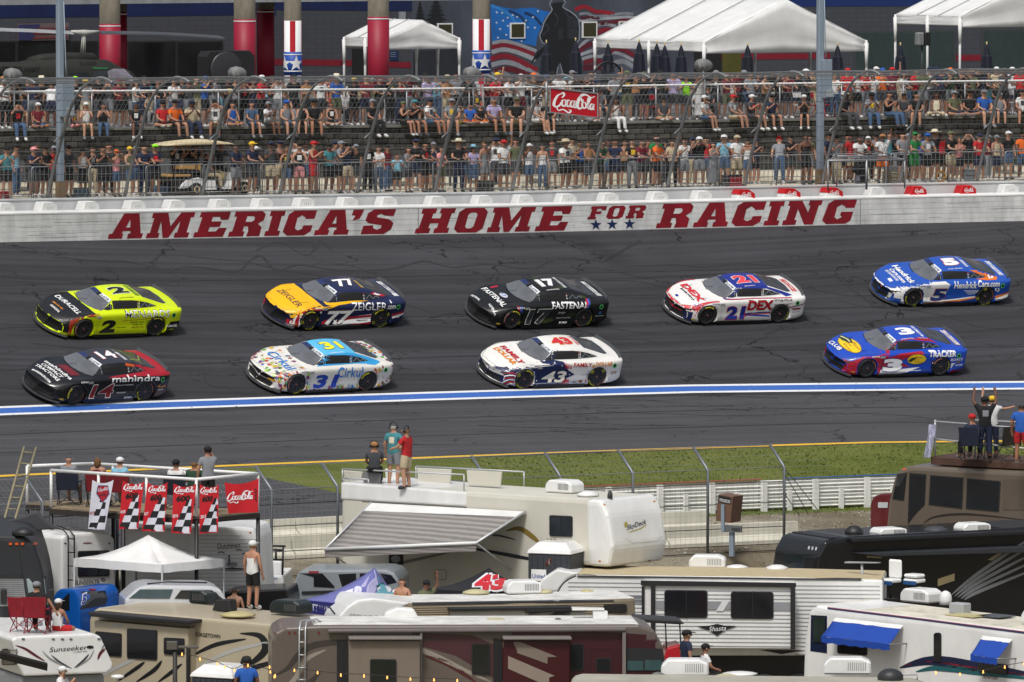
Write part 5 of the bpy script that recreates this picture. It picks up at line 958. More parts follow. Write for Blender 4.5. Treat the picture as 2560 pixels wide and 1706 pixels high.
# ---- tents
TENT = M((.72, .72, .71), .6, noise=.10, scale=1.5, bump=.35)
def cloth_panel(a, b_, c, d, name, parent, mat=TENT, n=8, sag=.06, wr=.015):
 q = MB(); a, b_, c, d = map(V, (a, b_, c, d)); nn = (b_-a).cross(d-a).normalized(); vs = []
 for i in range(n+1):
  for j in range(n+1):
   u, v = i/n, j/n; p = a.lerp(b_, u).lerp(d.lerp(c, u), v); vs.append(p + V((0, 0, -sag*16*u*(1-u)*v*(1-v))) + nn*random.uniform(-wr, wr)*(0 < i < n)*(0 < j < n))
 q.add(vs, [(i*(n+1)+j, (i+1)*(n+1)+j, (i+1)*(n+1)+j+1, i*(n+1)+j+1) for i in range(n) for j in range(n)], 0, True)
 o = q.build(name, mat, parent, world=True, fix=False); m = o.modifiers.new('t', 'SOLIDIFY'); m.thickness = .012; return o
def marquee(label, t0, w0, Lt, Dp, ze, zr, zf, seams=2):
 e = tag(empty('marquee_tent', BF(t0+Lt/2, w0-Dp/2, zf)), label, 'tent'); A = lambda t, w, z: BF(t0+t, w0-w, z)
 for (ta, tb) in ((0, Lt/2), (Lt, Lt/2)):
  for k in range(3): cloth_panel(A(ta, Dp*k/3, ze), A(ta, Dp*(k+1)/3, ze), A(tb, Dp*(k+1)/3, zr), A(tb, Dp*k/3, zr), 'roof_panel', e, wr=.006, sag=.03)
 for w in (0, Dp):
  q = MB(); n = 14; vs = []
  for i in range(n+1):
   u = i/n; zt = ze+(zr-ze)*(1-abs(2*u-1))
   for j in range(7): f = j/6; z = ze-.42+(zt-ze+.42)*f; vs.append(A(Lt*u, w+.05*sin(9*u*f+3*f)*f*(1-f)*4+random.uniform(-.02, .02), z))
  q.add(vs, [(i*7+j, (i+1)*7+j, (i+1)*7+j+1, i*7+j+1) for i in range(n) for j in range(6)], 0, True); o = q.build('gable', TENT, e, world=True, fix=False); m = o.modifiers.new('t', 'SOLIDIFY'); m.thickness = .012
 for t in (0, Lt): cloth_panel(A(t, 0, ze+.01), A(t, Dp, ze+.01), A(t, Dp, ze-.36), A(t, 0, ze-.36), 'valance', e, wr=.02, sag=0)
 for w in (0, Dp/2, Dp):
  for t in (0, Lt): q = MB(); q.bar(A(t, w, zf), A(t, w, ze), .05, 8); q.build('pole', WRAIL, e, world=True); q = MB(); q.bar(A(t, w, ze-.1), A(t, w, ze-1.1), .09, 7, r2=.05); q.build('leg_drape', TENT, e, world=True)
 for k in (1, 2): q = MB(); q.tube([A(0, Dp*k/3, ze+.02), A(Lt/2, Dp*k/3, zr+.02), A(Lt, Dp*k/3, ze+.02)], .02, 5); q.build('seam_strap', M((.3, .3, .3), noise=0), e, world=True)
 return e
FL = ZT-.25
t0, z_ = wp(1760, 107, -27); t1, _ = wp(2166, 100, -27); _, zr_ = wp(1970, -2, -27); marquee('largest white marquee tent, right of the flag mural', t0, -27, t1-t0, 8.2, z_, zr_, FL)
t0, z_ = wp(966, 97, -36); t1, _ = wp(1148, 95, -36); _, zr_ = wp(1054, 51, -36); marquee('small white marquee tent behind the red column in the middle', t0, -36, t1-t0, 3.4, z_, zr_, FL)
t0, z_ = wp(2400, 42, -24); t1, _ = wp(2860, 32, -24); _, zr_ = wp(2600, -75, -24); marquee('white marquee tent cut off by the top right picture corner', t0, -24, t1-t0, 4.6, z_, zr_, FL)
# ---- folded parasols
PAR = M('#080f22', .75, noise=.15, scale=5)
def parasol(px, yt, label, w=-19):
 t, zt = wp(px, yt, w); e = tag(empty('folded_parasol', BF(t, w, FL)), label, 'parasol', 'folded navy parasols'); H = zt-FL
 q = MB(); n = 16; prof = [(.02, H-.05), (.07, H-.2), (.12, H-.45), (.16, H-.5), (.24, H-1.45), (.26, H-1.55)]; vs = []
 for r, z in prof:
  for i in range(n): a = 2*pi*i/n; rr = r*(1+.22*(i % 2)); vs.append((rr*cos(a), rr*sin(a), z))
 q.add(vs, [(j*n+i, j*n+(i+1) % n, (j+1)*n+(i+1) % n, (j+1)*n+i) for j in range(5) for i in range(n)], 0, False); q.build('folded_canopy', PAR, e)
 MB().bar((0, 0, 0), (0, 0, H-.02), .025, 8).build('pole', M((.5, .4, .25), .5, noise=0), e); MB().lathe([(.02, H-.06), (.035, H), (.01, H+.06)], 8).build('finial', M((.6, .45, .2), .4, noise=0), e)
for px, yt, l in ((1366, 104, 'covering the painted soldier, left of its pair'), (1439, 98, 'covering the painted soldier, right of its pair'), (1520, 106, 'beside the left corner of the big tent'), (1598, 101, 'first right of the black spoked wheel'), (1642, 106, 'left of two standing close together'), (1662, 110, 'right of two standing close together'), (1703, 110, 'beside the black doorway under the big tent'), (1869, 110, 'against the yellow wall under the big tent'), (2094, 110, 'just right of the right light pole'), (2251, 110, 'in front of the left shutter'), (2467, 108, 'in front of the right shutter')): parasol(px, yt, 'folded navy parasol ' + l)
# ---- light poles with boxes
POLE = M('#8794a2', .5, .1, noise=.12, scale=2); BRN = M('#8a7358', .8, noise=.2)
def lpole(px, wpx, bx0, bx1, by0, by1, label):
 s = s_at(px, -1.36, ZG); p = TR(s, -1.36, ZG); e = tag(empty('light_pole', p, PHI(s)), label, 'pole', 'grey light poles by the catch fence'); S_ = FPX/p.y; a = wpx/S_/1.3
 MB().box((0, 0, 5), (a, a, 10)).build('shaft', POLE, e, bevel=.03); MB().box((0, 0, .3), (a*1.15, a*1.15, .6)).build('wooden_sleeve', BRN, e)
 zt = (p.y*0+CAMZ-(by0+370)/FPX*p.y)-p.z; zb_ = (CAMZ-(by1+370)/FPX*p.y)-p.z; cx = ((bx0+bx1)/2-px)/S_; q = MB(); q.box((cx/cos(PHI(s)), -.12, (zt+zb_)/2), ((bx1-bx0)/S_*.95, .28, zt-zb_)); bo = q.build('equipment_box', POLE, e, bevel=.02)
 q = MB(); q.box((cx/cos(PHI(s))+.05, -.30, zb_+.18), (.28, .05, .26)); q.build('meter', M('#9aa2a8', .5, noise=0), e); q = MB(); q.tube([(.1, -.25, zt), (.1, -.2, zt+.4), (.06, -.15, zt+2.5)], .02, 5); q.build('conduit', POLE, e)
lpole(151, 21, 141, 181, 192, 292, 'tall grey square light pole in front of the helicopter'); lpole(2050, 21, 2048, 2074, 148, 245, 'tall grey square light pole in front of the big white tent')
# ---- loudspeakers
SPG = M('#77797a', .6, noise=.15)
for px, py, l in ((36, 187, 'leftmost grey loudspeaker, in front of the helicopter tail'), (597, 183, 'grey loudspeaker in front of the black fan'), (1184, 183, 'grey loudspeaker beside the small tent, on the star wrapped column'), (1762, 163, 'grey loudspeaker at the left corner of the big tent')):
 s = s_at(px, V_RL+.15, ZT); p = TR(s, V_RL+.15, ZT); zc = CAMZ-(py+370)/FPX*p.y-p.z; e = tag(empty('loudspeaker', p, PHI(s)), l, 'loudspeaker', 'grey loudspeakers above the upper rail')
 q = MB(); q.tube([(-.26, -.1, zc), (-.1, 0, zc+.02), (.12, .02, zc), (.26, .04, zc-.02)], [.23, .23, .20, .12], 12); q.build('horn_body', SPG, e); q = MB(); q.lathe([(.19, 0), (.2, .03)], 12, (-.29, -.12, zc), q=Matrix.Rotation(-pi/2, 3, 'Y')); q.build('grille', M((.2, .2, .2), .8, noise=0), e)
 q = MB(); q.bar((0, 0, 0), (0, 0, zc-.1), .03, 6); q.build('mount_pole', GALV, e); q = MB(); q.tube([(-.2, -.24, zc), (-.2, -.27, zc-.2), (0, -.05, zc-.3)], .018, 5); q.build('bracket', GALV, e)
s = s_at(2305, -14, ZT); p = BF(wp(2305, 150, -16)[0], -16, FL); e = tag(empty('loudspeaker', p, PH0), 'dark loudspeaker on a stand in front of the left shutter', 'loudspeaker'); zc = wp(2305, 98, -16)[1]-FL
q = MB(); q.box((-.12, 0, zc), (.28, .3, .5)); q.build('horn_body', SPG, e, bevel=.05); q = MB(); q.box((.17, 0, zc), (.26, .32, .5)); q.build('cabinet', BLK, e, bevel=.03); q = MB(); q.bar((0, 0, 0), (0, 0, zc-.2), .035, 6); q.build('stand', BLK, e)
# ---- red script sign on the fence
s_ = s_at(1366, -.2, ZG); e = tag(empty('drink_sign', TR(s_, -.2, ZG)), 'red rectangular sign with white script lettering hung on the catch fence', 'sign')
Q4 = [P(1376, 220, 268.6), P(1495, 234, 266.9), P(1495, 295, 266.9), P(1376, 281, 268.6)]; X_ = (Q4[1]-Q4[0]); Z_ = (Q4[0]-Q4[3]); nn = X_.cross(Z_).normalized()
if nn.y > 0: nn = -nn
q = MB(); q.prism([(0, 0), (1, 0), (1, 1), (0, 1)], -nn*.06, (Q4[3], X_, Z_)); bo = q.build('panel', M('#b01022', .4, noise=.04), e, world=True)
q = MB()
for i in range(4): q.bar(Q4[i]+nn*.01, Q4[(i+1) % 4]+nn*.01, .03, 4)
q.build('frame', GALV, e, world=True)
decal(fit(COLA, (1382, 283), (106, 11), (0, -58)), M((.8, .8, .8), .5, noise=0), 'script_lettering', e, [bo], None, .006, 0, 0)
q = MB(); q.bar(P(1366, 205, 268.8), P(1366, 300, 268.8), .05, 6); q.bar(P(1366, 283, 268.8), P(1380, 281, 268.6), .03, 5); q.bar(P(1320, 212, 269), P(1376, 222, 268.6), .03, 5); q.build('mounting_post', GALV, e, world=True)
# ================================================================== helicopter, fan, gun wheel, golf cart, concourse clutter
OLV = M((.014, .015, .011), .75, noise=.3, scale=1.5, key='olive'); WH_ = -31.0
tH, zH = wp(210, 150, WH_); hel = tag(empty('helicopter', BF(tH, WH_, FL), PH0), 'dark olive army helicopter on display behind the left spectators', 'helicopter')
SH = FPX/BF(tH, WH_).y; hx = lambda x: (x/5.602-210)/SH/cos(PH0); hz = lambda y: (CAMZ-(y/5.602+370)/FPX*BF(tH, WH_).y)-FL
def loft(secs, n=16):     # (x, zc, hy, hz)
 q = MB(); vs = []
 for x, zc, hy, hh in secs:
  for i in range(n):
   a = 2*pi*i/n; c, s = cos(a), sin(a); vs.append((x, hy*abs(c)**.7*(1 if c > 0 else -1), zc+hh*abs(s)**.75*(1 if s > 0 else -1)))
 k = len(secs); q.add(vs, [(j*n+i, j*n+(i+1) % n, (j+1)*n+(i+1) % n, (j+1)*n+i) for j in range(k-1) for i in range(n)] + [tuple(range(n)), tuple(range((k-1)*n, k*n))], 0, True); return q
def sec(x, y0, y1, hy): a, c = hz(y0), hz(y1); return (hx(x), (a+c)/2, hy, (a-c)/2)
fus = loft([sec(-2300, 880, 960, .14), sec(-800, 870, 990, .22), sec(30, 850, 1060, .3), sec(300, 850, 1180, .4), sec(480, 800, 1300, .5), sec(700, 790, 1390, .6), sec(1000, 790, 1420, .66), sec(1300, 815, 1430, .68), sec(1480, 840, 1430, .68), sec(1620, 930, 1430, .64), sec(1760, 985, 1420, .56), sec(1900, 1130, 1410, .42), sec(2010, 1280, 1390, .2)]).build('fuselage', OLV, hel)
loft([sec(430, 790, 860, .2), sec(600, 745, 880, .32), sec(900, 725, 880, .36), sec(1280, 738, 880, .34), sec(1330, 800, 880, .25)]).build('engine_cowling', OLV, hel)
hd = lambda sh, m, n: decal(sh, m, n, hel, [fus], None, .02, 0, 4)
h5 = lambda pts: [(x/5.602, y/5.602) for x, y in pts]
hd(poly2(h5([(1500, 1000), (1600, 965), (1740, 975), (1860, 1090), (1900, 1160), (1620, 1180), (1520, 1110)])), M((.22, .20, .24), .15, noise=.3, coat=.5, key='hw'), 'windscreen')
hd(poly2(h5([(1300, 1000), (1480, 1000), (1500, 1180), (1310, 1180)])), M((.03, .035, .045), .2, noise=.3), 'side_window'); hd(poly2(h5([(980, 1020), (1240, 1020), (1240, 1130), (980, 1130)])), M((.012, .014, .02), .2, noise=0), 'side_window')
hd(poly2(h5([(1280, 945), (1520, 950), (1500, 975), (1310, 975)])), M('#1f5a34', .4, noise=0), 'green_panel')
BT = M((.004, .004, .004), .8, noise=0, key='stencil'); hd(TXT('UNITED STATES ARMY', 40/5.6-60, 1000/5.6, 560/5.6, 1012/5.6, 13), BT, 'stencil_lettering'); hd(TXT('0-16269', 1110/5.6, 918/5.6, 1350/5.6, 916/5.6, 9), BT, 'stencil_lettering')
RB = M((.45, .45, .42), .5, noise=.2); q = MB(); zt = hz(450)
for dx in (-.10, 0, .08): q.bar((hx(1165)+dx, 0, hz(735)), (hx(1180)+dx*.6, 0, zt), .022 if dx else .045, 6)
q.build('rotor_mast', RB, hel); q = MB(); q.tube([(hx(1000), 0, hz(432)), (hx(1100), 0, hz(450)), (hx(1180), 0, hz(455)), (hx(1260), 0, hz(450)), (hx(1380), 0, hz(438))], [.04, .09, .11, .08, .04], 8); q.build('rotor_hub', RB, hel)
for pts, m in (([(1390, 455), (3080, 545)], M((.05, .052, .06), .4, noise=.1)), ([(1010, 450), (-900, 380)], M((.28, .29, .30), .5, noise=.2))):
 (xa, ya), (xb, yb) = pts; a = V((hx(xa), 0, hz(ya))); c = V((hx(xb), 0, hz(yb))); q = MB(); d = (c-a); vs = []
 for i in range(7):
  u = i/6; p = a+d*u+V((0, 0, .05*sin(pi*u))); vs += [p+V((0, -.20, -.015-.05)), p+V((0, -.16, .03-.05)), p+V((0, .20, .06)), p+V((0, .2, .03))]
 q.add(vs, [(i*4+j, i*4+(j+1) % 4, (i+1)*4+(j+1) % 4, (i+1)*4+j) for i in range(6) for j in range(4)] + [(0, 1, 2, 3), (24, 25, 26, 27)]); q.build('rotor_blade', m, hel)
q = MB()
for y in (-.75, .75):
 q.tube([(hx(400), y, .1), (hx(1700), y, .1), (hx(1850), y, .25)], .04, 6)
 for x in (750, 1400): q.bar((hx(x), y, .1), (hx(x), y*.5, hz(1400)), .035, 6)
q.build('landing_skid', OLV, hel)
# big black fan
tF, _ = wp(566, 170, -36); e = tag(empty('drum_fan', BF(tF, -36, FL), PH0), 'large black drum fan standing beside the red columns', 'fan'); Sf = FPX/BF(tF, -36).y; fz = lambda y: (CAMZ-(y+370)/FPX*BF(tF, -36).y)-FL; zc = fz(172)
q = MB(); q.prism([(-1.05, fz(205)), (-1.05, fz(140)), (-.9, fz(127)), (.8, fz(126)), (1.0, fz(140)), (1.0, fz(205))], (0, .8, 0), (V((0, -.4, 0)), V((1, 0, 0)), V((0, 0, 1)))); q.build('housing', M((.012, .012, .014), .6, noise=0, key='fanb'), e)
q = MB(); q.lathe([(.62, -.02), (.68, 0), (.68, .06), (.62, .08)], 28, (-.25, -.42, zc), q=Matrix.Rotation(pi/2, 3, 'X')); q.build('fan_ring', M((.03, .03, .035), .4, noise=0), e)
for k in range(3): a = 2*pi*k/3+.4; q = MB(); q.prism([(-.25+.1*cos(a-.6), zc+.1*sin(a-.6)), (-.25+.58*cos(a-.2), zc+.58*sin(a-.2)), (-.25+.58*cos(a+.25), zc+.58*sin(a+.25)), (-.25+.1*cos(a+.6), zc+.1*sin(a+.6))], (0, -.02, 0), (V((0, -.44, 0)), V((1, 0, 0)), V((0, 0, 1)))); q.build('fan_blade', M('#1b4a6a' if k == 0 else '#15171b', .5, noise=0), e)
# spoked wheel of a display gun
tG, _ = wp(1520, 190, -16); e = tag(empty('spoked_wheel', BF(tG, -16, FL), PH0), 'large black spoked wheel with parasol behind, beside the red sign', 'wheel'); zc = (CAMZ-(200+370)/FPX*BF(tG, -16).y)-FL
q = MB(); n = 32; q.tube([(.66*cos(2*pi*i/n), 0, zc+.66*sin(2*pi*i/n)) for i in range(n+1)], .045, 6); q.build('rim', BLK, e)
for k in range(6): a = pi*k/6; q = MB(); q.bar((.64*cos(a), 0, zc+.64*sin(a)), (-.64*cos(a), 0, zc-.64*sin(a)), .02, 5); q.build('spoke', BLK, e)
q = MB(); q.bar((0, -.15, zc), (0, .15, zc), .09, 10); q.build('hub', BLK, e); q = MB(); q.box((0, .1, zc/2-.3), (.2, .2, zc)); q.build('stand', BLK, e)
# ---- golf cart
s = s_at(497, -2.9, ZG); gc = tag(empty('golf_cart', TR(s, -2.9, zgv(-2.9)), PHI(s)), 'white golf cart with cream roof and tan rear seats', 'golf cart'); gx = lambda x: ((x/9.225+380)-497)/60; gz = lambda y: (487-(y/9.225+330))/72
FR3 = lambda y: (V((0, y, 0)), V((1, 0, 0)), V((0, 0, 1))); GP = lambda pts: [(gx(x), gz(y)) for x, y in pts]
GWH = M((.72, .73, .75), .35, noise=.04, coat=.3); TAN = M('#b08a52', .6, noise=.1); CRM = M('#c9b896', .5, noise=.08)
def gpr(pts, y0, y1, name, m, parent=gc, bev=.02): q = MB(); q.prism(GP(pts), (0, y1-y0, 0), FR3(y0)); return q.build(name, m, parent, bevel=bev)
gpr([(480, 1270), (560, 1150), (640, 1090), (880, 1040), (1040, 1100), (1240, 1120), (1275, 1320), (1020, 1320), (940, 1215), (820, 1175), (700, 1215), (650, 1265)], -.6, .6, 'rear_body', GWH)
gpr([(1650, 940), (1760, 985), (1865, 1130), (1760, 1150), (1700, 1200), (1640, 1312), (1560, 1312), (1640, 1120)], -.6, .6, 'front_cowl', GWH)
gpr([(280, 1240), (280, 1400), (1960, 1390), (1960, 1300), (1275, 1330), (1040, 1330), (900, 1240), (700, 1240), (500, 1275)], -.52, .52, 'chassis', DARK, bev=0)
gpr([(230, 965), (735, 965), (735, 1015), (230, 1015)], -.55, .55, 'rear_seat', TAN); gpr([(520, 760), (640, 740), (650, 850), (505, 850)], -.56, -.05, 'seat_back', TAN); gpr([(665, 745), (830, 740), (820, 860), (650, 850)], -.56, .0, 'seat_back', TAN); gpr([(905, 745), (960, 750), (965, 890), (930, 890)], -.5, .5, 'seat_back', TAN)
gpr([(350, 1030), (1240, 1030), (1240, 1110), (350, 1250)], -.5, .5, 'seat_base', DARK, bev=0)
q = MB(); n = 12; vs = []
for i in range(n+1):
 u = i/n; x = gx(200+1500*u); zt = gz(325)+(gz(195)-gz(325))*(sin(pi*min(max(u, 0), 1))**.6)
 for y, k in ((-.62, 0), (-.5, .75), (0, 1), (.5, .75), (.62, 0)): vs.append((x, y, gz(318)+(zt-gz(318))*k))
q.add(vs, [(i*5+j, i*5+j+1, (i+1)*5+j+1, (i+1)*5+j) for i in range(n) for j in range(4)] + [(i*5+4, i*5, (i+1)*5, (i+1)*5+4) for i in range(n)], 0, True); q.build('roof', CRM, gc)
for xa, xb in ((1690, 1610), (1240, 1240), (350, 450)):
 for y in (-.55, .55): q = MB(); q.bar((gx(xa), y, gz(950 if xa > 1500 else 1040)), (gx(xb), y, gz(325)), .02, 6); q.build('roof_strut', BLK, gc)
q = MB(); q.box((gx(1690), 0, gz(730)), (.02, 1.0, .42)); q.build('windscreen', M((.35, .36, .42), .1, noise=.1, coat=.5), gc)
for xc, yc in ((822, 1362), (1858, 1335)):
 for y in (-.58, .58):
  q = MB(); q.lathe([(.10, -.09), (.2, -.1), (.225, -.06), (.225, .06), (.2, .1), (.10, .09)], 20, (gx(xc), y, .225), q=Matrix.Rotation(pi/2, 3, 'X')); w_ = q.build('wheel', RUB, gc); q = MB(); q.lathe([(.02, 0), (.09, .0), (.115, .03), (.12, .1), (.09, .105), (.03, .06)][::1], 16, (gx(xc), y, .225), q=Matrix.Rotation(pi/2 if y < 0 else -pi/2, 3, 'X')); q.build('hubcap', CRM, w_)
gpr([(180, 1215), (275, 1215), (275, 1390), (180, 1390)], -.5, .5, 'rear_step', M('#2c4a68', .6, noise=0)); gpr([(1440, 890), (1600, 960), (1560, 1120), (1490, 1080)], -.25, .2, 'straw_bag', M('#a89a70', .8, noise=.2), bev=.04)
# ---- grey slatted garden chairs
CHM = M((.07, .073, .08), .6, noise=.08)
def slat_chair(parent_loc, rz, label):
 e = tag(empty('garden_chair', parent_loc, rz), label, 'chair', 'grey slatted garden chairs behind the front spectators')
 for i in range(5): x = (i-2)*.115; q = MB(); q.prism([(x-.05, .3), (x-.055, 1.02-.03*abs(i-2)), (x, 1.08-.04*abs(i-2)), (x+.055, 1.02-.03*abs(i-2)), (x+.05, .3)], (0, .02, 0), (V((0, .22, 0)), V((1, 0, 0)), V((0, .2, 1)))); q.build('back_slat', CHM, e)
 q = MB(); q.box((0, -.08, .34), (.56, .5, .04)); q.build('seat', CHM, e)
 for x in (-.33, .33): q = MB(); q.box((x, -.08, .56), (.1, .66, .03)); q.build('arm', CHM, e); q = MB(); q.box((x, -.36, .28), (.06, .08, .56)); q.build('leg', CHM, e); q = MB(); q.box((x, .2, .26), (.06, .08, .52)); q.build('leg', CHM, e)
 return e
cl = ['behind the man in a black shirt near the left pole', 'behind the woman in a black floral dress', 'just left of the golf cart roof', 'behind the golf cart windscreen', 'left of the man in black pants and long haired woman', 'right of the long haired woman in jeans', 'behind the woman in a grey tank top', 'behind the woman in a pink top', 'behind the woman in a pale blue hat', 'low back chair between pale blue hat and raised arm', 'behind the woman in white boots', 'behind the woman in a striped dress', 'behind the man in a plaid red shirt', 'last before the right picture edge']
for px, l in zip((55, 252, 413, 553, 896, 963, 1012, 1090, 1200, 1232, 1343, 1795, 2402, 2519), cl): s = s_at(px, -4.7, zgv(-4.7)); slat_chair(TR(s, -4.7, zgv(-4.7)), PHI(s)+random.uniform(-.3, .3), 'dark grey slatted garden chair ' + l)
# ---- folding chairs on the terrace
def fold_chair(px, v, mat, label, rz=0):
 s = s_at(px, v, ZT); e = tag(empty('folding_chair', TR(s, v, ZT-.02), PHI(s)+rz), label, 'chair', 'folding chairs on the upper terrace')
 for x in (-.2, .2):
  q = MB(); q.bar((x, .18, .95), (x, -.22, 0), .02, 5); q.build('leg', mat, e); q = MB(); q.bar((x*.9, -.2, .5), (x*.9, .25, 0), .02, 5); q.build('leg', mat, e)
 q = MB(); q.box((0, -.02, .45), (.4, .38, .03)); q.build('seat', mat, e); q = MB(); q.box((0, .15, .82), (.4, .025, .2)); q.build('backrest', mat, e)
RC = M('#a01426', .5, noise=0)
for px, v, m, l, rz in ((1968, -8.1, WRAIL, 'white folding chair left of the red ones, beside the big pole', 2.4), (1990, -8.6, WRAIL, 'white folding chair nearly behind the other beside the big pole', 2.9), (2024, -8.1, RC, 'red folding chair just left of the right light pole', 2.2), (2074, -8.2, RC, 'red folding chair just right of the right light pole', 2.8), (1745, -8.4, WRAIL, 'white folding chair behind the woman in white lace', 2.6), (1922, -8.7, WRAIL, 'white folding chair behind the man in a grey shirt', 3.0), (2386, -8.3, WRAIL, 'white folding chair right of the woman in cream', 2.7), (2412, -8.7, WRAIL, 'white folding chair beside the man in a blue shirt', 3.2), (2520, -8.3, WRAIL, 'white folding chair nearest the right picture edge', 2.6), (1625, -8.5, RC, 'red folding chair right of the red sign', 2.9)): fold_chair(px, v, m, l, rz)
# ---- bags, coolers, cases on the concourse
def crate(px, v, w, d, h, mat, name, label, cat, lid=None, zb=None, rz=0):
 z0 = zgv(v) if zb is None else zb; s = s_at(px, v, z0); e = tag(empty(name, TR(s, v, z0), PHI(s)+rz), label, cat); q = MB(); q.box((0, 0, h*.42), (w, d, h*.84)); q.build('body', mat, e, bevel=.02); q = MB(); q.box((0, 0, h*.93), (w*1.05, d*1.05, h*.14)); q.build('lid', lid or mat, e, bevel=.015); q = MB(); q.tube([(-w*.4, -d*.55, h*.7), (-w*.4, -d*.6, h*.5), (w*.4, -d*.6, h*.5), (w*.4, -d*.55, h*.7)], .012, 4); q.build('handle', BLK, e); return e
crate(202, -2.1, .42, .35, .34, M('#3d5566', .6), 'cooler', 'slate blue cooler on the floor right of the left light pole', 'cooler', M('#25303a', .5))
crate(12, -2.1, .40, .3, .26, M('#9c1020', .5), 'cooler', 'red cooler on the floor at the left picture edge', 'cooler'); crate(1840, -1.95, .36, .28, .42, M('#a8152a', .5), 'cooler', 'red wheeled cooler beside a black bag on the concourse', 'cooler', M((.02, .02, .02)))
crate(1818, -2.3, .34, .3, .40, M((.05, .05, .055), .8), 'bag', 'dark grey bag standing left of the red wheeled cooler', 'bag'); crate(1213, -2.3, .5, .35, .38, M((.03, .032, .035), .8), 'bag', 'black duffel bag right of the woman in a denim skirt', 'bag')
crate(2240, -2.4, .85, .5, .40, M('#8d826a', .8, noise=.3), 'equipment_case', 'worn tan case with a loop of black cable under a grey case', 'case', M('#a09578', .8)); crate(2232, -2.4, .55, .4, .20, M('#85888c', .5), 'equipment_case', 'grey case lying on top of the worn tan case', 'case', zb=zgv(-2.4)+.40)
crate(2420, -2.2, .45, .4, .46, M('#7f858a', .6), 'equipment_case', 'tall grey utility box right of the yellow hose', 'case'); crate(1155, V_T-.3, .3, .2, .1, M('#c9c02a', .5), 'can', 'yellow drink carton on the ledge right of the seated trio', 'carton', zb=ZT+.013)
s = s_at(2353, -1.8, ZG); e = tag(empty('hose_coil', TR(s, -1.8, ZG), PHI(s)), 'coil of yellow hose leaning on the barricade', 'hose');
for k in range(4): q = MB(); q.tube([((.17-.015*k)*cos(a*pi/10), .03*k, .22+(.2-.015*k)*sin(a*pi/10)) for a in range(21)], .016, 5); q.build('loop', M('#c8901a', .5, noise=.1), e)
# camera platform of scaffold tube
e = tag(empty('camera_platform', TR(s_at(2165, -1.5, ZG), -1.5, ZG)), 'mesh topped steel tube camera platform right of the right pole', 'platform')
c_ = [P(2070, 402, 274.0), P(2262, 400, 276.0), P(2215, 391, 279.0), P(2092, 391, 277.5)]; q = MB()
for i in range(4): q.bar(c_[i], c_[(i+1) % 4], .03, 6)
q.build('top_frame', GALV, e, world=True)
for i in (0, 1, 2, 3): q = MB(); q.bar(c_[i], V((c_[i].x, c_[i].y, ZG)), .028, 6); q.build('leg', GALV, e, world=True)
q = MB(); m_ = (c_[0]+c_[1])/2; q.bar(m_, V((m_.x, m_.y, ZG)), .045, 6); q.build('leg', GALV, e, world=True); q = MB()
for k in range(1, 12): q.bar(c_[0].lerp(c_[1], k/12), c_[3].lerp(c_[2], k/12), .008, 4, smooth=False)
for k in range(1, 5): q.bar(c_[0].lerp(c_[3], k/5), c_[1].lerp(c_[2], k/5), .008, 4, smooth=False)
o = q.build('top_mesh', GALV, e, world=True); o['kind'] = 'stuff'
s = s_at(2152, -1.5, ZG); e = tag(empty('television_camera', TR(s, -1.5, ZG), PHI(s)), 'black covered television camera hanging under the platform', 'camera'); q = MB(); q.prism([(-.28, .62), (.1, .70), (.22, .55), (.24, .12), (-.1, .08), (-.12, .40), (-.3, .44)], (0, .3, 0), (V((0, -.15, 0)), V((1, 0, 0)), V((0, 0, 1)))); q.build('rain_cover', M((.012, .012, .014), .8, noise=.1), e, bevel=.03); q = MB(); q.box((-.1, -.02, .22), (.16, .2, .18)); q.build('lens_box', M('#8d8aa0', .5, noise=0), e); q = MB(); q.tube([(-.05, 0, .08), (-.02, -.3, 0), (-.1, -.7, -.5)], .03, 5); q.build('tilt_handle', BLK, e)
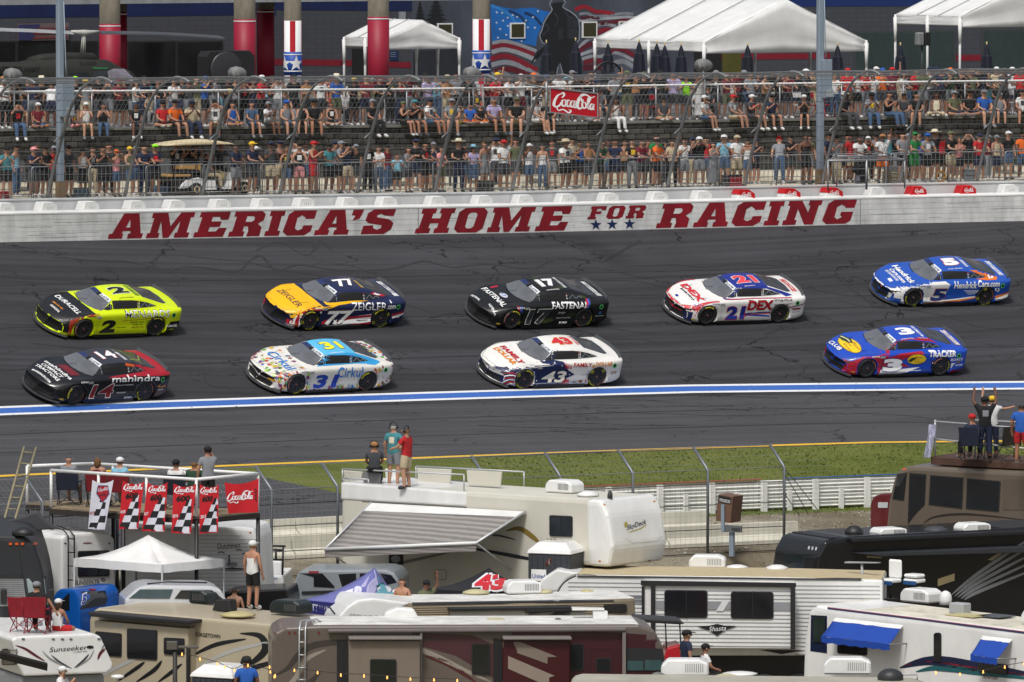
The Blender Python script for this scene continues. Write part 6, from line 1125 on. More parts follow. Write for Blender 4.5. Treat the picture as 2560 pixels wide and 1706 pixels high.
# ================================================================== PEOPLE
def joints(legs, arms, tilt=0.0, fing=False):
 J = {};
 if legs == 'stand': pz = .95; hip = (.095, 0, .91); kn = (.115, -.03, .49); an = (.125, .02, .09); to = (.14, -.15, .04)
 elif legs == 'sit': pz = .11; hip = (.095, 0, .10); kn = (.14, -.43, .13); an = (.15, -.50, -.31); to = (.16, -.66, -.36)
 elif legs == 'chair': pz = .52; hip = (.095, 0, .50); kn = (.16, -.42, .52); an = (.16, -.46, .09); to = (.17, -.62, .05)
 else: pz = .12; hip = (.10, 0, .10); kn = (.36, -.28, .10); an = (-.06, -.36, .06); to = (-.16, -.34, .06)
 d = pz-.95; T = Matrix.Rotation(-tilt, 3, 'X')   # tilt forward
 def up(p): p = V((p[0], p[1], p[2]-.95)); p = T @ V((p.x, p.y, p.z)); return (p.x, p.y if True else 0, p.z+pz)
 J['pel'] = (0, 0, pz); J['spi'] = up((0, .01, 1.14)); J['che'] = up((0, .01, 1.34)); J['nec'] = up((0, .0, 1.49)); J['he1'] = up((0, -.015, 1.585)); J['he2'] = up((0, -.01, 1.66))
 A = {'down': ((.25, .02, 1.15), (.26, -.06, .91), (.26, -.09, .83)), 'lean': ((.25, -.13, 1.17), (.15, -.36, 1.12), (.07, -.39, 1.11)), 'phone': ((.23, -.12, 1.19), (.09, -.30, 1.36), (.04, -.32, 1.42)),
         'cross': ((.24, -.06, 1.16), (-.02, -.22, 1.19), (-.10, -.20, 1.20)), 'cam': ((.25, -.16, 1.34), (.10, -.22, 1.56), (.05, -.20, 1.62)), 'lap': ((.23, -.10, 1.16), (.13, -.30, 1.07), (.06, -.36, 1.06)), 'hips': ((.34, .04, 1.18), (.19, -.02, 1.02), (.14, -.06, 1.0)),
         'up': ((.29, -.03, 1.60), (.27, -.08, 1.84), (.26, -.10, 1.93)), 'side': ((.34, -.02, 1.22), (.46, -.05, 1.02), (.50, -.07, .95)), 'reach': ((.32, -.10, 1.36), (.52, -.16, 1.40), (.60, -.17, 1.42))}
 aa = arms.split('+'); al = A[aa[0]]; ar = A[aa[-1]]; E = []
 for sd, a in ((1, al), (-1, ar)):
  n = '+' if sd > 0 else '-'; m = lambda p: (p[0]*sd, p[1], p[2])
  J['sh'+n] = up(m((.175, .01, 1.42))); J['el'+n] = up(m(a[0])); J['wr'+n] = up(m(a[1])); J['ha'+n] = up(m(a[2])); J['hi'+n] = m(hip); J['kn'+n] = m(kn); J['an'+n] = m(an); J['to'+n] = m(to)
  E += [('che', 'sh'+n), ('sh'+n, 'el'+n), ('el'+n, 'wr'+n), ('wr'+n, 'ha'+n), ('pel', 'hi'+n), ('hi'+n, 'kn'+n), ('kn'+n, 'an'+n), ('an'+n, 'to'+n)]
  if fing:
   w_, h_ = V(J['wr'+n]), V(J['ha'+n]); f = (h_-w_).normalized(); s_ = f.cross(V((0, -1, .2))).normalized()
   for i, (o_, L_) in enumerate(((-.03, .07), (-.01, .085), (.01, .08), (.03, .06))):
    J['f%d%s' % (i, n)] = tuple(h_+s_*o_+f*L_+V((0, 0, -.01))); E.append(('ha'+n, 'f%d%s' % (i, n)))
   J['t'+n] = tuple(w_+f*.03-s_*.06); E.append(('wr'+n, 't'+n))
 E += [('pel', 'spi'), ('spi', 'che'), ('che', 'nec'), ('nec', 'he1'), ('he1', 'he2')]
 return J, E
RADS = {'pel': (.165, .115), 'spi': (.135, .095), 'che': (.165, .11), 'nec': (.055, .055), 'he1': (.09, .098), 'he2': (.096, .108), 'sh': (.068, .06), 'el': (.043, .043), 'wr': (.03, .03), 'ha': (.042, .026), 'hi': (.10, .10), 'kn': (.064, .064), 'an': (.045, .045), 'to': (.045, .035)}
TPL = {}
def template(legs, arms, tilt=0.0, fing=False):
 k = (legs, arms, tilt, fing)
 if k in TPL: return TPL[k]
 J, E = joints(*k); names = list(J); idx = {n: i for i, n in enumerate(names)}; me = bpy.data.meshes.new('b'); me.from_pydata([J[n] for n in names], [(idx[a], idx[c]) for a, c in E], [])
 o = bpy.data.objects.new('b', me); COL.objects.link(o); md = o.modifiers.new('s', 'SKIN'); md.branch_smoothing = .3; md.use_smooth_shade = True
 sv = me.skin_vertices[0].data
 for n, i in idx.items():
  r = RADS.get(n) or RADS.get(n[:2]) or (.011, .011); sv[i].radius = r; sv[i].use_root = (n == 'pel')
 s2 = o.modifiers.new('u', 'SUBSURF'); s2.levels = 1; s2.render_levels = 1
 dg = bpy.context.evaluated_depsgraph_get(); dg.update(); body = bpy.data.meshes.new_from_object(o.evaluated_get(dg)); bpy.data.objects.remove(o)
 for p in body.polygons: p.use_smooth = True
 body.name = 'person'; seg = [(a, c, V(J[a]), V(J[c])) for a, c in E]; cls = []
 for q in body.vertices:
  best = None
  for a, c, A_, B_ in seg:
   d = B_-A_; t = max(0, min(1, (q.co-A_).dot(d)/d.length_squared)); dist = (q.co-(A_+d*t)).length - (RADS.get(a, RADS.get(a[:2], (.02,)))[0]*(1-t)+RADS.get(c, RADS.get(c[:2], (.02,)))[0]*t)*.9
   if best is None or dist < best[0]: best = (dist, a[:2], c[:2], t)
  cls.append(best[1:])
 nv = [v.normal.copy() for v in body.vertices]; co = [v.co.copy() for v in body.vertices]
 def cloth(name, test, off):
  keep = [test(*c) for c in cls]; mp = {}; vs = []; fs = []
  for p in body.polygons:
   if all(keep[i] for i in p.vertices):
    f = []
    for i in p.vertices:
     if i not in mp: mp[i] = len(vs); vs.append(tuple(co[i]+nv[i]*off))
     f.append(mp[i])
    fs.append(f)
  m = bpy.data.meshes.new(name); m.from_pydata(vs, [], fs); m.polygons.foreach_set('use_smooth', [True]*len(fs)); m.update(); m.materials.append(None); return m
 tor = lambda a, c, t: (a, c) in (('pe', 'sp'), ('sp', 'ch')) or (a, c) == ('ch', 'sh') or ((a, c) == ('ch', 'ne') and t < .75) or ((a, c) == ('pe', 'hi'))
 R_ = {'tee': cloth('shirt', lambda a, c, t: tor(a, c, t) or ((a, c) == ('sh', 'el') and t < .62), .016), 'tank': cloth('tank_top', lambda a, c, t: tor(a, c, t) and not ((a, c) == ('ch', 'sh') and t > .75), .014),
      'shorts': cloth('shorts', lambda a, c, t: (a, c) == ('pe', 'hi') or ((a, c) == ('hi', 'kn') and t < .78) or ((a, c) == ('pe', 'sp') and t < .35), .022), 'pants': cloth('trousers', lambda a, c, t: (a, c) == ('pe', 'hi') or (a, c) == ('hi', 'kn') or ((a, c) == ('kn', 'an') and t < .9) or ((a, c) == ('pe', 'sp') and t < .35), .020),
      'shoes': cloth('shoes', lambda a, c, t: (a, c) == ('an', 'to') or ((a, c) == ('kn', 'an') and t > .93), .014)}
 h1, h2 = V(J['he1']), V(J['he2']); ax = (h2-h1).normalized(); fwd = (V((0, -1, 0))-ax*V((0, -1, 0)).dot(ax)).normalized()
 def hairtest(i):
  a, c, t = cls[i]
  if not (a == 'he' or c == 'he'): return False
  d = co[i]-h1; return (a == 'he' or t > .4) and (d.dot(ax) > .10 or (d.dot(fwd) < .02 and d.dot(ax) > -.03))
 fl = [hairtest(i) for i in range(len(co))]; mp = {}; vs = []; fs = []
 for p in body.polygons:
  if all(fl[i] for i in p.vertices):
   f = []
   for i in p.vertices:
    if i not in mp: mp[i] = len(vs); vs.append(tuple(co[i]+nv[i]*.012))
    f.append(mp[i])
   fs.append(f)
 m = bpy.data.meshes.new('hair'); m.from_pydata(vs, [], fs); m.polygons.foreach_set('use_smooth', [True]*len(fs)); m.update(); m.materials.append(None); R_['hair'] = m
 rt = fwd.cross(ax); Q = Matrix((rt, -fwd, ax)).transposed(); ct = h1.lerp(h2, .55)
 def hm(b_, name):
  b_.v = [tuple(ct+Q @ V(q)) for q in b_.v]; m = b_.mesh(name, [None]*(max(b_.m)+1)); return m
 R_['long'] = hm(MB().blob((0, .05, -.06), (.105, .075, .17)), 'long_hair')
 R_['cap'] = hm(MB().blob((0, .005, .045), (.112, .118, .085), 10, 6).add([(-.085, -.08, .06), (.085, -.08, .06), (.065, -.20, .045), (-.065, -.20, .045), (-.085, -.08, .045), (.085, -.08, .045), (.065, -.2, .035), (-.065, -.2, .035)], [(0,1,2,3),(7,6,5,4),(0,3,7,4),(1,5,6,2),(3,2,6,7)]), 'cap')
 R_['brim'] = hm(MB().lathe([(.02, .17), (.08, .165), (.10, .14), (.105, .06), (.20, .05), (.235, .085), (.235, .075), (.2, .04), (.1, .045)], 16), 'hat')
 R_['face'] = hm(MB().blob((0, -.108, -.015), (.014, .022, .026), 6, 4).blob((-.098, 0, -.01), (.012, .022, .032), 6, 4).blob((.098, 0, -.01), (.012, .022, .032), 6, 4).add([(x, -.102+.0*z, z) for x in (-.05, -.02, .02, .05) for z in (.012, .024)], [(0,2,3,1),(4,6,7,5)], 1).add([(-.028, -.098, -.055), (.028, -.098, -.055), (.026, -.098, -.048), (-.026, -.098, -.048)], [(0,1,2,3)], 1), 'face')
 R_['shades'] = hm(MB().box((-.034, -.108, .018), (.052, .012, .03)).box((.034, -.108, .018), (.052, .012, .03)).box((0, -.11, .024), (.03, .01, .008)), 'sunglasses')
 R_['phones'] = hm(MB().blob((-.108, .01, 0), (.03, .045, .055), 8, 5).blob((.108, .01, 0), (.03, .045, .055), 8, 5).tube([(-.11, .01, .04), (-.08, .01, .13), (0, .01, .15), (.08, .01, .13), (.11, .01, .04)], .014, 5), 'headphones')
 c0, c1 = V(J['spi']), V(J['che']); up = (c1-c0).normalized(); bk = MB()
 bv = BVHTree.FromPolygons([v for v in co], [list(p.vertices) for p in body.polygons]);
 for side in (-1, 1):
  f2 = (V((0, side, 0))-up*V((0, side, 0)).dot(up)).normalized(); vs = []
  for i in range(5):
   for j in range(4):
    p = c1 + V((-.075+.15*i/4, 0, 0)) + up*(-.15+.17*j/3); h = bv.ray_cast(p+f2*.5, -f2)[0]; vs.append((h or p)+f2*.021)
  bk.add(vs, [(i*4+j, i*4+j+1, (i+1)*4+j+1, (i+1)*4+j) for i in range(4) for j in range(3)])
 R_['print'] = bk.mesh('shirt_print', [None])
 hp = V(J['pel']); n = 14; sk = MB(); q_ = [(.17, .10), (.19, -.05), (.21, -.25), (.23, -.42)]
 if legs in ('stand',):
  vs = [(r*(1+.05*(i % 2))*cos(2*pi*i/n), r*.78*sin(2*pi*i/n), hp.z+z) for r, z in q_ for i in range(n)]; sk.add(vs, [(j*n+i, j*n+(i+1) % n, (j+1)*n+(i+1) % n, (j+1)*n+i) for j in range(3) for i in range(n)], 0, True)
  R_['skirt'] = sk.mesh('skirt', [None]); s3 = MB(); vs = [(r*(1+.06*(i % 2))*cos(2*pi*i/n), r*.8*sin(2*pi*i/n), hp.z+z) for r, z in ((.165, .12), (.2, -.1), (.23, -.45), (.27, -.75)) for i in range(n)]; s3.add(vs, [(j*n+i, j*n+(i+1) % n, (j+1)*n+(i+1) % n, (j+1)*n+i) for j in range(3) for i in range(n)], 0, True); R_['dress'] = s3.mesh('long_skirt', [None])
 else: R_['skirt'] = R_['shorts']; R_['dress'] = R_['pants']
 body.materials.clear(); body.materials.append(None); R_['body'] = body; R_['J'] = J; TPL[k] = R_; return R_
CLR = {'w': ('white', '#d4d4d4'), 'k': ('black', '#131316'), 'g': ('grey', '#7d8086'), 'G': ('dark grey', '#3b3d42'), 'n': ('navy', '#1a2440'), 'r': ('red', '#b51c22'), 'm': ('maroon', '#6a1424'), 'o': ('orange', '#d8641a'), 'y': ('yellow', '#d8b22a'), 'b': ('blue', '#1f55a8'), 'B': ('light blue', '#7fb4cc'),
 'e': ('green', '#1f7a3c'), 'E': ('dark green', '#22402c'), 'p': ('pink', '#d88f90'), 'P': ('lilac', '#a79cc0'), 't': ('teal', '#3f7f88'), 'i': ('beige', '#b5a68a'), 'l': ('lime green', '#8fdc1e'), 'a': ('tan', '#9c7048'), 'v': ('olive', '#5b6044'), 'j': ('denim', '#3f5878'), 'z': ('brown', '#4e3a2c'), 'c': ('cream', '#cfc6b0')}
def cm(c, pat=0): return M(CLR[c][1], .85, noise=(.10, .75)[pat], scale=(8, 34)[pat], key='cloth%d' % pat)
SKN = [M(c, .6, noise=.06, key='skin') for c in ('#a87a62', '#96684f', '#b3876e', '#6e4838', '#9e735e')]; HRM = [M(c, .8, noise=.2, key='hair') for c in ('#1d130d', '#3a2617', '#6a4a2a', '#8d8880', '#0c0a09')]
FDK = M('#2a1a16', .7, noise=0); INK = {}
def clone(name, me, parent, mats):
 o = link(name, me, parent)
 for i, m in enumerate(mats):
  if i < len(o.material_slots): o.material_slots[i].link = 'OBJECT'; o.material_slots[i].material = m
 return o
prng = random.Random(11)
def person(tp, loc, rz, top, bot, hat='-', hair='h', scale=1.0, wid=1.0, skin=None, shoe=None, extra='', pr=None):
 T = template(*tp); sk = skin or prng.choice(SKN); body = clone('person', T['body'], None, [sk]); body.location = loc; body.rotation_euler = (0, 0, rz); body.scale = (scale*wid, scale*wid, scale)
 tt = {'T': 'tee', 'K': 'tank', 'F': 'tee', 'S': 'tee', 'D': 'tank', 'N': None}[top[1]]
 if tt: clone({'tee': 'shirt', 'tank': 'tank_top'}[tt], T[tt], body, [cm(top[0], 1 if top[1] in 'FS' else 0)])
 if bot: clone({'S': 'shorts', 'P': 'trousers', 'K': 'skirt', 'L': 'long_skirt', 'F': 'shorts'}[bot[1]], T[{'S': 'shorts', 'P': 'pants', 'K': 'skirt', 'L': 'dress', 'F': 'shorts'}[bot[1]]], body, [cm(bot[0], 1 if bot[1] == 'F' else 0)])
 if 'b' not in extra: clone('shoes', T['shoes'], body, [cm(shoe or prng.choice('wwkGg'))])
 hm_ = prng.choice(HRM[:3]) if hair not in ('W',) else HRM[3]
 if hair != 'B': clone('hair', T['hair'], body, [hm_])
 if hair == 'L': clone('long_hair', T['long'], body, [hm_])
 if hat[0] == 'C': clone('cap', T['cap'], body, [cm(hat[1])])
 elif hat[0] in 'HW': clone('hat', T['brim'], body, [cm({'H': 'c', 'W': 'i'}[hat[0]] if len(hat) < 2 else hat[1])])
 clone('face', T['face'], body, [sk, FDK])
 if 'g' in extra: clone('sunglasses', T['shades'], body, [BLK])
 if 'h' in extra: clone('headphones', T['phones'], body, [BLK])
 if pr: clone('shirt_print', T['print'], body, [cm(pr)])
 return body
TYP = {'T': 't-shirt', 'K': 'tank top', 'F': 'patterned shirt', 'S': 'striped shirt', 'D': 'dress'}; BTY = {'S': 'shorts', 'P': 'trousers', 'K': 'skirt', 'L': 'long skirt', 'F': 'patterned shorts'}
POS = {'l': (('stand', 'lean'), 'leaning'), 'd': (('stand', 'down'), 'standing'), 'p': (('stand', 'phone'), 'standing'), 'c': (('stand', 'cross'), 'arms folded'), 'u': (('stand', 'up+lean'), 'one arm up'), 'm': (('stand', 'cam'), 'hands at face'), 's': (('sit', 'lap'), 'sitting'), 'q': (('sit', 'phone'), 'sitting'), 'n': (('sit', 'cam'), 'sitting, hands at face'), 'x': (('cross', 'lap'), 'cross-legged'),
 'b': (('stand', 'down', .75), 'bending over'), 'h': (('chair', 'lap'), 'seated in a chair'), 'R': (('stand', 'reach+lean'), 'pointing'), 'B': (('stand', 'lean'), 'back turned')}
ROWS = {'A': (-1.98, 'at the barricade'), 'A2': (-3.3, 'behind the front row'), 'S': (V_T+.03, 'on the block wall'), 'U': (V_RL-.42, 'at the upper rail'), 'V': (-9.0, 'behind the upper rail'), 'X': (-14, 'far back on the terrace')}
DATA = {
'A': '17 p tF kS Ck h|84 p nT GS Cp h|113 l kT kS Ck h|172 d GT kS Ck h|207 l wK kK Ck L|257 p kF kK - h|291 m pK jS Co L|324 l vK jS Cy L|360 l nT nP - h|388 c nF kS Cl h|589 l nT gS - B|630 l nT GS Cy h|677 p GT iS Cn h|717 l kK jS - L|748 l kK pF - h|784 p rK rS Cr h|822 l tT kS Ck h|852 p gT kS Cg h|868 m nT iS Ck h|919 d kT kP Ck h|946 c wT jP - L|993 p BT kS - h|1020 p gF GS - L|1062 l kT kS - h|1102 l pT vS - L|1146 l kT nP H h|1183 l PT jK WB L|1259 u wT GS Cr h|1323 m wK jS Cw L|1356 d wK jP - L|1413 l wT kS W h|1471 l aK GK - L|1504 l ET kS - h|1537 l nT nS - h|1581 l kT gP - h|1603 l mT GS - h|1643 l oT kS Ck h|1680 l iT kP - L|1711 p wF gS - h|1748 m kT gS Cw h|1782 p gD gL - L|1842 R wT iS Ci h|2014 d kK kS - h|2091 p gT iP Ck h|2148 l wT kS - h|2206 u wF oS Ca h|2256 l gT kS - h|2285 l eT eS Ce h|2318 l gT kS Cb h|2376 l kT iS Cv h|2398 p pK kS - L|2449 l rF nS Cn h|2491 l iK nS Cg L|2556 R oT jS - h',
'A2': '90 d GT GS - B|440 m kT kP Ck h|472 p kT GP Ck h|487 m kT kP - h|553 d GT kS - h|1289 d vT GS - h|1449 p bK kS - L|1562 d aK kS - L|1810 p BF jS Cw h|1868 d wK jS - L|1949 b gT jP Cr h|2118 d GF kS - h|2223 d tT kS - h|2296 d bT kS - h|2336 d kT kS H h|2352 d rT kS - h|2071 d nT kS Ck h|735 m wT kS - h|1640 d eT GS - h|2190 d gT kS Ck h',
'S': '44 n kT jP - h|183 x kK pS - L|259 q kK jP - L|407 x rT kS Ck h|437 s oT kS Ck h|539 n wT iS - h|581 x bK aS - L|629 s jT jS - L|716 s gK jS Cb h|756 s kK kS - L|786 s kT GS Ck h|828 x kK GS - L|1007 q kK kS Cv L|1036 q kT GS Ct h|1073 s wT jS Cn h|1175 x bT oS - h|1201 x kT oS - h|1234 s PT GS - B|1292 s kT iS Cv h|1338 s wT wS Cw h|1539 q wD wL - L|1832 s gT iS Cr h|1879 q GT GS Cw h|2179 q gT jP Ck h|2222 q kK jP - h|2292 s kT GS - B|2341 x cK iL - L|2425 x kT nS Ck h|2460 s bT gS Cg h|2556 s wT kS - h',
'U': '13 l wT kP Cw h|37 m kT kS - L|82 l nT gS - h|214 l gT iS Cy h|298 l mT kS Cr h|340 l wT jS - L|395 l kT jS - L|435 p wF jP - h|472 p GT gS - h|513 m bF kS Cb h|612 m kT kP - L|654 l rT kP Cw h|694 m wF gS Ck h|802 d wT GS - h|841 l bF vS Wc h|916 l mT nS - h|948 l kT GS - h|1003 p kT nP Co h|1070 l PF GS - h|1118 l aT iS W h|1170 l kT GS - h|1237 l rT gS - W|1272 l wT kS - h|1302 m wS mS Cw h|1334 l zT kS Co h|1366 l aT iS Cb h|1397 l wT kS - h|1416 p cT kS WB L|1448 m kT kS - h|1466 p kT GS - B|1567 m kT vS Cv h|1610 c kT kS Cv h|1683 l PF GS - W|1716 p lT GS - L|1751 m wD wL - L|1817 l mT vS - h|1876 l gT nS - h|1912 l aK kS - L|1946 p kT kS Cg h|1969 l mT GS - h|2014 l GT kS Cw h|2086 l wT jP - L|2119 l rT zS Cr h|2144 l wF kS - L|2182 l wF jS - L|2206 p oT GS Cb h|2230 u mT GS Cr h|2258 l wF iS - L|2307 l vT gS - h|2354 l nT kS - h|2375 p ET gS Co h|2428 l vT kP Ca h|2470 l kT tS - L|2510 l GT kS Cv h|2550 l rT kS - h|128 b wT nS Ck h|1536 u gT kS Cn h|2160 c rT gP - h|2404 p kT kS - h|1650 l kT GS Ck h|570 l kT nS - h|885 l kT kS Cy h',
'V': '8 d wT kS Ca h|104 d kT kS H h|188 d kT kS Cl h|245 c kT GP - h|360 c nF nP Ck h|405 d kT kP - L|833 d aK rS Cr L|820 d mT kS - h|766 c aT kS - L|1395 d wT kP - h|1243 u pT kS Cy h|975 m kT kP - h|1062 c kT GP Ck h|1140 d gT kS - h|1478 c nT kS - h|1790 p kT GS Cg h|1845 d mT kS - h|1995 d kT nS Ck h|2050 c gT kS - h|2190 c wT GS Cw h|2270 d kT jS - L|2340 p gT kS Cn h|2445 c kT kS - h|2530 d wT nS Cw h|1590 d aT GP - h|735 d kT kS Ck h|540 c gT kP - h|665 d BF kS - h|310 d kT kS Ck L|150 c gT kP - h',
'X': '2122 p BT GP Ck h|2372 d kT kP Ck h|2420 d kT kP - h|2491 c iT kP Cw h|2508 d kT kP - h|370 d tT kP - h|1740 d kT kP - h'}
FILL = {'A2': ([40, 135, 232, 272, 340, 640, 700, 765, 838, 890, 968, 1040, 1084, 1160, 1210, 1240, 1380, 1430, 1520, 1620, 1662, 1695, 1730, 1765, 1828, 1890, 1975, 2020, 2125, 2170, 2240, 2270, 2300, 2420, 2470, 2520], 'd p c d m'), 'V': ([55, 70, 165, 230, 270, 330, 375, 455, 490, 555, 590, 633, 680, 710, 790, 860, 900, 930, 1020, 1040, 1090, 1150, 1190, 1220, 1260, 1290, 1320, 1350, 1380, 1430, 1500, 1550, 1630, 1660, 1700, 1735, 1770, 1830, 1860, 1895, 1930, 1960, 2030, 2070, 2105, 2175, 2210, 2245, 2290, 2325, 2370, 2390, 2415, 2455, 2485, 2540], 'd p c h m'), 'S': ([95, 215, 340, 480, 670, 930, 1130, 1375, 1480, 1660, 1760, 1930, 2010, 2110, 2260, 2385, 2500], 's x q')}
for row, (xs, ps) in FILL.items():
 for x in xs: DATA[row] += '|%d %s %s%s %s%s %s %s' % (x, prng.choice(ps.split()), prng.choice('kkkgGGnnnwwvimBr'), prng.choice('TTTKF'), prng.choice('kGngji'), prng.choice('SSP'), prng.choice(['-', '-', '-', 'Ck', 'Cw', 'Ck', 'Cn', 'Cg']), prng.choice('hhLL'))
pins = []
for row, txt in DATA.items():
 v0, rp = ROWS[row]
 for ent in txt.split('|'):
  px, po, top, bot, hat, hair = ent.split(); px = float(px); (tp, pp) = POS[po]; tp = tuple(tp) + ((0.0,) if len(tp) < 3 else ())
  v = v0+(0 if row == 'S' else prng.uniform(-.12, .08)); z = {'A': ZG, 'A2': zgv(v), 'S': ZT+.02}.get(row, ZT-.05 if row != 'X' else ZT-.2)
  if row == 'S' and tp[0] == 'cross': v -= .2
  if row == 'S' and tp[0] == 'stand': v += .5; z = zgv(v)
  s = s_at(px, v, z); sc = prng.uniform(.97, 1.04)*(.94 if hair == 'L' else 1)*(.76 if px in (993, 1175, 1201, 183) else 1)
  if row == 'U': tp = tp[:1]+tp[1:2]+tp[2:]
  o = person(tp, TR(s, v, z), PHI(s)+prng.uniform(-.6, .6)+(pi if po == 'B' else 0), top, bot, hat, hair, sc, {1413: 1.3, 2148: 1.2, 2449: 1.15, 1234: 1.1}.get(int(px), prng.uniform(.95, 1.12) if hair != 'L' else .92), pr=prng.choice('wgry') if prng.random() < .3 and top[0] in 'kngG' else ('G' if top == 'wT' and prng.random() < .5 else None), extra='g' if prng.random() < .35 else '')
  pins.append([row, px, o, top, bot, hat, hair, po])
CHILD = (993, 1175, 1201, 183)
def desc(r, short=False):
 row, px, o, top, bot, hat, hair, po = r; t = CLR[top[0]][0]+' '+TYP[top[1]]
 if short: return t
 h = ''
 if hat[0] == 'C': h = ' and '+CLR[hat[1]][0]+' cap'
 elif hat[0] == 'H': h = ' and cowboy hat'
 elif hat[0] == 'W': h = ' and '+({'B': 'pale blue', 'c': 'cream'}.get(hat[1:], 'straw'))+' sun hat'
 elif hair == 'L': h = ', long hair'
 elif hair == 'B': h = ', bald'
 elif hair == 'W': h = ', white hair'
 b = '' if top[1] == 'D' else ', '+CLR[bot[0]][0]+' '+BTY[bot[1]]
 return ('child' if px in CHILD else 'person')+' in '+t+b+h+' '+POS[po][1]+' '+ROWS[row][1]
USED = set(); pins.sort(key=lambda r: (r[0], r[1])); L1 = {}
for r in pins: L1.setdefault(desc(r), []).append(r)
for i, r in enumerate(pins):
 d = desc(r)
 if len(L1[d]) > 1 or len(d.split()) > 16:
  nb = pins[i-1] if i and pins[i-1][0] == r[0] else pins[i+1]; rel = 'right' if nb is not r and nb[1] < r[1] else 'left'
  d = ('person in '+desc(r, True)+('' if r[3][1] == 'D' else ', '+CLR[r[4][0]][0]+' '+BTY[r[4][1]])+' '+rel+' of the '+desc(nb, True)+' '+ROWS[r[0]][1])
 me_ = [q for q in pins if q[0] == r[0]]; k = me_.index(r); lf = desc(me_[k-1], True) if k else 'picture edge'; rg = desc(me_[k+1], True) if k+1 < len(me_) else 'picture edge'
 for c_ in (d, f'person in {desc(r, True)} between {lf} and {rg} {ROWS[r[0]][1]}', f'person in {desc(r, True)}, number {k+1} from the left {ROWS[r[0]][1]}'):
  if c_ not in USED and len(c_.split()) <= 16: d = c_; break
 USED.add(d)
 tag(r[2], d, 'child' if r[1] in CHILD else 'person', {'A': 'spectators at the barricade', 'A2': 'spectators behind the front row', 'S': 'spectators on the block wall', 'U': 'spectators at the upper rail'}.get(r[0], 'spectators further back on the terrace'))
# golf cart driver
sg_ = M('#8f8268', .8, noise=.1)
o = person(('chair', 'cam+lap', 0.0), TR(s_at(517, -2.9, ZG), -2.9, zgv(-2.9)+.15), PHI(0)+R(70), 'kT', 'iP', '-', 'h'); tag(o, 'driver in black t-shirt and khaki trousers seated in the golf cart', 'person')
# ================================================================== INFIELD VEHICLES AND TENTS
RVW = M((.74, .74, .73), .4, noise=.14, scale=.9, coat=.2); ROOFC = M((.62, .58, .48), .8, noise=.35, scale=1.5); ROOFW = M((.66, .65, .62), .7, noise=.35, scale=1.6); BKG = M((.008, .008, .010), .25, noise=.1, coat=.15, spec=.4, key='bkg'); WIN = M((.012, .013, .016), .08, noise=.2, scale=2, spec=.8, key='win'); TRIM = M((.015, .015, .017), .5, noise=0, key='trim')
def hzp(x, y, z): d = ray(x, y); return CAM + d*((z-CAMZ)/d.z)
class Rig:
 """a vehicle or hut: local x along its visible side, y away from the viewer, z up"""
 def __init__(s, name, label, cat, px, py, Y, psi, zg=None, group=None):
  s.c = P(px, py, Y); s.zg = 4.45 if zg is None else zg; s.psi = R(psi); s.e = tag(empty(name, (s.c.x, s.c.y, s.zg), s.psi), label, cat, group)
  s.e1 = V((cos(s.psi), sin(s.psi), 0)); s.e2 = V((-sin(s.psi), cos(s.psi), 0)); s.O = V((s.c.x, s.c.y, s.zg)); s.H = s.c.z-s.zg
 def at(s, x, y, yl=0.0):                 # photo pixel -> local (x, z) on the plane y = yl
  d = ray(x, y); o = s.O+s.e2*yl; p = CAM+d*((o-CAM).dot(s.e2)/d.dot(s.e2))-s.O; return p.dot(s.e1), p.z
 def prism(s, pts, W, mat, name='body', y0=0.0, bevel=.08, seg=2, parent=None, px=True, off=None):
  q = MB(); p2 = [s.at(x, y, y0) for x, y in pts] if px else pts; q.prism(p2, (0, W, 0), (V((0, y0, 0)), V((1, 0, 0)), V((0, 0, 1))))
  me = q.mesh(name, mat); bm = bmesh.new(); bm.from_mesh(me); bmesh.ops.recalc_face_normals(bm, faces=bm.faces); bmesh.ops.dissolve_limit(bm, angle_limit=.001, verts=bm.verts, edges=bm.edges)
  if bevel: bmesh.ops.bevel(bm, geom=[e for e in bm.edges if len(e.link_faces) == 2 and e.calc_face_angle(0) > .25], offset=bevel, segments=seg, affect='EDGES', clamp_overlap=True, profile=.6)
  bm.to_mesh(me); bm.free(); return link(name, me, parent or s.e)
 def dec(s, shape, mat, name, on, off=.008, thick=0.0, parent=None, step=60, label=None):
  if isinstance(shape, list): shape = poly2(shape)
  return decal(shape, mat if not isinstance(mat, str) else M(mat, .4, noise=.05, coat=.2, key='vinyl'), name, parent or s.e, on, None, off, thick, step, label)
 def win(s, on, x0, y0, x1, y1, sl=0.0, name='window', r=4, mat=None):
  f = s.dec(rrect(x0, y0, x1, y1, r, sl), TRIM, name, on, .004, .03); g = s.dec(rrect(x0+2.5, y0+2.5, x1-2.5, y1-2.5, r, sl), mat or WIN, 'pane', on, .012, .03, parent=f); return f
 def txt(s, on, t, x0, y0, x1, y1, h, c='#1a1a1e', lean=0, bold=.01, off=.012): return s.dec(TXT(t, x0, y0, x1, y1, h, lean, bold), flat(c) if isinstance(c, str) else c, 'lettering', on, off)
 def swoosh(s, on, pts, w, c, name='stripe'): n = len(pts)*5-4; cc = crv(pts, 5); m = len(cc); return s.dec(stroke2(cc, [w*sin(pi*(i+.4)/m)+.6 for i in range(m)]), c, name, on, .007, step=40)
def roofz(r, x, y, z=None): p = hzp(x, y, r.zg+(z if z is not None else r.H)) - r.O; return p.dot(r.e1), p.dot(r.e2)
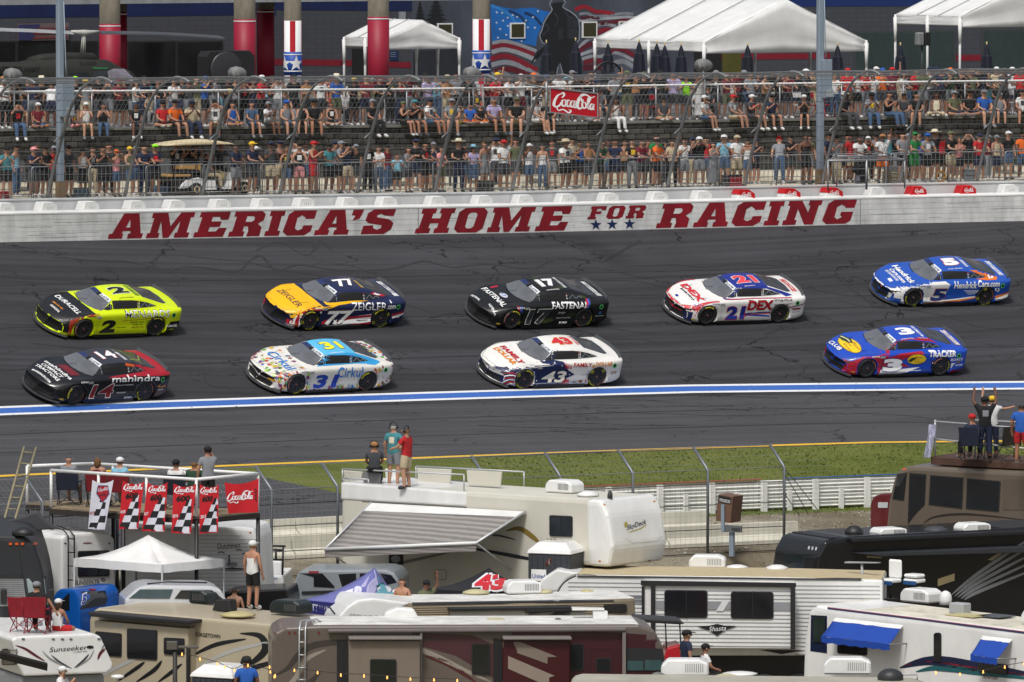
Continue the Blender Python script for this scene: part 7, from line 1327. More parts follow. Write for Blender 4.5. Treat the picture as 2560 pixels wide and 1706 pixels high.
def ac_unit(r, px, py, w=.75, h=.32, mat=None, zz=None, name='air_conditioner'):
 x, y = roofz(r, px, py, zz); z = r.H if zz is None else zz; q = MB(); q.prism([(x-w*.5, z), (x-w*.5, z+h*.6), (x-w*.36, z+h), (x+w*.3, z+h), (x+w*.5, z+h*.75), (x+w*.5, z)], (0, .62, 0), (V((0, y-.1, 0)), V((1, 0, 0)), V((0, 0, 1)))); o = q.build(name, mat or RVW, r.e, bevel=.04)
 b = MB()
 for k in range(9): b.box((x+w*(.02+.045*k), y-.106, z+h*.5), (.012, .012, h*.5))
 b.build('louvre', M((.1, .1, .1), .7, noise=0), o); return o
def vent(r, px, py, w=.4, h=.08, mat=None, name='roof_vent', zz=None): x, y = roofz(r, px, py, zz); q = MB(); q.lathe([(w*.62, 0), (w*.6, h*.5), (w*.3, h), (.01, h*1.1)], 8, (x, y, r.H if zz is None else zz)); return q.build(name, mat or M('#b8b08a', .6, noise=.1), r.e)
def wheels(r, xs, y=0.05, rad=.36, n='wheel'):
 for x in xs:
  q = MB(); q.lathe([(.18, -.1), (rad*.92, -.1), (rad, -.06), (rad, .06), (rad*.92, .1), (.18, .1)], 20, (x, y, rad), q=Matrix.Rotation(pi/2, 3, 'X')); w = q.build(n, RUB, r.e); q = MB(); q.lathe([(.02, 0), (rad*.5, .02), (rad*.55, .11), (rad*.5, .09), (.02, .05)], 12, (x, y, rad), q=Matrix.Rotation(pi/2, 3, 'X')); q.build('hub', M('#8a8c90', .3, .8, noise=0), w)
def ribs(r, on, x0, x1, y0, y1, n, sl, mat, name='siding_rib'):
 for k in range(n): y = y0+(y1-y0)*(k+.5)/n; r.dec([(x0, y), (x1, y+sl*(x1-x0)), (x1, y+1.7+sl*(x1-x0)), (x0, y+1.7)], mat, name, on, .003, .012)
LG = M('#9fa1a4', .6, noise=.05)
# ---- trailer with a deck on its roof
r = Rig('fifth_wheel_trailer', 'cream white trailer with roof deck, striped awning and rounded front', 'trailer', 853, 1210, 219.6, -37, 4.7); SK_ = r
CRW = M('#c9c6ba', .55, noise=.08, scale=.8)
body = r.prism([(853, 1210), (1500, 1251), (1516, 1290), (1528, 1370), (1519, 1416), (1390, 1412), (1385, 1510), (853, 1560)], 2.5, CRW, bevel=.12)
cap = r.prism([(1462, 1249), (1501, 1250), (1519, 1290), (1532, 1370), (1521, 1419), (1468, 1416)], 2.54, RVW, 'front_cap', -.02, .16, 3)
par = r.prism([(852, 1206), (1165, 1232), (1165, 1266), (852, 1249)], 2.56, RVW, 'deck_parapet', -.03, .05)
r.prism([(1168, 1232), (1498, 1250), (1498, 1254), (1168, 1240)], 2.3, M('#4c4c50', .9, noise=.3), 'roof_membrane', .1, .01)
r.dec(poly2([(853, 1250), (1168, 1268), (1168, 1270), (853, 1252)]), '#5a5a58', 'seam', body); r.dec(stroke2([(1562, 1345), (1580, 1357), (1640, 1352), (1655, 1340)], 2), '#cfd0d2', 'moulding', cap)
w_ = r.win(body, 1375, 1288, 1432, 1340, .05, mat=M('#2b3036', .15, noise=.3)); r.dec(poly2([(1403, 1292), (1406, 1292), (1406, 1340), (1403, 1340)]), TRIM, 'window_bar', body, .05)
r.swoosh(body, [(870, 1420), (960, 1415), (1060, 1395), (1140, 1378)], 7, '#6a6a5c'); r.swoosh(body, [(1170, 1370), (1240, 1382), (1310, 1395), (1340, 1400)], 9, '#1b1c22'); r.swoosh(body, [(1265, 1328), (1300, 1322), (1335, 1345), (1350, 1360)], 12, '#7d6a32'); r.swoosh(body, [(1200, 1335), (1250, 1340), (1290, 1350)], 4, '#3a3c3a')
for k in range(3): r.dec([(1366+k*9, 1347), (1370+k*9, 1347), (1386+k*9, 1362), (1380+k*9, 1362)], '#7d6a32', 'stripe', body)
r.txt(cap, 'SkyDeck', 1566, 1330, 1614, 1314, 17, '#2a2c38', 2); r.dec(ell2(1564, 1312, 4, 7), '#a89a3a', 'emblem', cap, .012); r.swoosh(cap, [(1570, 1332), (1600, 1322), (1616, 1312)], 2, '#a89a3a')
for x, y, c in ((1511, 1262, '#c98a3a'), (1635, 1254, '#c98a3a'), (1500, 1403, '#c0602a'), (1623, 1402, '#8a2a20')): r.dec(ell2(x, y, 3, 2), c, 'marker_light', [cap, body], .01)
ac_unit(r, 1400, 1232, .9, .34); vent(r, 1470, 1240, .5, .12, RVW); vent(r, 1525, 1246, .12, .2, M('#3a3a3c'))
f = r.prism([(972, 1385), (1005, 1385), (1005, 1412), (972, 1412)], .05, DARK, 'hatch', -.04, 0); r.dec(ell2(990, 1398, 12, 9), '#77787a', 'outdoor_speaker', [f], .01)
q = rrect(1088, 1425, 1116, 1449, 4); r.dec(stroke2(q+[q[0]], 2), '#8a8878', 'hatch_trim', body)
# awning
A_, B_ = r.at(930, 1257), r.at(1316, 1279); C_, D_ = r.at(1190, 1358, -2.3), r.at(812, 1374, -2.3)
AWN, n_, NN, b_ = nodemat('awning_cloth'); tc = NN.new('ShaderNodeTexCoord'); wv = NN.new('ShaderNodeTexWave'); wv.bands_direction = 'Z'; wv.inputs['Scale'].default_value = 3.2; wv.inputs['Distortion'].default_value = 1.2; n_.links.new(tc.outputs['Object'], wv.inputs[0]); rp = NN.new('ShaderNodeValToRGB'); rp.color_ramp.elements[0].color = (.17, .155, .145, 1); rp.color_ramp.elements[1].color = (.30, .28, .265, 1); n_.links.new(wv.outputs[0], rp.inputs[0]); n_.links.new(rp.outputs[0], b_.inputs['Base Color']); b_.inputs['Roughness'].default_value = .9
L3 = lambda x, z, y=0.: V((x, y, z)); a3, b3, c3_, d3 = L3(A_[0], A_[1], -.05), L3(B_[0], B_[1], -.05), L3(C_[0], C_[1], -2.3), L3(D_[0], D_[1], -2.3)
def lcloth(r, a, b, c, d, mat, name, sag=.1, n=10, wr=.01):
 q = MB(); vs = []
 for i in range(n+1):
  for j in range(n+1): u, v = i/n, j/n; vs.append(a.lerp(b, u).lerp(d.lerp(c, u), v)+V((0, 0, -sag*4*v*(1-v)*(.6+.4*sin(pi*u))+random.uniform(-wr, wr)*(0 < i < n))))
 q.add(vs, [(i*(n+1)+j, (i+1)*(n+1)+j, (i+1)*(n+1)+j+1, i*(n+1)+j+1) for i in range(n) for j in range(n)], 0, True); o = q.build(name, mat, r.e, fix=False); m = o.modifiers.new('t', 'SOLIDIFY'); m.thickness = .01; return o
m1, m2 = a3.lerp(d3, .18), b3.lerp(c3_, .18); aw = lcloth(r, m1, m2, c3_, d3, AWN, 'awning'); q = MB(); q.quad(a3, b3, m2+V((0, 0, .01)), m1+V((0, 0, .01))); o = q.build('awning_head', RVW, aw); q = MB(); q.quad(d3, c3_, c3_-V((0, 0, .22)), d3-V((0, 0, .22))); o = q.build('awning_valance', AWN, aw)
q = MB(); q.bar(d3, c3_, .05, 8); q.build('awning_roller', RVW, aw); g1 = r.at(1278, 1424); g0 = r.at(880, 1418)
for a, b, w in ((d3, a3, .035), (c3_, b3, .035), (c3_, L3(g1[0], g1[1], -.05), .03), (d3, L3(g0[0], g0[1], -.05), .03)): q = MB(); q.bar(a, b, w, 6); q.build('awning_arm', M('#c4c6c8', .4, .3, noise=0), aw)
# deck furniture and rails
for x0, x1, y0, y1, yl, c in ((858, 905, 1176, 1206, 1.2, CRW), (906, 952, 1180, 1210, .3, M('#77777a', .6)), (962, 998, 1172, 1205, 2.2, RVW), (1042, 1128, 1170, 1206, 1.8, CRW), (1166, 1254, 1176, 1213, 1.4, CRW)):
 r.prism([(x0, y0), (x1, y0+4), (x1-4, y1+4), (x0+3, y1)], .05, c, 'bench_back', yl, .015);
for x0, y0, x1, y1, yl in ((856, 1173, 1160, 1187, .1), (1040, 1166, 1310, 1180, 2.3), (860, 1196, 921, 1199, .1)): a = r.at(x0, y0, yl); b = r.at(x1, y1, yl); q = MB(); q.bar(L3(*a, yl), L3(*b, yl), .022, 6); q.bar(L3(*b, yl), L3(b[0], r.H, yl), .02, 6); q.bar(L3(*a, yl), L3(a[0], r.H, yl), .02, 6); q.build('deck_rail', M('#b9bbbd', .4, .3, noise=0), r.e)
x, y = roofz(r, 1228, 1214); e = tag(empty('folded_tarp', r.O+r.e1*x+r.e2*y+V((0, 0, r.H))), 'dark green folded tarp bundle on the white bench end of the roof deck', 'tarp'); q = MB(); q.blob((0, 0, .14), (.26, .18, .18), 9, 6); o = q.build('bundle', M('#23382c', .8, noise=.3), e)
# ---- back left motorhome with ladder
r = Rig('motorhome', 'white motorhome end with black ladder, lettered SUNSEEKER under its window', 'motorhome', 154, 1336, 211.5, 40, 4.5)
r2 = r; body = r.prism([(154, 1345), (172, 1333), (272, 1330), (288, 1348), (292, 1510), (154, 1520)], 6.5, RVW, bevel=.10, seg=3)
r.win(body, 194, 1378, 272, 1443, -.03); r.txt(body, 'SUNSEEKER', 186, 1463, 249, 1461, 12, '#15151a'); r.dec(ell2(257, 1450, 6, 4), '#15151a', 'emblem', body); r.txt(body, 'LE', 253, 1452, 261, 1452, 4, '#e0e0e0'); r.txt(body, 'BY FOREST RIVER', 208, 1467, 236, 1466, 2.5, '#333333')
r.dec(ell2(218, 1358, 12, 1.6), '#5a1c1c', 'marker_light', body)
for x in (163, 273): r.dec(ell2(x, 1359, 3, 2), '#2a2226', 'marker_light', body)
for a in (171, 186):
 q = MB(); q.tube([L3(*r.at(a, 1470, -.1), -.1), L3(*r.at(a-.5, 1340, -.1), -.1), L3(*r.at(a-4, 1326, -.1), .05), L3(*r.at(a-16, 1318, 0), .5)], .02, 6); q.build('ladder_rail', BLK, r.e)
for y in (1347, 1381, 1415, 1450): q = MB(); q.bar(L3(*r.at(169, y, -.1), -.1), L3(*r.at(188, y+1, -.1), -.1), .016, 5); q.build('rung', BLK, r.e)
for x0, x1, y0, y1 in ((100, 114, 1368, 1418),):
 q = MB();
# ---- black motorhome nose at the left edge
r = Rig('motorhome', 'matt black motorhome nose with orange marker lights, windscreen blinds drawn', 'motorhome', -120, 1340, 205, 2, 4.4)
body = r.prism([(-120, 1343), (-40, 1336), (60, 1342), (86, 1360), (103, 1410), (112, 1446), (121, 1500), (124, 1590), (-120, 1590)], 6, M('#1f2126', .55, noise=.08), bevel=.14, seg=3)
r.dec([(-110, 1446), (58, 1447), (66, 1516), (-110, 1516)], M('#8a8a8c', .35, noise=.2, coat=.4, key='blind'), 'windscreen', body); r.dec([(66, 1447), (110, 1447), (119, 1512), (76, 1516)], M('#8f9c9f', .3, noise=.2, coat=.4, key='blind2'), 'windscreen', body)
for k in range(13): r.dec([(-110, 1450+k*5), (60, 1450.5+k*5), (60, 1452+k*5), (-110, 1451.5+k*5)], '#55565a', 'blind_slat', body, .012)
r.dec([(-120, 1442), (112, 1441), (113, 1446), (-120, 1446)], TRIM, 'brow', body, .01, .02); r.dec(stroke2([(47, 1375), (57, 1440)], 1.2), '#101114', 'seam', body)
for x in (26, 42, 56, 87): r.dec(rrect(x-4, 1357, x+4, 1363, 1.5), M('#c2501a', .4, noise=0), 'marker_light', body, .01, .02)
vent(r, 60, 1338, .5, .2, TRIM)
for x in (9, 127): q = r.prism([(x-8, 1474), (x+8, 1474), (x+8, 1512), (x-8, 1512)], .15, BLK, 'mirror', -.3, .03)
# ---- spectator platform
ZD = 9.55; FLc, FRc, BRc, BLc, LLc = [hzp(x, y, ZD) for x, y in ((128, 1268), (491, 1292), (645, 1277), (158, 1248), (14, 1262))]
pl = tag(empty('viewing_platform', V((FLc.x, FLc.y, 4.6))), 'wooden viewing platform on black posts with white pipe railing', 'platform'); PLK = M('#8a7a62', .85, noise=.25, scale=3); PIPE = M((.74, .74, .74), .4, noise=.03)
BB = BLc+(BRc-FRc)*0; u_ = (FRc-FLc); w__ = (BRc-FRc); Bk_ = FLc+w__
for k in range(14):
 a = FLc+w__*(k/14)-u_*(.30 if k > 3 else 0); b = FRc+w__*(k/14); c = FRc+w__*((k+.92)/14); d = FLc+w__*((k+.92)/14)-u_*(.30 if k > 3 else 0); q = MB(); q.add([a, b, c, d]+[p-V((0, 0, .05)) for p in (a, b, c, d)], [(0,1,2,3),(7,6,5,4),(0,4,5,1),(1,5,6,2),(2,6,7,3),(3,7,4,0)]); q.build('plank', PLK, pl, world=True)
for a, b in ((FLc, FRc), (FRc, BRc), (FLc-u_*.3+w__*.3, FLc+w__*.3)): q = MB(); d = (b-a).normalized(); q.bar(a-V((0, 0, .13)), b-V((0, 0, .13)), .09, 4, smooth=False); q.build('beam', M('#2b2622', .9, noise=.3), pl, world=True)
for p in (FLc, FLc+u_*.5, FRc, BRc, Bk_, FLc-u_*.3+w__*.3): q = MB(); q.bar(V((p.x, p.y, 4.6)), p-V((0, 0, .1)), .06, 6); q.build('post', TRIM, pl, world=True)
up1 = V((0, 0, .98)); rails = [(FLc-u_*.3+w__*.3, Bk_-u_*.15), (Bk_-u_*.15, BRc), (FLc, FRc), (FRc, BRc)]
for a, b in rails: q = MB(); q.bar(a+up1, b+up1, .045, 8); q.build('rail', PIPE, pl, world=True)
for p in (FLc, FLc+u_*.33, FLc+u_*.66, FRc, BRc, Bk_, Bk_+u_*.5, FLc-u_*.3+w__*.3): q = MB(); q.bar(p, p+up1, .04, 8); q.build('rail_post', PIPE, pl, world=True)
# ---- flags hung on the platform
def flag(pts, Y, label, base, wob=.04):
 a, b, c, d = [P(x, y, Y-(.25 if i in (1, 2) else 0)) for i, (x, y) in enumerate(pts)]; e = tag(empty('hanging_flag', a), label, 'flag', 'flags hung along the platform rail'); q = MB(); n, m = 8, 14; vs = []
 for j in range(m+1):
  for i in range(n+1): u, v = i/n, j/m; p = a.lerp(b, u).lerp(d.lerp(c, u), v); vs.append(p+V((0, wob*sin(u*7+v*3+Y)*(.3+v), -.09*4*u*(1-u)*(1-v))))
 q.add(vs, [(j*(n+1)+i, j*(n+1)+i+1, (j+1)*(n+1)+i+1, (j+1)*(n+1)+i) for j in range(m) for i in range(n)], 0, True); o = q.build('cloth', M(base, .8, noise=.06, key='flag'), e, world=True, fix=False)
 def D(sh, c_, nm, off=.006): return decal(sh, M(c_, .8, noise=.05, key='flag'), nm, e, o, None, off, 0, 8)
 return e, D
FW, FR_ = '#c9c9d4', '#b8101f'
def checker(D, x0, x1, x2, x3, yb, ys):   # slanted checks at the foot of a flag
 for row in range(5):
  y1 = yb-row*17; y0 = y1-17; f = row/5; xl = x0+(x1-x0)*f+(x1-x0)*.0; left = x0+row*(x2-x0)*.17; xm = left+(x2-left)*.5
  for k in range(2):
   a0 = left+(x2-left)*k/2; a1 = left+(x2-left)*(k+1)/2; s_ = 6; D(poly2([(a0, y1), (a1, y1), (min(a1+s_, x2+3), y0), (a0+s_, y0)]), '#15151a' if (k+row) % 2 == 0 else FW, 'check', .007)
for i, (pts, yr, white) in enumerate(((((231, 1200), (284, 1200), (262, 1325), (220, 1323)), '2019', 1), (((307, 1202), (361, 1204), (345, 1324), (297, 1323)), '2018', 0), (((369, 1207), (419, 1206), (411, 1330), (355, 1328)), '2017', 0), (((434, 1209), (491, 1210), (477, 1335), (429, 1333)), '2016', 0), (((499, 1210), (547, 1212), (545, 1331), (499, 1335)), '2015', 0))):
 lab = ['white flag with red shield emblem and checks, leftmost of the row', 'red flag with checks, first right of the white one', 'red flag with checks, third from the left', 'red flag with checks, fourth from the left', 'red flag with checks, fifth in the row beside the wide flag'][i]
 e, D = flag(pts, 211.2-.5*i, lab, FW if white else FR_); (x0, y0), (x1, _), (x2, y2), (x3, y3) = pts; checker(D, x3, x3, x2, x3, y2-1, 0)
 if white: D(poly2([(246, 1215), (270, 1215), (273, 1235), (266, 1248), (257, 1256), (248, 1246), (242, 1234)]), '#a01426', 'shield', .008); D(stroke2([(246, 1215), (270, 1215), (273, 1235), (257, 1257), (242, 1234), (246, 1215)], 2.5), '#26335c', 'shield', .010); D(fit(COLA, (245, 1232), (27, -3), (0, -12)), FW, 'script_lettering', .012); D(TXT('600', 249, 1242, 266, 1240, 7, 1), '#1a1a20', 'lettering', .012); D(TXT(yr, x3+3, 1288, x3+17, 1286, 8), '#a01426', 'lettering', .010)
 else: D(fit(COLA, (x0+2, y0+29), (x1-x0-6, 0), (0, -23)), '#e4e4ea', 'script_lettering', .009); D(TXT('600', x0+6, y0+46, x1-16, y0+44, 15, 2, .05), '#1a0a0e', 'lettering', .009); D(TXT(yr, x3+3, y3-38, x3+16, y3-40, 8), '#e4e4ea', 'lettering', .010)
e, D = flag(((561, 1206), (647, 1196), (645, 1281), (571, 1284)), 209.6, 'wide red flag with white script at the right end of the platform', FR_, .03); D(fit(COLA, (567, 1263), (66, -5), (0, -34)), '#e8e8ee', 'script_lettering', .009)
for j in range(8): D(poly2([(637+3*(j % 2), 1222+j*4), (640+3*(j % 2), 1222+j*4), (640+3*(j % 2), 1226+j*4), (637+3*(j % 2), 1226+j*4)]), '#1a1a1e', 'check', .01)
# ladder
a, b = P(60, 1118, 213.5), P(12, 1296, 210.5); c, d = P(90, 1120, 213.5), P(38, 1298, 210.5); e = tag(empty('ladder', V((b.x, b.y, 4.6))), 'old wooden ladder leaning above the left end of the platform', 'ladder'); WDL = M('#8d8368', .8, noise=.25)
for p, q2 in ((a, b), (c, d)): dd = (q2-p); q = MB(); q.bar(p, p+dd*1.6, .035, 5); q.build('rail', WDL, e, world=True)
for k in range(8): u = .07+k*.16; q = MB(); q.bar(a+(b-a)*u, c+(d-c)*u, .02, 5); q.build('rung', WDL, e, world=True)
# ---- white ribbed trailer under the platform
r = Rig('travel_trailer', 'white ribbed travel trailer lettered Dutchmen, parked under the platform', 'trailer', 300, 1322, 213, -8, 4.5)
body = r.prism([(300, 1322), (600, 1318), (634, 1322), (642, 1345), (650, 1500), (300, 1500)], 2.4, RVW, bevel=.08); ribs(r, body, 496, 640, 1334, 1486, 16, 0, M((.45, .45, .45), .5, noise=0)); ribs(r, body, 335, 492, 1420, 1486, 7, 0, M((.56, .56, .56), .5, noise=0))
r.txt(body, 'Dutchmen', 544, 1374, 600, 1371, 15, '#101014', 0, 0); r.dec(ell2(580, 1412, 14, 8), '#7d8288', 'picture', body); r.dec(ell2(583, 1424, 32, 4), '#16181c', 'picture', body); r.dec([(570, 1412), (577, 1412), (575, 1388), (571, 1388)], '#44484e', 'picture', body, .012)
for x0, y0 in ((545, 1382), (590, 1376), (606, 1385)): r.dec(stroke2([(x0, y0), (x0+8, y0-2), (x0+16, y0+1)], 2.5), '#16181c', 'picture_bird', body)
for x in (505, 626): r.dec(ell2(x, 1332, 3, 2), '#c0602a', 'marker_light', body)
def hiptent(name, label, near, right, apex, val, mat, left=None):
 C_ = V(near); R_ = V(right); L_ = V(left) if left else C_+Matrix.Rotation(pi/2, 3, 'Z') @ (R_-C_); B_ = L_+R_-C_; A_ = V(apex); e = tag(empty(name, V((C_.x, C_.y, 4.5))), label, 'tent'); o_ = []
 for a, b in ((C_, R_), (L_, C_), (R_, B_), (B_, L_)):
  q = MB(); n = 7; vs = []; idx = {}
  for i in range(n+1):
   for j in range(n+1-i): u, v = i/n, j/n; w = 1-u-v; p = A_*u+b*v+a*w; p.z -= .10*sin(pi*u)*1.3+random.uniform(-.012, .012)*(w > 0 and v > 0); idx[i, j] = len(vs); vs.append(p)
  fs = [(idx[i, j], idx[i, j+1], idx[i+1, j]) for i in range(n) for j in range(n-i)] + [(idx[i, j+1], idx[i+1, j+1], idx[i+1, j]) for i in range(n-1) for j in range(n-i-1)]
  q.add(vs, fs, 0, True); o = q.build('roof_panel', mat, e, world=True, fix=False); o_.append(o); m = o.modifiers.new('t', 'SOLIDIFY'); m.thickness = .01
  q = MB(); vs = [a.lerp(b, i/9)+V((0, 0, -k*val-.008*(k*sin(i*2)))) for i in range(10) for k in (0, 1)]; q.add(vs, [(2*i, 2*i+2, 2*i+3, 2*i+1) for i in range(9)]); v_ = q.build('valance', mat, e, world=True, fix=False); o_.append(v_)
 for p in (C_, R_, L_, B_): q = MB(); q.bar(p, V((p.x, p.y, 4.4)), .03, 5); q.build('leg', M('#9a9c9e', .5, .3, noise=0), e, world=True)
 return e, o_
C0 = P(405, 1412, 208.4); R0 = hzp(553, 1404, C0.z); hiptent('pop_up_canopy', 'plain white pop up canopy right of the ladder motorhome', C0, (C0.x+1.55, C0.y+1.7, C0.z), P(371, 1338, 210.0), .22, TENT, (C0.x-2.4, C0.y+1.9, C0.z))
# ---- pickups, cars
def car_dec(r, on, pts, nm='window', m=None): return r.dec(pts, m or WIN, nm, on, .005, .01)
BLU = M('#0f55a8', .3, noise=.05, coat=.4); r = Rig('pickup_truck', 'bright blue pickup truck with number 5 sticker on its rear window', 'pickup truck', 124, 1478, 208, -32, 4.45)
body = r.prism([(122, 1530), (128, 1500), (140, 1480), (150, 1472), (186, 1474), (196, 1490), (200, 1532), (200, 1600), (120, 1600)], 1.85, BLU, bevel=.07); car_dec(r, body, [(136, 1486), (174, 1482), (174, 1526), (132, 1522)])
car_dec(r, body, [(201, 1480), (262, 1478), (268, 1498), (262, 1512), (200, 1524)], 'rear_window'); r.txt(body, '5', 201, 1515, 215, 1509, 29, '#e8e8ec', 3, .07); r.txt(body, '5', 203, 1513, 213, 1508, 25, '#1a3fa8', 3, .03, .02); r.dec(rrect(222, 1473, 238, 1477, 1), M('#7a1420', .3, noise=0), 'brake_light', body, .01, .01); wheels(r, [.4]); q = MB(); q.box((1.9, .95, 1.0), (1.6, 1.8, .7)); q.build('cargo_bed', BLU, r.e, bevel=.05)
r = Rig('suv', 'white suv roof and windscreen behind the beige motorhome', 'car', 315, 1500, 207, 8, 4.45); body = r.prism([(312, 1500), (345, 1470), (372, 1463), (528, 1466), (552, 1474), (572, 1512), (572, 1560), (312, 1560)], 1.8, M('#c4c7cc', .3, noise=.03, coat=.5), bevel=.08); car_dec(r, body, [(322, 1497), (350, 1474), (432, 1474), (424, 1497)], 'windscreen', M('#4a5a60', .15, noise=.3)); car_dec(r, body, [(436, 1497), (452, 1476), (530, 1476), (560, 1500)])
q = MB(); q.tube([L3(*r.at(370, 1462), .2), L3(*r.at(420, 1457), .2), L3(*r.at(520, 1459), .2)], .02, 5); q.build('roof_rack', TRIM, r.e)
SIL = M('#8f969c', .3, .2, noise=.05, coat=.4); r = Rig('pickup_truck', 'silver grey crew cab pickup truck in front of the awning trailer', 'pickup truck', 730, 1470, 214, -8, 4.6)
body = r.prism([(712, 1480), (728, 1478), (745, 1432), (756, 1425), (962, 1424), (985, 1432), (997, 1450), (1000, 1540), (712, 1540)], 1.9, SIL, bevel=.09); car_dec(r, body, [(733, 1464), (748, 1434), (806, 1434), (836, 1466), (836, 1470)], 'rear_window'); car_dec(r, body, [(846, 1436), (890, 1434), (892, 1470), (858, 1476)]); car_dec(r, body, [(900, 1434), (940, 1434), (955, 1462), (898, 1470)]); car_dec(r, body, [(950, 1434), (978, 1438), (992, 1456), (968, 1462)]); r.dec(rrect(772, 1428, 797, 1434, 1), '#7a1420', 'brake_light', body, .01); r.dec([(712, 1480), (840, 1476), (840, 1482), (712, 1486)], TRIM, 'bed_cover', body, .01, .03); r.dec(rrect(710, 1488, 730, 1500, 2), '#a01a20', 'tail_light', body, .01)
r = Rig('pickup_truck', 'black pickup truck bed with rack, in front of the white lettered tailgate', 'pickup truck', 600, 1478, 211, -8, 4.5); body = r.prism([(560, 1480), (716, 1472), (722, 1500), (722, 1560), (560, 1560)], 1.8, BKG, bevel=.05); wheels(r, [.5, 1.2])
r = Rig('utility_truck', 'white utility truck tailgate lettered CHEVROLET with a black ladder rack', 'truck', 640, 1435, 216, -4, 4.6); body = r.prism([(640, 1440), (708, 1440), (712, 1480), (712, 1530), (560, 1530), (560, 1440)], 2.5, RVW, bevel=.05); r.txt(body, 'CT PLUMBING', 654, 1450, 694, 1449, 5, '#3a7ab0'); r.txt(body, 'CHEVROLET', 636, 1473, 704, 1471, 9, '#1a1a1e', 0, .02); r.prism([(648, 1402), (704, 1404), (704, 1438), (648, 1438)], .6, RVW, 'cab', .6, .05)
for x0, y0, x1, y1 in ((640, 1364, 714, 1366), (640, 1374, 710, 1376), (640, 1398, 708, 1400), (642, 1364, 642, 1436), (708, 1366, 706, 1438), (690, 1372, 690, 1400)): q = MB(); q.bar(L3(*r.at(x0, y0)), L3(*r.at(x1, y1)), .03, 5); q.build('rack_bar', TRIM, r.e)
r = Rig('pickup_truck', 'dark red pickup truck nose with chrome grille beside the brown coach', 'pickup truck', 2172, 1250, 231, -38, 5.9); body = r.prism([(2175, 1262), (2182, 1242), (2200, 1235), (2262, 1232), (2262, 1335), (2175, 1330)], 1.9, M('#5c1018', .3, noise=.05, coat=.5), bevel=.06); r.dec([(2173, 1262), (2188, 1250), (2190, 1300), (2176, 1308)], M('#8a8c90', .25, .8, noise=.3, scale=20), 'grille', body); r.dec(rrect(2196, 1256, 2220, 1270, 2), M('#b8bcc0', .2, noise=.2), 'headlight', body, .01, .01)
# ---- beige motorhome
TANB = M('#aba08a', .45, noise=.08, scale=.8, coat=.15); r = Rig('motorhome', 'beige motorhome with black topped slide out, lettered GEORGETOWN', 'motorhome', 228, 1524, 205.5, -33, 4.4); GTN = r
body = r.prism([(222, 1552), (226, 1534), (240, 1521), (890, 1580), (890, 1790), (222, 1790)], 2.7, TANB, bevel=.16, seg=3); r.prism([(246, 1520), (890, 1578), (890, 1582), (246, 1524)], 2.3, ROOFC, 'roof_sheet', .2, .02)
sl = r.prism([(236, 1552), (470, 1572), (470, 1760), (232, 1740)], .35, TANB, 'slide_out', -.35, .02); r.prism([(218, 1531), (474, 1553), (474, 1561), (226, 1542)], .6, TRIM, 'slide_topper', -.55, .02); r.dec([(467, 1566), (474, 1567), (474, 1730), (467, 1730)], TRIM, 'trim', [sl, body], .01, .02)
r.win(sl, 240, 1578, 305, 1636, .09); r.win(sl, 319, 1571, 394, 1645, .07); r.win(sl, 411, 1594, 462, 1636, .05); r.txt(body, 'GEORGETOWN', 481, 1590, 551, 1597, 10, '#22201c', 0, .02)
for pts, w, c in (([(480, 1640), (540, 1612), (615, 1598)], 10, '#191a1d'), ([(600, 1584), (650, 1590), (664, 1622), (640, 1650), (600, 1672)], 18, '#17181b'), ([(500, 1665), (580, 1628), (700, 1600)], 9, '#a9a9a6'), ([(560, 1690), (640, 1668), (700, 1650)], 12, '#17181b'), ([(360, 1700), (420, 1665), (460, 1640)], 10, '#a9a9a6')): r.swoosh(body, pts, w, c)
for pts, w, c in (([(290, 1706), (340, 1672), (362, 1655)], 9, '#1b1b1e'), ([(340, 1706), (385, 1676), (405, 1652)], 10, '#1b1b1e'), ([(240, 1700), (300, 1665), (345, 1645)], 9, '#a9a9a6'), ([(270, 1572), (330, 1556), (372, 1562)], 9, '#9f9f9c'), ([(395, 1706), (430, 1680), (455, 1660)], 9, '#1b1b1e')): r.swoosh(sl, pts, w, c)
DKA = M('#1c2527', .35, noise=.1); ac_unit(r, 486, 1508, .95, .34, DKA); ac_unit(r, 716, 1534, .95, .34, DKA)
vent(r, 330, 1500, .3, .1, RVW); vent(r, 595, 1540, .75, .1, M('#b3a87a', .6)); x, y = roofz(r, 410, 1498); q = MB(); q.lathe([(.16, 0), (.05, .05), (.06, .16), (.18, .2), (.05, .22)], 10, (x, y, r.H)); q.build('antenna', TRIM, r.e); x, y = roofz(r, 552, 1528); q = MB(); q.prism([(x-.3, r.H), (x-.15, r.H+.28), (x+.25, r.H+.3), (x+.3, r.H)], (0, .35, 0), (V((0, y, 0)), V((1, 0, 0)), V((0, 0, 1)))); q.build('vent_cover', TRIM, r.e, bevel=.03)
# ---- over cab camper bottom left
r = Rig('camper', 'white over cab camper nose with script Sunseeker and maroon swooshes', 'motorhome', 27, 1594, 200, 20, 4.3); CMP = r
body = r.prism([(30, 1600), (42, 1592), (235, 1584), (252, 1592), (270, 1632), (283, 1660), (281, 1674), (266, 1684), (60, 1692), (46, 1665)], 7, RVW, bevel=.14, seg=3); r.prism([(50, 1692), (262, 1684), (262, 1790), (50, 1790)], 6.6, M('#8c8f94', .4, noise=.1), 'cab', .25, .1); r.prism([(36, 1596), (238, 1586), (238, 1590), (36, 1600)], 6.6, ROOFC, 'roof_sheet', .3, .02)
r.txt(body, 'Sunseeker', 123, 1631, 217, 1624, 12, '#17171b', 3, .0); r.dec(ell2(225, 1618, 9, 4), '#17171b', 'emblem', body, .014); r.txt(body, 'LE', 219, 1620, 231, 1620, 4, '#e0e0e0'); r.txt(body, 'BY FOREST RIVER', 184, 1632, 218, 1630, 3, '#333333')
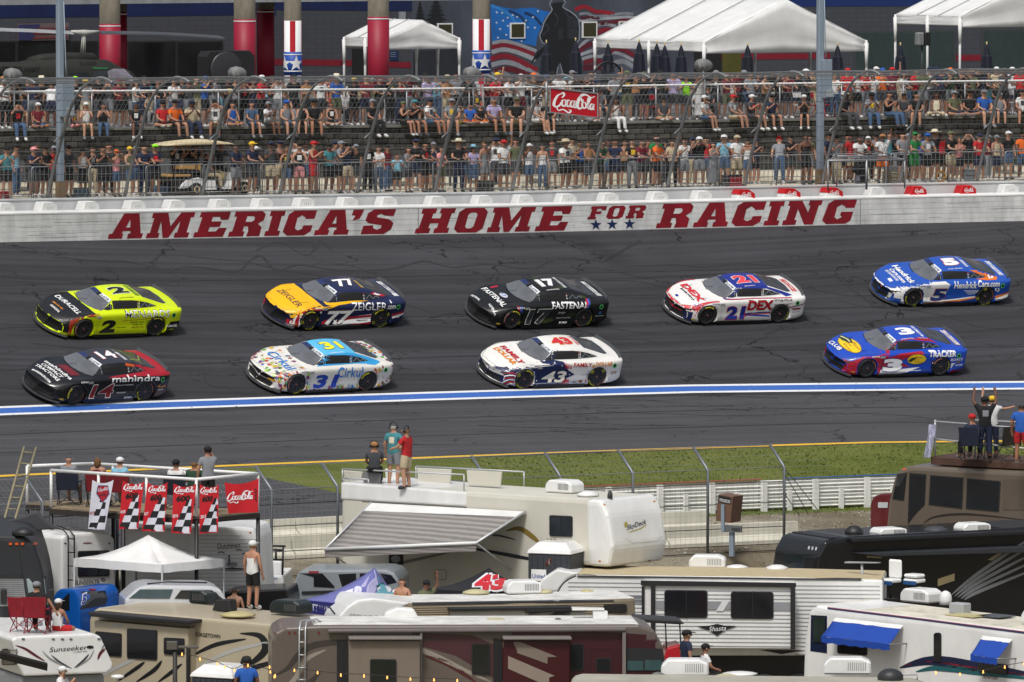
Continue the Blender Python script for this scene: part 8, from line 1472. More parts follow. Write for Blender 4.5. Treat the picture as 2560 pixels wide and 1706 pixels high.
for pts, w, c in (([(38, 1614), (62, 1622), (90, 1640), (112, 1653)], 6, '#5a1c26'), ([(244, 1650), (252, 1632), (270, 1618)], 7, '#5a1c26'), ([(252, 1630), (258, 1616), (264, 1608)], 3, '#77787c'), ([(106, 1628), (126, 1648), (160, 1664), (178, 1670)], 5, '#8a8a8c'), ([(128, 1638), (150, 1656), (178, 1671)], 4, '#3a3a3e'), ([(186, 1670), (208, 1652), (222, 1636)], 5, '#3a3a3e'), ([(190, 1670), (222, 1648), (235, 1625)], 3, '#8a8a8c')): r.swoosh(body, pts, w, c)
for x in (58, 133, 156, 177, 247): r.dec(ell2(x, 1598, 4, 2.2), '#5a5c60', 'marker_light', body, .01, .01)
r.win(body, 7, 1622, 43, 1662, 0); vent(r, 180, 1576, .12, .1, RVW); vent(r, 78, 1566, .5, .22, M('#8f9296', .6)); q = MB(); a = L3(*r.at(0, 1648, -.9), -.9); b = L3(*r.at(118, 1678, -.9), -.9); a2 = L3(*r.at(-10, 1640, 3), 3.); q.prism([(0, 0), (1, 0), (1, 1), (0, 1)], V((0, .05, .05)), (a, b-a, V((0, -.05, .16)))); q.build('awning_arm', M('#1d1a18', .6, noise=.1), r.e)
# ---- tan ribbed trailer
WOOD = M('#7d715f', .6, noise=.25, scale=2); r = Rig('travel_trailer', 'tan ribbed travel trailer lettered GREY WOLF with rounded white nose', 'trailer', 860, 1512, 207, 12, 4.4)
body = r.prism([(846, 1548), (862, 1530), (890, 1510), (930, 1500), (1032, 1509), (1320, 1507), (1588, 1496), (1592, 1600), (846, 1600)], 2.5, WOOD, bevel=.07); r.prism([(925, 1499), (1036, 1507), (1320, 1505), (1585, 1494), (1585, 1498), (1320, 1509), (1036, 1511)], 2.35, ROOFW, 'roof_sheet', .06, .02)
cp = r.prism([(842, 1560), (848, 1540), (868, 1518), (895, 1500), (935, 1496), (1028, 1508), (1000, 1524), (975, 1560)], 2.54, RVW, 'nose_cap', -.02, .08, 3); r.txt(cp, 'GREY WOLF', 872, 1546, 941, 1550, 11, '#77767a', 2, 0)
ribs(r, body, 1010, 1588, 1516, 1560, 8, -.02, M('#a3967f', .6, noise=0)); r.dec([(1030, 1509), (1590, 1500), (1590, 1503), (1030, 1513)], TRIM, 'gutter', body, .01, .02); r.win(body, 1508, 1511, 1567, 1533, -.02, r=6)
for x0, x1, y0, y1 in ((1130, 1428, 1524, 1560), (1320, 1466, 1528, 1560)): r.prism([(x0, y0), (x1, y0-4), (x1, y1+40), (x0, y1+40)], .3, M('#b5b2aa', .5, noise=.1), 'slide_out', -.3, .02); r.prism([(x0-4, y0-3), (x1+3, y0-7), (x1+3, y0), (x0-4, y0+5)], .4, TRIM, 'slide_topper', -.42, .02)
ac_unit(r, 1310, 1484, .95, .34); vent(r, 1190, 1484, .6, .1); vent(r, 1360, 1482, .4, .08); vent(r, 995, 1484, .3, .12, RVW); vent(r, 1468, 1480, .3, .06, M('#b3a87a'))
r.dec(stroke2([(802, 1490), (815, 1508), (838, 1536)], 4), TRIM, 'arm', cp)
# ---- team tents
def px_tent(name, label, C, Rr, L, A, mat, val): C0 = P(*C); return hiptent(name, label, C0, hzp(*Rr, C0.z), P(*A), val, mat, hzp(*L, C0.z))
VIO = M('#6a6ca8', .6, noise=.12); e, o_ = px_tent('team_tent', 'violet and white peaked tent with an eagle head print and TTANY LIONS lettering', (880, 1512, 208), (1010, 1492), (760, 1500), (937, 1420, 210), VIO, .5)
dt = lambda sh, c, n='print': decal(sh, M(c, .6, noise=.08, key='tent'), n, e, o_, None, .012, 0, 25)
dt(poly2([(936, 1424), (902, 1468), (874, 1508), (930, 1500), (945, 1460)]), '#a9a6cc'); dt(poly2([(938, 1424), (950, 1470), (925, 1500), (990, 1490), (968, 1456)]), '#5f9aa8'); dt(ell2(960, 1475, 18, 10), '#c9ced4'); dt(stroke2(crv([(938, 1470), (955, 1460), (975, 1462), (990, 1478)]), 6), '#1d5a5e'); dt(ell2(895, 1475, 10, 9), '#d4d4e4'); dt(ring2(894, 1475, 5, 8), '#1c1f50'); dt(poly2([(856, 1482), (884, 1472), (878, 1496), (850, 1500)]), '#e0e0ec'); dt(stroke2([(858, 1492), (870, 1480), (880, 1490)], 3), '#20245a')
dt(poly2([(752, 1500), (882, 1512), (882, 1545), (760, 1530)]), '#2a2c70', 'valance_print'); dt(TXT('TTANY LIONS', 780, 1527, 862, 1538, 17, 0, .02), '#e4e4ee', 'lettering')
BKT = M('#1b1b21', .7, noise=.1); e, o_ = px_tent('race_tent', 'black peaked tent with big red number 43, beside the portable toilet', (1215, 1482, 211), (1345, 1468), (1060, 1472), (1222, 1420, 213), BKT, .15)
for g, c in ((.0, '#d8d8dc'), (.0, '#c41a28')): k = 4 if c == '#d8d8dc' else 0; dt(TXT('43', 1182-k, 1480+k*.6, 1262+k, 1478+k*.6, 42+k*1.6, 6, .06+k*.012), c, 'number' if not k else 'number_outline') if k else decal(TXT('43', 1184, 1479, 1260, 1477, 40, 6, .06), flat(c), 'number', e, o_, None, .022, 0, 25)
# ---- long brown and maroon motorhome
BRN2 = M('#5e544e', .35, noise=.08, coat=.3); r = Rig('motorhome', 'long brown and maroon motorhome with swirl stripes and a rear ladder', 'motorhome', 690, 1574, 197, 4, 4.3)
body = r.prism([(680, 1790), (680, 1602), (688, 1582), (712, 1568), (800, 1564), (1596, 1562), (1636, 1576), (1656, 1612), (1668, 1680), (1668, 1790)], 2.5, BRN2, bevel=.16, seg=4); r.prism([(716, 1568), (800, 1562), (1596, 1560), (1596, 1563), (716, 1570)], 2.2, ROOFW, 'roof_sheet', .16, .02)
for pts, c in (([(1030, 1582), (1180, 1588), (1300, 1640), (1300, 1760), (1240, 1700), (1140, 1640), (1040, 1612)], '#45242a'), ([(1280, 1575), (1430, 1575), (1430, 1770), (1280, 1770)], '#4a1a20'), ([(1430, 1575), (1660, 1590), (1668, 1770), (1430, 1770)], '#3a1118')): r.dec(pts, c, 'paint_panel', body, .004, step=30)
for pts, w, c in (([(685, 1690), (720, 1670), (745, 1640), (790, 1612), (900, 1604), (1100, 1600)], 16, '#3a332f'), ([(688, 1735), (735, 1700), (765, 1650), (815, 1625)], 13, '#8f867c'), ([(690, 1760), (760, 1720), (800, 1680)], 15, '#3a332f'), ([(860, 1625), (980, 1620), (1060, 1628), (1170, 1680), (1230, 1706)], 12, '#8f867c'), ([(1060, 1640), (1120, 1660), (1190, 1706)], 12, '#4a1a20')): r.swoosh(body, pts, w, c)
def so(x0, x1, y0, c): o = r.prism([(x0, y0), (x1, y0), (x1, 1790), (x0, 1790)], .4, c, 'slide_out', -.4, .02); r.prism([(x0, y0-8), (x1+6, y0-8), (x1+6, y0-1), (x0, y0-1)], .5, M('#77706c', .5, noise=.1), 'slide_topper', -.55, .03); return o
s1_ = so(872, 1050, 1602, M('#786c62', .35, noise=.06)); s2_ = so(1258, 1424, 1602, M('#3c1016', .35, noise=.06)); r.dec([(842, 1600), (872, 1602), (872, 1760), (842, 1760)], DARK, 'shadow_gap', body, .01, .01); r.dec([(1233, 1596), (1256, 1600), (1256, 1760), (1233, 1760)], DARK, 'shadow_gap', body, .01, .01)
r.prism([(820, 1574), (1565, 1570), (1565, 1579), (820, 1583)], .14, M('#6b6360', .5, noise=.1), 'awning_roller', -.16, .04)
for x0, x1 in ((1050, 1056), (1556, 1565)): r.prism([(x0, 1580), (x1, 1580), (x1, 1790), (x0, 1790)], .08, M('#77706c', .5), 'awning_arm', -.12, .01)
for pts, c in (([(1270, 1640), (1424, 1706), (1424, 1740), (1270, 1672)], '#8a7d72'), ([(1258, 1704), (1330, 1740), (1330, 1790), (1258, 1750)], '#8a7d72'), ([(1258, 1605), (1300, 1605), (1424, 1655), (1424, 1680), (1258, 1620)], '#7a6e64')): r.dec(pts, c, 'stripe', s2_)
r.win(s1_, 925, 1648, 991, 1720, .01); r.win(body, 1179, 1609, 1225, 1687); r.win(body, 1427, 1609, 1459, 1676); r.win(body, 1490, 1645, 1527, 1678); q = r.dec([(1566, 1620), (1655, 1622), (1664, 1678), (1566, 1678)], TRIM, 'cab_window', body, .006, .02); r.dec([(1568, 1652), (1608, 1652), (1608, 1676), (1568, 1676)], M('#3c5354', .15, noise=.2), 'pane', body, .035, parent=q); r.dec([(1612, 1650), (1652, 1650), (1658, 1676), (1612, 1676)], M('#3c5354', .15, noise=.2), 'pane', body, .035, parent=q)  # teal colour of the cab panes stands for a reflection
q = rrect(1476, 1625, 1535, 1720, 8); r.dec(stroke2(q+[q[0]], 1.5), '#20080c', 'door_seam', body)
for x in (748, 763): q = MB(); q.tube([L3(*r.at(x, 1790, -.12), -.12), L3(*r.at(x, 1575, -.12), -.12), L3(*r.at(x+4, 1556, -.1), .1), L3(*r.at(x+30, 1554, 0), .6), L3(*r.at(x+46, 1566, 0), .9)], .022, 6); q.build('ladder_rail', M('#b9bbbd', .35, .5, noise=0), r.e)
for y in (1575, 1606, 1638, 1670, 1700): q = MB(); q.bar(L3(*r.at(746, y, -.12), -.12), L3(*r.at(765, y, -.12), -.12), .018, 5); q.build('rung', M('#b9bbbd', .35, .5, noise=0), r.e)
for x in (723, 737, 687, 797): r.dec(ell2(x, 1583, 2.5, 4), '#6a1a20', 'marker_light', body, .01)
vent(r, 1238, 1556, .6, .1); vent(r, 1395, 1556, .2, .1, M('#5a5a5c')); vent(r, 1330, 1558, .3, .05, RVW); x, y = roofz(r, 1005, 1552); q = MB(); q.prism([(x-.45, r.H), (x-.42, r.H+.2), (x-.1, r.H+.32), (x+.3, r.H+.28), (x+.45, r.H)], (0, .5, 0), (V((0, y, 0)), V((1, 0, 0)), V((0, 0, 1)))); q.build('air_scoop', RVW, r.e, bevel=.04)
x, y = roofz(r, 1500, 1552); q = MB(); q.box((x, y, r.H+.12), (.36, .3, .24)); q.prism([(x-.7, r.H+.27), (x+.1, r.H+.27), (x+.1, r.H+.31), (x-.7, r.H+.33)], (0, .3, 0), (V((0, y-.1, 0)), V((1, 0, 0)), V((0, 0, 1)))); q.build('television_antenna', RVW, r.e)
# ---- white ribbed trailer with black trim
r = Rig('travel_trailer', 'white ribbed trailer with black edged slide out and winged Shasta logo', 'trailer', 1444, 1438, 213, -5, 4.4)
body = r.prism([(1340, 1480), (1360, 1450), (1395, 1428), (1444, 1437), (1940, 1443), (2207, 1450), (2207, 1640), (1340, 1640)], 2.5, RVW, bevel=.06); r.prism([(1395, 1424), (1444, 1434), (1940, 1440), (2205, 1447), (2205, 1450), (1444, 1438)], 2.4, M('#b3a483', .8, noise=.12), 'roof_sheet', .05, .02)
cp = r.prism([(1336, 1478), (1356, 1448), (1392, 1424), (1448, 1434), (1418, 1448), (1392, 1480)], 2.54, RVW, 'nose_cap', -.02, .06, 3); r.dec(stroke2(crv([(1394, 1480), (1412, 1455), (1446, 1439), (1500, 1441)]), 3), TRIM, 'trim', [cp, body], .008); r.dec([(1444, 1439), (2207, 1449), (2207, 1453), (1444, 1443)], TRIM, 'gutter', body, .01, .02)
ribs(r, body, 1420, 1606, 1450, 1636, 18, .01, LG); ribs(r, body, 1986, 2200, 1458, 1640, 18, .01, LG); r.dec([(1560, 1490), (1606, 1491), (1606, 1512), (1540, 1512)], '#77797e', 'stripe', body)
so_ = r.prism([(1608, 1458), (1984, 1464), (1984, 1622), (1608, 1620)], .5, RVW, 'slide_out', -.5, .02); ribs(r, so_, 1640, 1976, 1470, 1618, 15, .008, LG); r.dec([(1640, 1502), (1976, 1506), (1976, 1526), (1640, 1522)], '#8a8c91', 'stripe', so_, .02); r.dec([(1790, 1528), (1808, 1528), (1824, 1502), (1806, 1502)], '#d0d0d2', 'stripe', so_, .03)
for q4 in ([(1602, 1452), (1990, 1458), (1990, 1469), (1602, 1464)], [(1627, 1465), (1638, 1465), (1638, 1622), (1627, 1622)], [(1976, 1469), (1988, 1469), (1988, 1624), (1976, 1624)], [(1604, 1465), (1611, 1465), (1611, 1560), (1604, 1560)]): r.prism(q4, .08, TRIM, 'trim', -.58, .005)
r.win(so_, 1661, 1475, 1769, 1544, .01, r=7); r.win(so_, 1827, 1479, 1934, 1547, .01, r=7)
for x in (1716, 1882): r.dec([(x-1, 1478), (x+1, 1478), (x+1, 1546), (x-1, 1546)], '#222428', 'window_bar', so_, .06)
r.dec([(1742, 1566), (1775, 1564), (1793, 1560), (1811, 1564), (1843, 1565), (1812, 1576), (1793, 1590), (1774, 1577)], '#1c1c20', 'winged_badge', so_, .03); r.txt(so_, 'Shasta', 1772, 1579, 1815, 1576, 12, '#e4e4e6', 3, 0, .045); r.prism([(1440,1634),(2150,1638),(2150,1700),(1440,1700)],2.2,BKG,'skirt',.1,.01); r.dec([(1620, 1622), (2010, 1626), (2010, 1690), (1620, 1690)], BKG, 'skirt', [body, so_], .02); wheels(r, [5.0, 5.9])
ac_unit(r, 1768, 1420, .98, .34); vent(r, 1500, 1418, .5, .12, RVW); vent(r, 1552, 1414, .25, .14); vent(r, 1842, 1420, .5, .08, RVW); vent(r, 1942, 1424, .5, .12, RVW)
# ---- black motorhome
r = Rig('motorhome', 'glossy black motorhome with silver slashes, behind the white roof seats', 'motorhome', 2068, 1348, 222, 27, 4.6)
body = r.prism([(2068, 1352), (2131, 1341), (2700, 1312), (2700, 1560), (2068, 1560)], 2.5, BKG, bevel=.14, seg=3); nose = r.prism([(2036, 1560), (2036, 1440), (2044, 1390), (2062, 1356), (2085, 1345), (2085, 1560)], 2.52, BKG, 'nose_cap', -.01, .2, 4)
r.dec([(1926, 1386), (2040, 1386), (2052, 1440), (1920, 1432)], M('#20282b', .08, noise=.4), 'windscreen', nose); r.txt(nose, 'III', 2020, 1374, 2042, 1377, 8, '#b8b8bc', 2); r.prism([(2075, 1344), (2700, 1310), (2700, 1314), (2075, 1348)], 2.2, M('#2a2c31', .7, noise=.2), 'roof_sheet', .15, .02)
aw_ = r.prism([(2131, 1346), (2700, 1320), (2700, 1332), (2131, 1358)], .2, M('#1c1d21', .5), 'awning_roller', -.2, .04); so_ = r.prism([(2150, 1385), (2700, 1362), (2700, 1378), (2204, 1392)], .5, M('#2e3036', .5), 'slide_topper', -.5, .02)
for y0 in ((2174, 1355, 2340, 1348), (2338, 1350, 2480, 1342)): r.dec([(y0[0], y0[1]), (y0[2], y0[3]), (y0[2], y0[3]+3), (y0[0], y0[1]+3)], '#9a9ca0', 'trim', aw_)
for pts, c in (([(2344, 1448), (2386, 1434), (2386, 1452), (2344, 1466)], '#b0a078'), ([(2166, 1390), (2204, 1393), (2204, 1396), (2166, 1394)], '#b0a078'), ([(2468, 1400), (2500, 1380), (2512, 1380), (2480, 1402)], '#8a7f66')): r.dec(pts, c, 'stripe', body)
for k in range(5): r.swoosh(body, [(2380-k*8+30, 1500-k*3), (2450, 1478-k*12), (2600, 1418-k*22)], 8, '#77797d')
ac_unit(r, 2230, 1338, .9, .2); ac_unit(r, 2440, 1330, .9, .25); vent(r, 2135, 1338, .45, .25, TRIM); vent(r, 2340, 1330, .6, .15, M('#3a3d44'))
q = MB(); q.prism([(-1.5, 0.4), (-.2, 2.0), (.1, 2.0), (.1, .4)], (0, .05, 0), (V((0, 1.2, 0)), V((1, 0, 0)), V((0, 0, 1)))); q.build('side_screen', BKT, r.e)
# ---- brown coach with roof deck
BRC = M('#6a5f54', .3, .2, noise=.06, coat=.4); r = Rig('coach', 'brown metallic coach with dark windows and a railed roof deck', 'motorhome', 2232, 1178, 229, -26, 5.2); CO = r
body = r.prism([(2214, 1330), (2222, 1250), (2236, 1190), (2250, 1172), (2280, 1164), (2700, 1186), (2700, 1400), (2214, 1400)], 2.6, BRC, bevel=.15, seg=3)
for q4 in ([(2232, 1248), (2244, 1184), (2268, 1180), (2260, 1252)], [(2270, 1310), (2274, 1182), (2316, 1186), (2312, 1262), (2288, 1286)], [(2326, 1188), (2409, 1194), (2406, 1272), (2322, 1262)], [(2418, 1196), (2502, 1203), (2498, 1280), (2415, 1272)]): f = r.dec(q4, TRIM, 'window', body, .004, .015); cx = sum(p[0] for p in q4)/len(q4); cy = sum(p[1] for p in q4)/len(q4); r.dec([(cx+(x-cx)*.93, cy+(y-cy)*.93) for x, y in q4], WIN, 'pane', body, .01, .015, parent=f)
r.dec([(2222, 1258), (2256, 1256), (2254, 1300), (2218, 1310)], M('#8f8a78', .2, noise=.5, scale=12), 'front_window', body); r.swoosh(body, [(2310, 1308), (2340, 1292), (2420, 1286), (2560, 1300)], 5, '#2a241f'); r.dec(rrect(2257, 1172, 2265, 1176, 1), '#c2501a', 'marker_light', body, .012)
q = r.dec(rrect(2507, 1198, 2600, 1275, 2), M('#5a5047', .4), 'hatch', body, .004, .01)
dkc = r.prism([(2327, 1142), (2700, 1168), (2700, 1182), (2327, 1162)], 2.3, M('#4c342a', .8, noise=.25), 'deck_board', .2, .02); zd = r.at(2327, 1142, .2)[1]
AL = M('#b4b6b8', .4, .3, noise=0)
for x0, y0, x1, y1, yl in ((2338, 1054, 2700, 1082, .25), (2338, 1098, 2700, 1136, .25), (2432, 1050, 2700, 1064, 2.4)): q = MB(); q.bar(L3(*r.at(x0, y0, yl), yl), L3(*r.at(x1, y1, yl), yl), .025, 6); q.build('deck_rail', AL, r.e)
for x, y, yl in ((2338, 1054, .25), (2438, 1062, .25), (2540, 1070, .25), (2338, 1050, 2.4)): a = r.at(x, y, yl); q = MB(); q.bar(L3(*a, yl), L3(a[0], zd, yl), .03, 6); q.build('rail_post', AL, r.e)
a = r.at(2336, 1062, .1); q = MB(); n = 6; vs = [L3(a[0]+.05-.16*v-.22*u, a[1]-.95*v, .1+.05*sin(u*6+v*4)) for v in [i/6 for i in range(7)] for u in [j/4 for j in range(5)]]; q.add(vs, [(i*5+j, i*5+j+1, (i+1)*5+j+1, (i+1)*5+j) for i in range(6) for j in range(4)], 0, True); e = tag(empty('small_flag', r.O+r.e1*a[0]+V((0, 0, a[1]-.9))), 'small red, white and blue flag tied to the coach deck rail', 'flag'); o = q.build('cloth', M('#a8aac4', .8, noise=.9, scale=9, key='fl2'), r.e); WM0 = WM(o); o.parent = e; o.matrix_parent_inverse = WM(e).inverted(); o.matrix_basis = WM0
# ---- white motorhome with blue awnings
r = Rig('motorhome', 'white motorhome with two blue window awnings and rooftop seats', 'motorhome', 2012, 1520, 211, -44, 4.3)
body = r.prism([(2004, 1720), (2008, 1600), (2020, 1528), (2040, 1512), (2069, 1518), (2700, 1594), (2700, 1800), (2004, 1800)], 2.5, RVW, bevel=.16, seg=3); r.prism([(2040, 1512), (2069, 1516), (2700, 1590), (2700, 1594), (2040, 1518)], 2.2, ROOFC, 'roof_sheet', .16, .02)
r.dec(stroke2([(2069, 1522), (2300, 1550), (2600, 1588)], 4), '#1c2444', 'stripe', body); r.dec(stroke2([(2069, 1519), (2300, 1547), (2600, 1585)], 1.6), '#8a1c2a', 'stripe', body)
r.dec([(2028, 1538), (2068, 1540), (2068, 1634), (2026, 1628)], M('#141f3a', .3), 'cab_door', body); f = r.win(body, 2034, 1542, 2064, 1606, 0, mat=M('#24302c', .1, noise=.3)); r.win(body, 2336, 1582, 2354, 1655, .0, r=6); r.win(body, 2095, 1606, 2168, 1634, .08); r.win(body, 2448, 1655, 2520, 1680, .1)
r.swoosh(body, [(2250, 1670), (2330, 1652), (2450, 1668), (2600, 1690)], 26, '#141d3c'); r.swoosh(body, [(2290, 1680), (2350, 1670), (2450, 1682), (2600, 1700)], 16, '#1e5a60'); r.swoosh(body, [(2260, 1664), (2330, 1655), (2450, 1672), (2600, 1692)], 3, '#8a1c2a'); r.txt(body, 'American', 2457, 1696, 2494, 1700, 10, '#6a2a2a', 2, 0)
r.dec([(2004, 1655), (2060, 1662), (2060, 1672), (2004, 1668)], '#141d3c', 'stripe', body)
BA = M('#0d3f9c', .75, noise=.08)
for q4, o1 in ((((2091, 1544), (2260, 1563), (2224, 1612), (2053, 1592)), -.9), (((2460, 1589), (2533, 1598), (2493, 1648), (2426, 1638)), -.8)):
 a, b = [L3(*r.at(*p), -.04) for p in q4[:2]]; c, d = [L3(*r.at(*p, o1), o1) for p in q4[2:]]; m1, m2 = a.lerp(d, .2), b.lerp(c, .2); o = lcloth(r, m1, m2, c, d, BA, 'window_awning', .03); q = MB(); q.quad(a, b, m2, m1); q.build('awning_head', RVW, o)
 q = MB(); n = 12; vs = []
 for i in range(n+1): p = d.lerp(c, i/n); vs += [p, p-V((0, 0, .14+.03*(i % 2)))]
 q.add(vs, [(2*i, 2*i+2, 2*i+3, 2*i+1) for i in range(n)]); q.build('awning_valance', BA, o); q = MB(); q.prism([(0, 0), (1, 0), (1, 1)], V((.02, 0, 0)), (c, V((0, 0, 0))+(b-c), V((0, 0, -.5)))); q = MB(); q.bar(c, L3(b.x+.1, c.z-.05), .02, 5); q.build('awning_arm', M('#8a8c8e', .4, .5, noise=0), o)
ac_unit(r, 2290, 1506, 1.0, .36); ac_unit(r, 2590, 1560, .9, .36); x, y = roofz(r, 2364, 1512); q = MB(); q.lathe([(.17, 0), (.17, .12), (.165, .22), (.12, .32), (.04, .37)], 14, (x, y, r.H)); q.build('satellite_dome', RVW, r.e)
q = MB(); x, y = roofz(r, 2420, 1540); q.box((x, y, r.H+.02), (1.0, .7, .03)); q.build('roof_hatch', M('#b5ac80', .6), r.e); q = MB(); x, y = roofz(r, 2490, 1542); q.box((x, y, r.H+.02), (.8, .7, .03)); q.build('solar_panel', M('#4a4e55', .3), r.e); q = MB(); x, y = roofz(r, 2400, 1534); q.box((x, y, r.H+.14), (.5, .35, .28)); q.build('fan_cover', LG, r.e, bevel=.03)
for px, back in ((2226, 1), (2286, 0)):
 x, y = roofz(r, px, 1500); q = MB(); q.bar((x, y, r.H), (x, y, r.H+.45), .03, 6); q.box((x, y, r.H+.02), (.3, .3, .04)); st = q.build('seat_pedestal', TRIM, r.e); q = MB(); q.box((x, y, r.H+.52), (.46, .42, .1)); q.build('seat_cushion', RVW, st, bevel=.03); q = MB(); q.box((x, y-.2, r.H+.47), (.44, .04, .1)); q.build('blue_edge', M('#1c4a7c', .5, noise=0), st); q = MB()
 if back: q.box((x, y+.2, r.H+.82), (.44, .1, .5))
 else: q.box((x, y, r.H+.65), (.46, .4, .1))
 q.build('seat_back', RVW, st, bevel=.04)
x, y = roofz(r, 2158, 1498); q = MB(); q.bar((x, y, r.H), (x-.05, y, r.H+.95), .035, 6); q.prism([(x-.6, r.H+.93), (x+.55, r.H+1.0), (x+.55, r.H+1.02), (x-.6, r.H+.97)], (0, .16, 0), (V((0, y-.08, 0)), V((1, 0, 0)), V((0, 0, 1)))); q.build('television_antenna', LG, r.e)
x, y = roofz(r, 2190, 1502); q = MB(); q.box((x, y, r.H+.15), (.3, .3, .3)); q.build('roof_box', M('#8c8f92', .6, noise=.4, scale=12), r.e)
# ---- roof at the bottom edge
r = Rig('motorhome', 'off white motorhome roof cut off by the bottom picture edge', 'motorhome', 1425, 1722, 190, -2, 4.3); body = r.prism([(1420, 1735), (1424, 1718), (1450, 1712), (2290, 1722), (2326, 1738), (2330, 1850), (1420, 1850)], 2.7, M('#a8a496', .6, noise=.25, scale=.9), bevel=.2, seg=3); ac_unit(r, 1712, 1690, 1.15, .40); ac_unit(r, 2118, 1686, 1.15, .40); vent(r, 1815, 1694, .5, .08); vent(r, 1850, 1686, .7, .06, RVW); vent(r, 1645, 1692, .3, .1, M('#6a6a68'))
for x in (1443, 1458): r.dec(ell2(x, 1722, 3, 4), '#c07a2a', 'marker_light', body, .01)
x, y = roofz(r, 2262, 1700); q = MB(); q.tube([(x-.3, y, r.H), (x-.3, y, r.H+.12), (x+.3, y, r.H+.12), (x+.3, y, r.H)], .02, 5); q.build('grab_rail', LG, r.e); x, y = roofz(r, 2226, 1704); q = MB(); q.blob((x, y, r.H+.1), (.32, .3, .22), 12, 7); q.build('dark_dome', M('#2a2c2e', .5, noise=.2), r.e)
# ---- portable toilets
def toilet(px, py, Y, psi, label, txt):
 r = Rig('portable_toilet', label, 'toilet', px, py, Y, psi, 4.5); H = r.H; GY = M('#34373d', .6, noise=.08); q = MB(); q.box((.6, .6, H/2), (1.2, 1.2, H)); b = q.build('cabin', GY, r.e, bevel=.03); q = MB(); q.add([(x, y, z) for x, y, z in ((-.04, -.04, H), (1.24, -.04, H), (1.24, 1.24, H), (-.04, 1.24, H), (0, 0, H+.1), (1.2, 0, H+.1), (1.2, 1.2, H+.1), (0, 1.2, H+.1), (.2, .25, H+.3), (1.0, .25, H+.3), (1.0, .95, H+.3), (.2, .95, H+.3))], [(a+k, a+(k+1) % 4, a+4+(k+1) % 4, a+4+k) for a in (0, 4) for k in range(4)]+[(8, 9, 10, 11), (3, 2, 1, 0)]); q.build('roof_dome', RVW, r.e, bevel=.02)
 for k in range(7): q = MB(); q.box((.1+.165*k, -.015, H/2), (.03, .03, H*.96)); q.build('rib', GY, b)
 for x in (.62, ):
  q = MB(); q.box((.32, -.035, H-.62), (.42, .02, .4)); s = q.build('notice', RVW, r.e); q = MB(); q.box((1.215, .6, H-.62), (.02, .42, .4)); q.build('notice', RVW, r.e)
 vs, fs = text2d(txt, .02); q = MB(); q.add([(.14+.36*x, -.047, H-.66+.12*y) for x, y in vs], fs); q.build('lettering', flat('#1f3f8a'), s, fix=False); q = MB(); q.box((.32, -.046, H-.74), (.3, .004, .03)); q.build('lettering_line', flat('#77808a'), s); return r
toilet(1320, 1384, 214, -20, 'dark grey portable toilet lettered United, in front of the trailer nose', 'United'); toilet(478, 1692, 199, -30, 'portable toilet roof at the bottom edge in front of the beige motorhome', 'United')
# ---- barriers behind the paddock
gr = tag(empty('guard_rail', TR(s_at(1800, V_RAIL), V_RAIL, zin(V_RAIL))), 'white four beam guard rail along the far side of the grass', 'guard rail'); GRW = M((.76, .76, .73), .5, noise=.15); za = zin(V_RAIL); s0, s1 = s_at(1425, V_RAIL, za), s_at(2330, V_RAIL, za)
for k in range(4):
 z = za+.05+k*.215; q = sweep('beam', [(V_RAIL-.03, z), (V_RAIL+.05, z+.04), (V_RAIL, z+.09), (V_RAIL+.05, z+.15), (V_RAIL-.03, z+.19)], GRW, gr, s0, s1, 24, False); m = q.modifiers.new('t', 'SOLIDIFY'); m.thickness = .012
for i, px in enumerate((1435, 1521, 1649, 1779, 1909, 2038, 2167)): s = s_at(px, V_RAIL+.1, za); q = MB(); q.box(TR(s, V_RAIL+.12, za+.42), (.17, .12, .95), rot=PHI(s)); q.build('post', GRW, gr, world=True); s = s_at(px+64, V_RAIL+.1, za); q = MB(); q.box(TR(s, V_RAIL+.12, za+.28), (.13, .1, .62), rot=PHI(s)); q.build('short_post', GRW, gr, world=True)
sweep('blue_top', [(V_RAIL-.05, za+.93), (V_RAIL+.06, za+.93), (V_RAIL+.06, za+.955), (V_RAIL-.05, za+.955)], M('#2a5aa0', .6, noise=.1), gr, s_at(1960, V_RAIL, za), s1, 10); sweep('red_top', [(V_RAIL-.05, za+.93), (V_RAIL+.06, za+.93), (V_RAIL+.06, za+.955), (V_RAIL-.05, za+.955)], M('#a03a3a', .6, noise=.1), gr, s0, s_at(1900, V_RAIL, za), 10)
JW = M('#d4d0c0', .8, noise=.22, scale=1.2, bump=.2)
def jersey(px0, px1, v, z, h, label, up=0):
 s0, s1 = s_at(px0, v, z), s_at(px1, v, z); e = tag(empty('concrete_barrier', TR((s0+s1)/2, v, z)), label, 'barrier', 'white concrete barriers'); sweep('block', [(v-.28, z), (v-.28, z+.1), (v-.12, z+.35*h/.8), (v-.09, z+h), (v+.09, z+h), (v+.12, z+.35*h/.8), (v+.28, z+.1), (v+.28, z)], JW, e, s0, s1, 8)
def vfor(px, py):
 best = min((abs(proj(TR(s_at(px, v*.1, zin(v*.1)), v*.1, zin(v*.1)))[1]-py), v*.1) for v in range(330, 560, 2)); return best[1]
va = vfor(1800, 1362); zz = zin(va); jersey(1440, 1658, va, zz, .6, 'low white concrete barrier right of the rounded trailer nose'); jersey(1662, 1990, va, zz, .6, 'low white concrete barrier passing behind the brown cabinet'); jersey(1500, 1764, va-2.2, zin(va-2.2), .62, 'white concrete barrier behind the low ones, with small stickers')
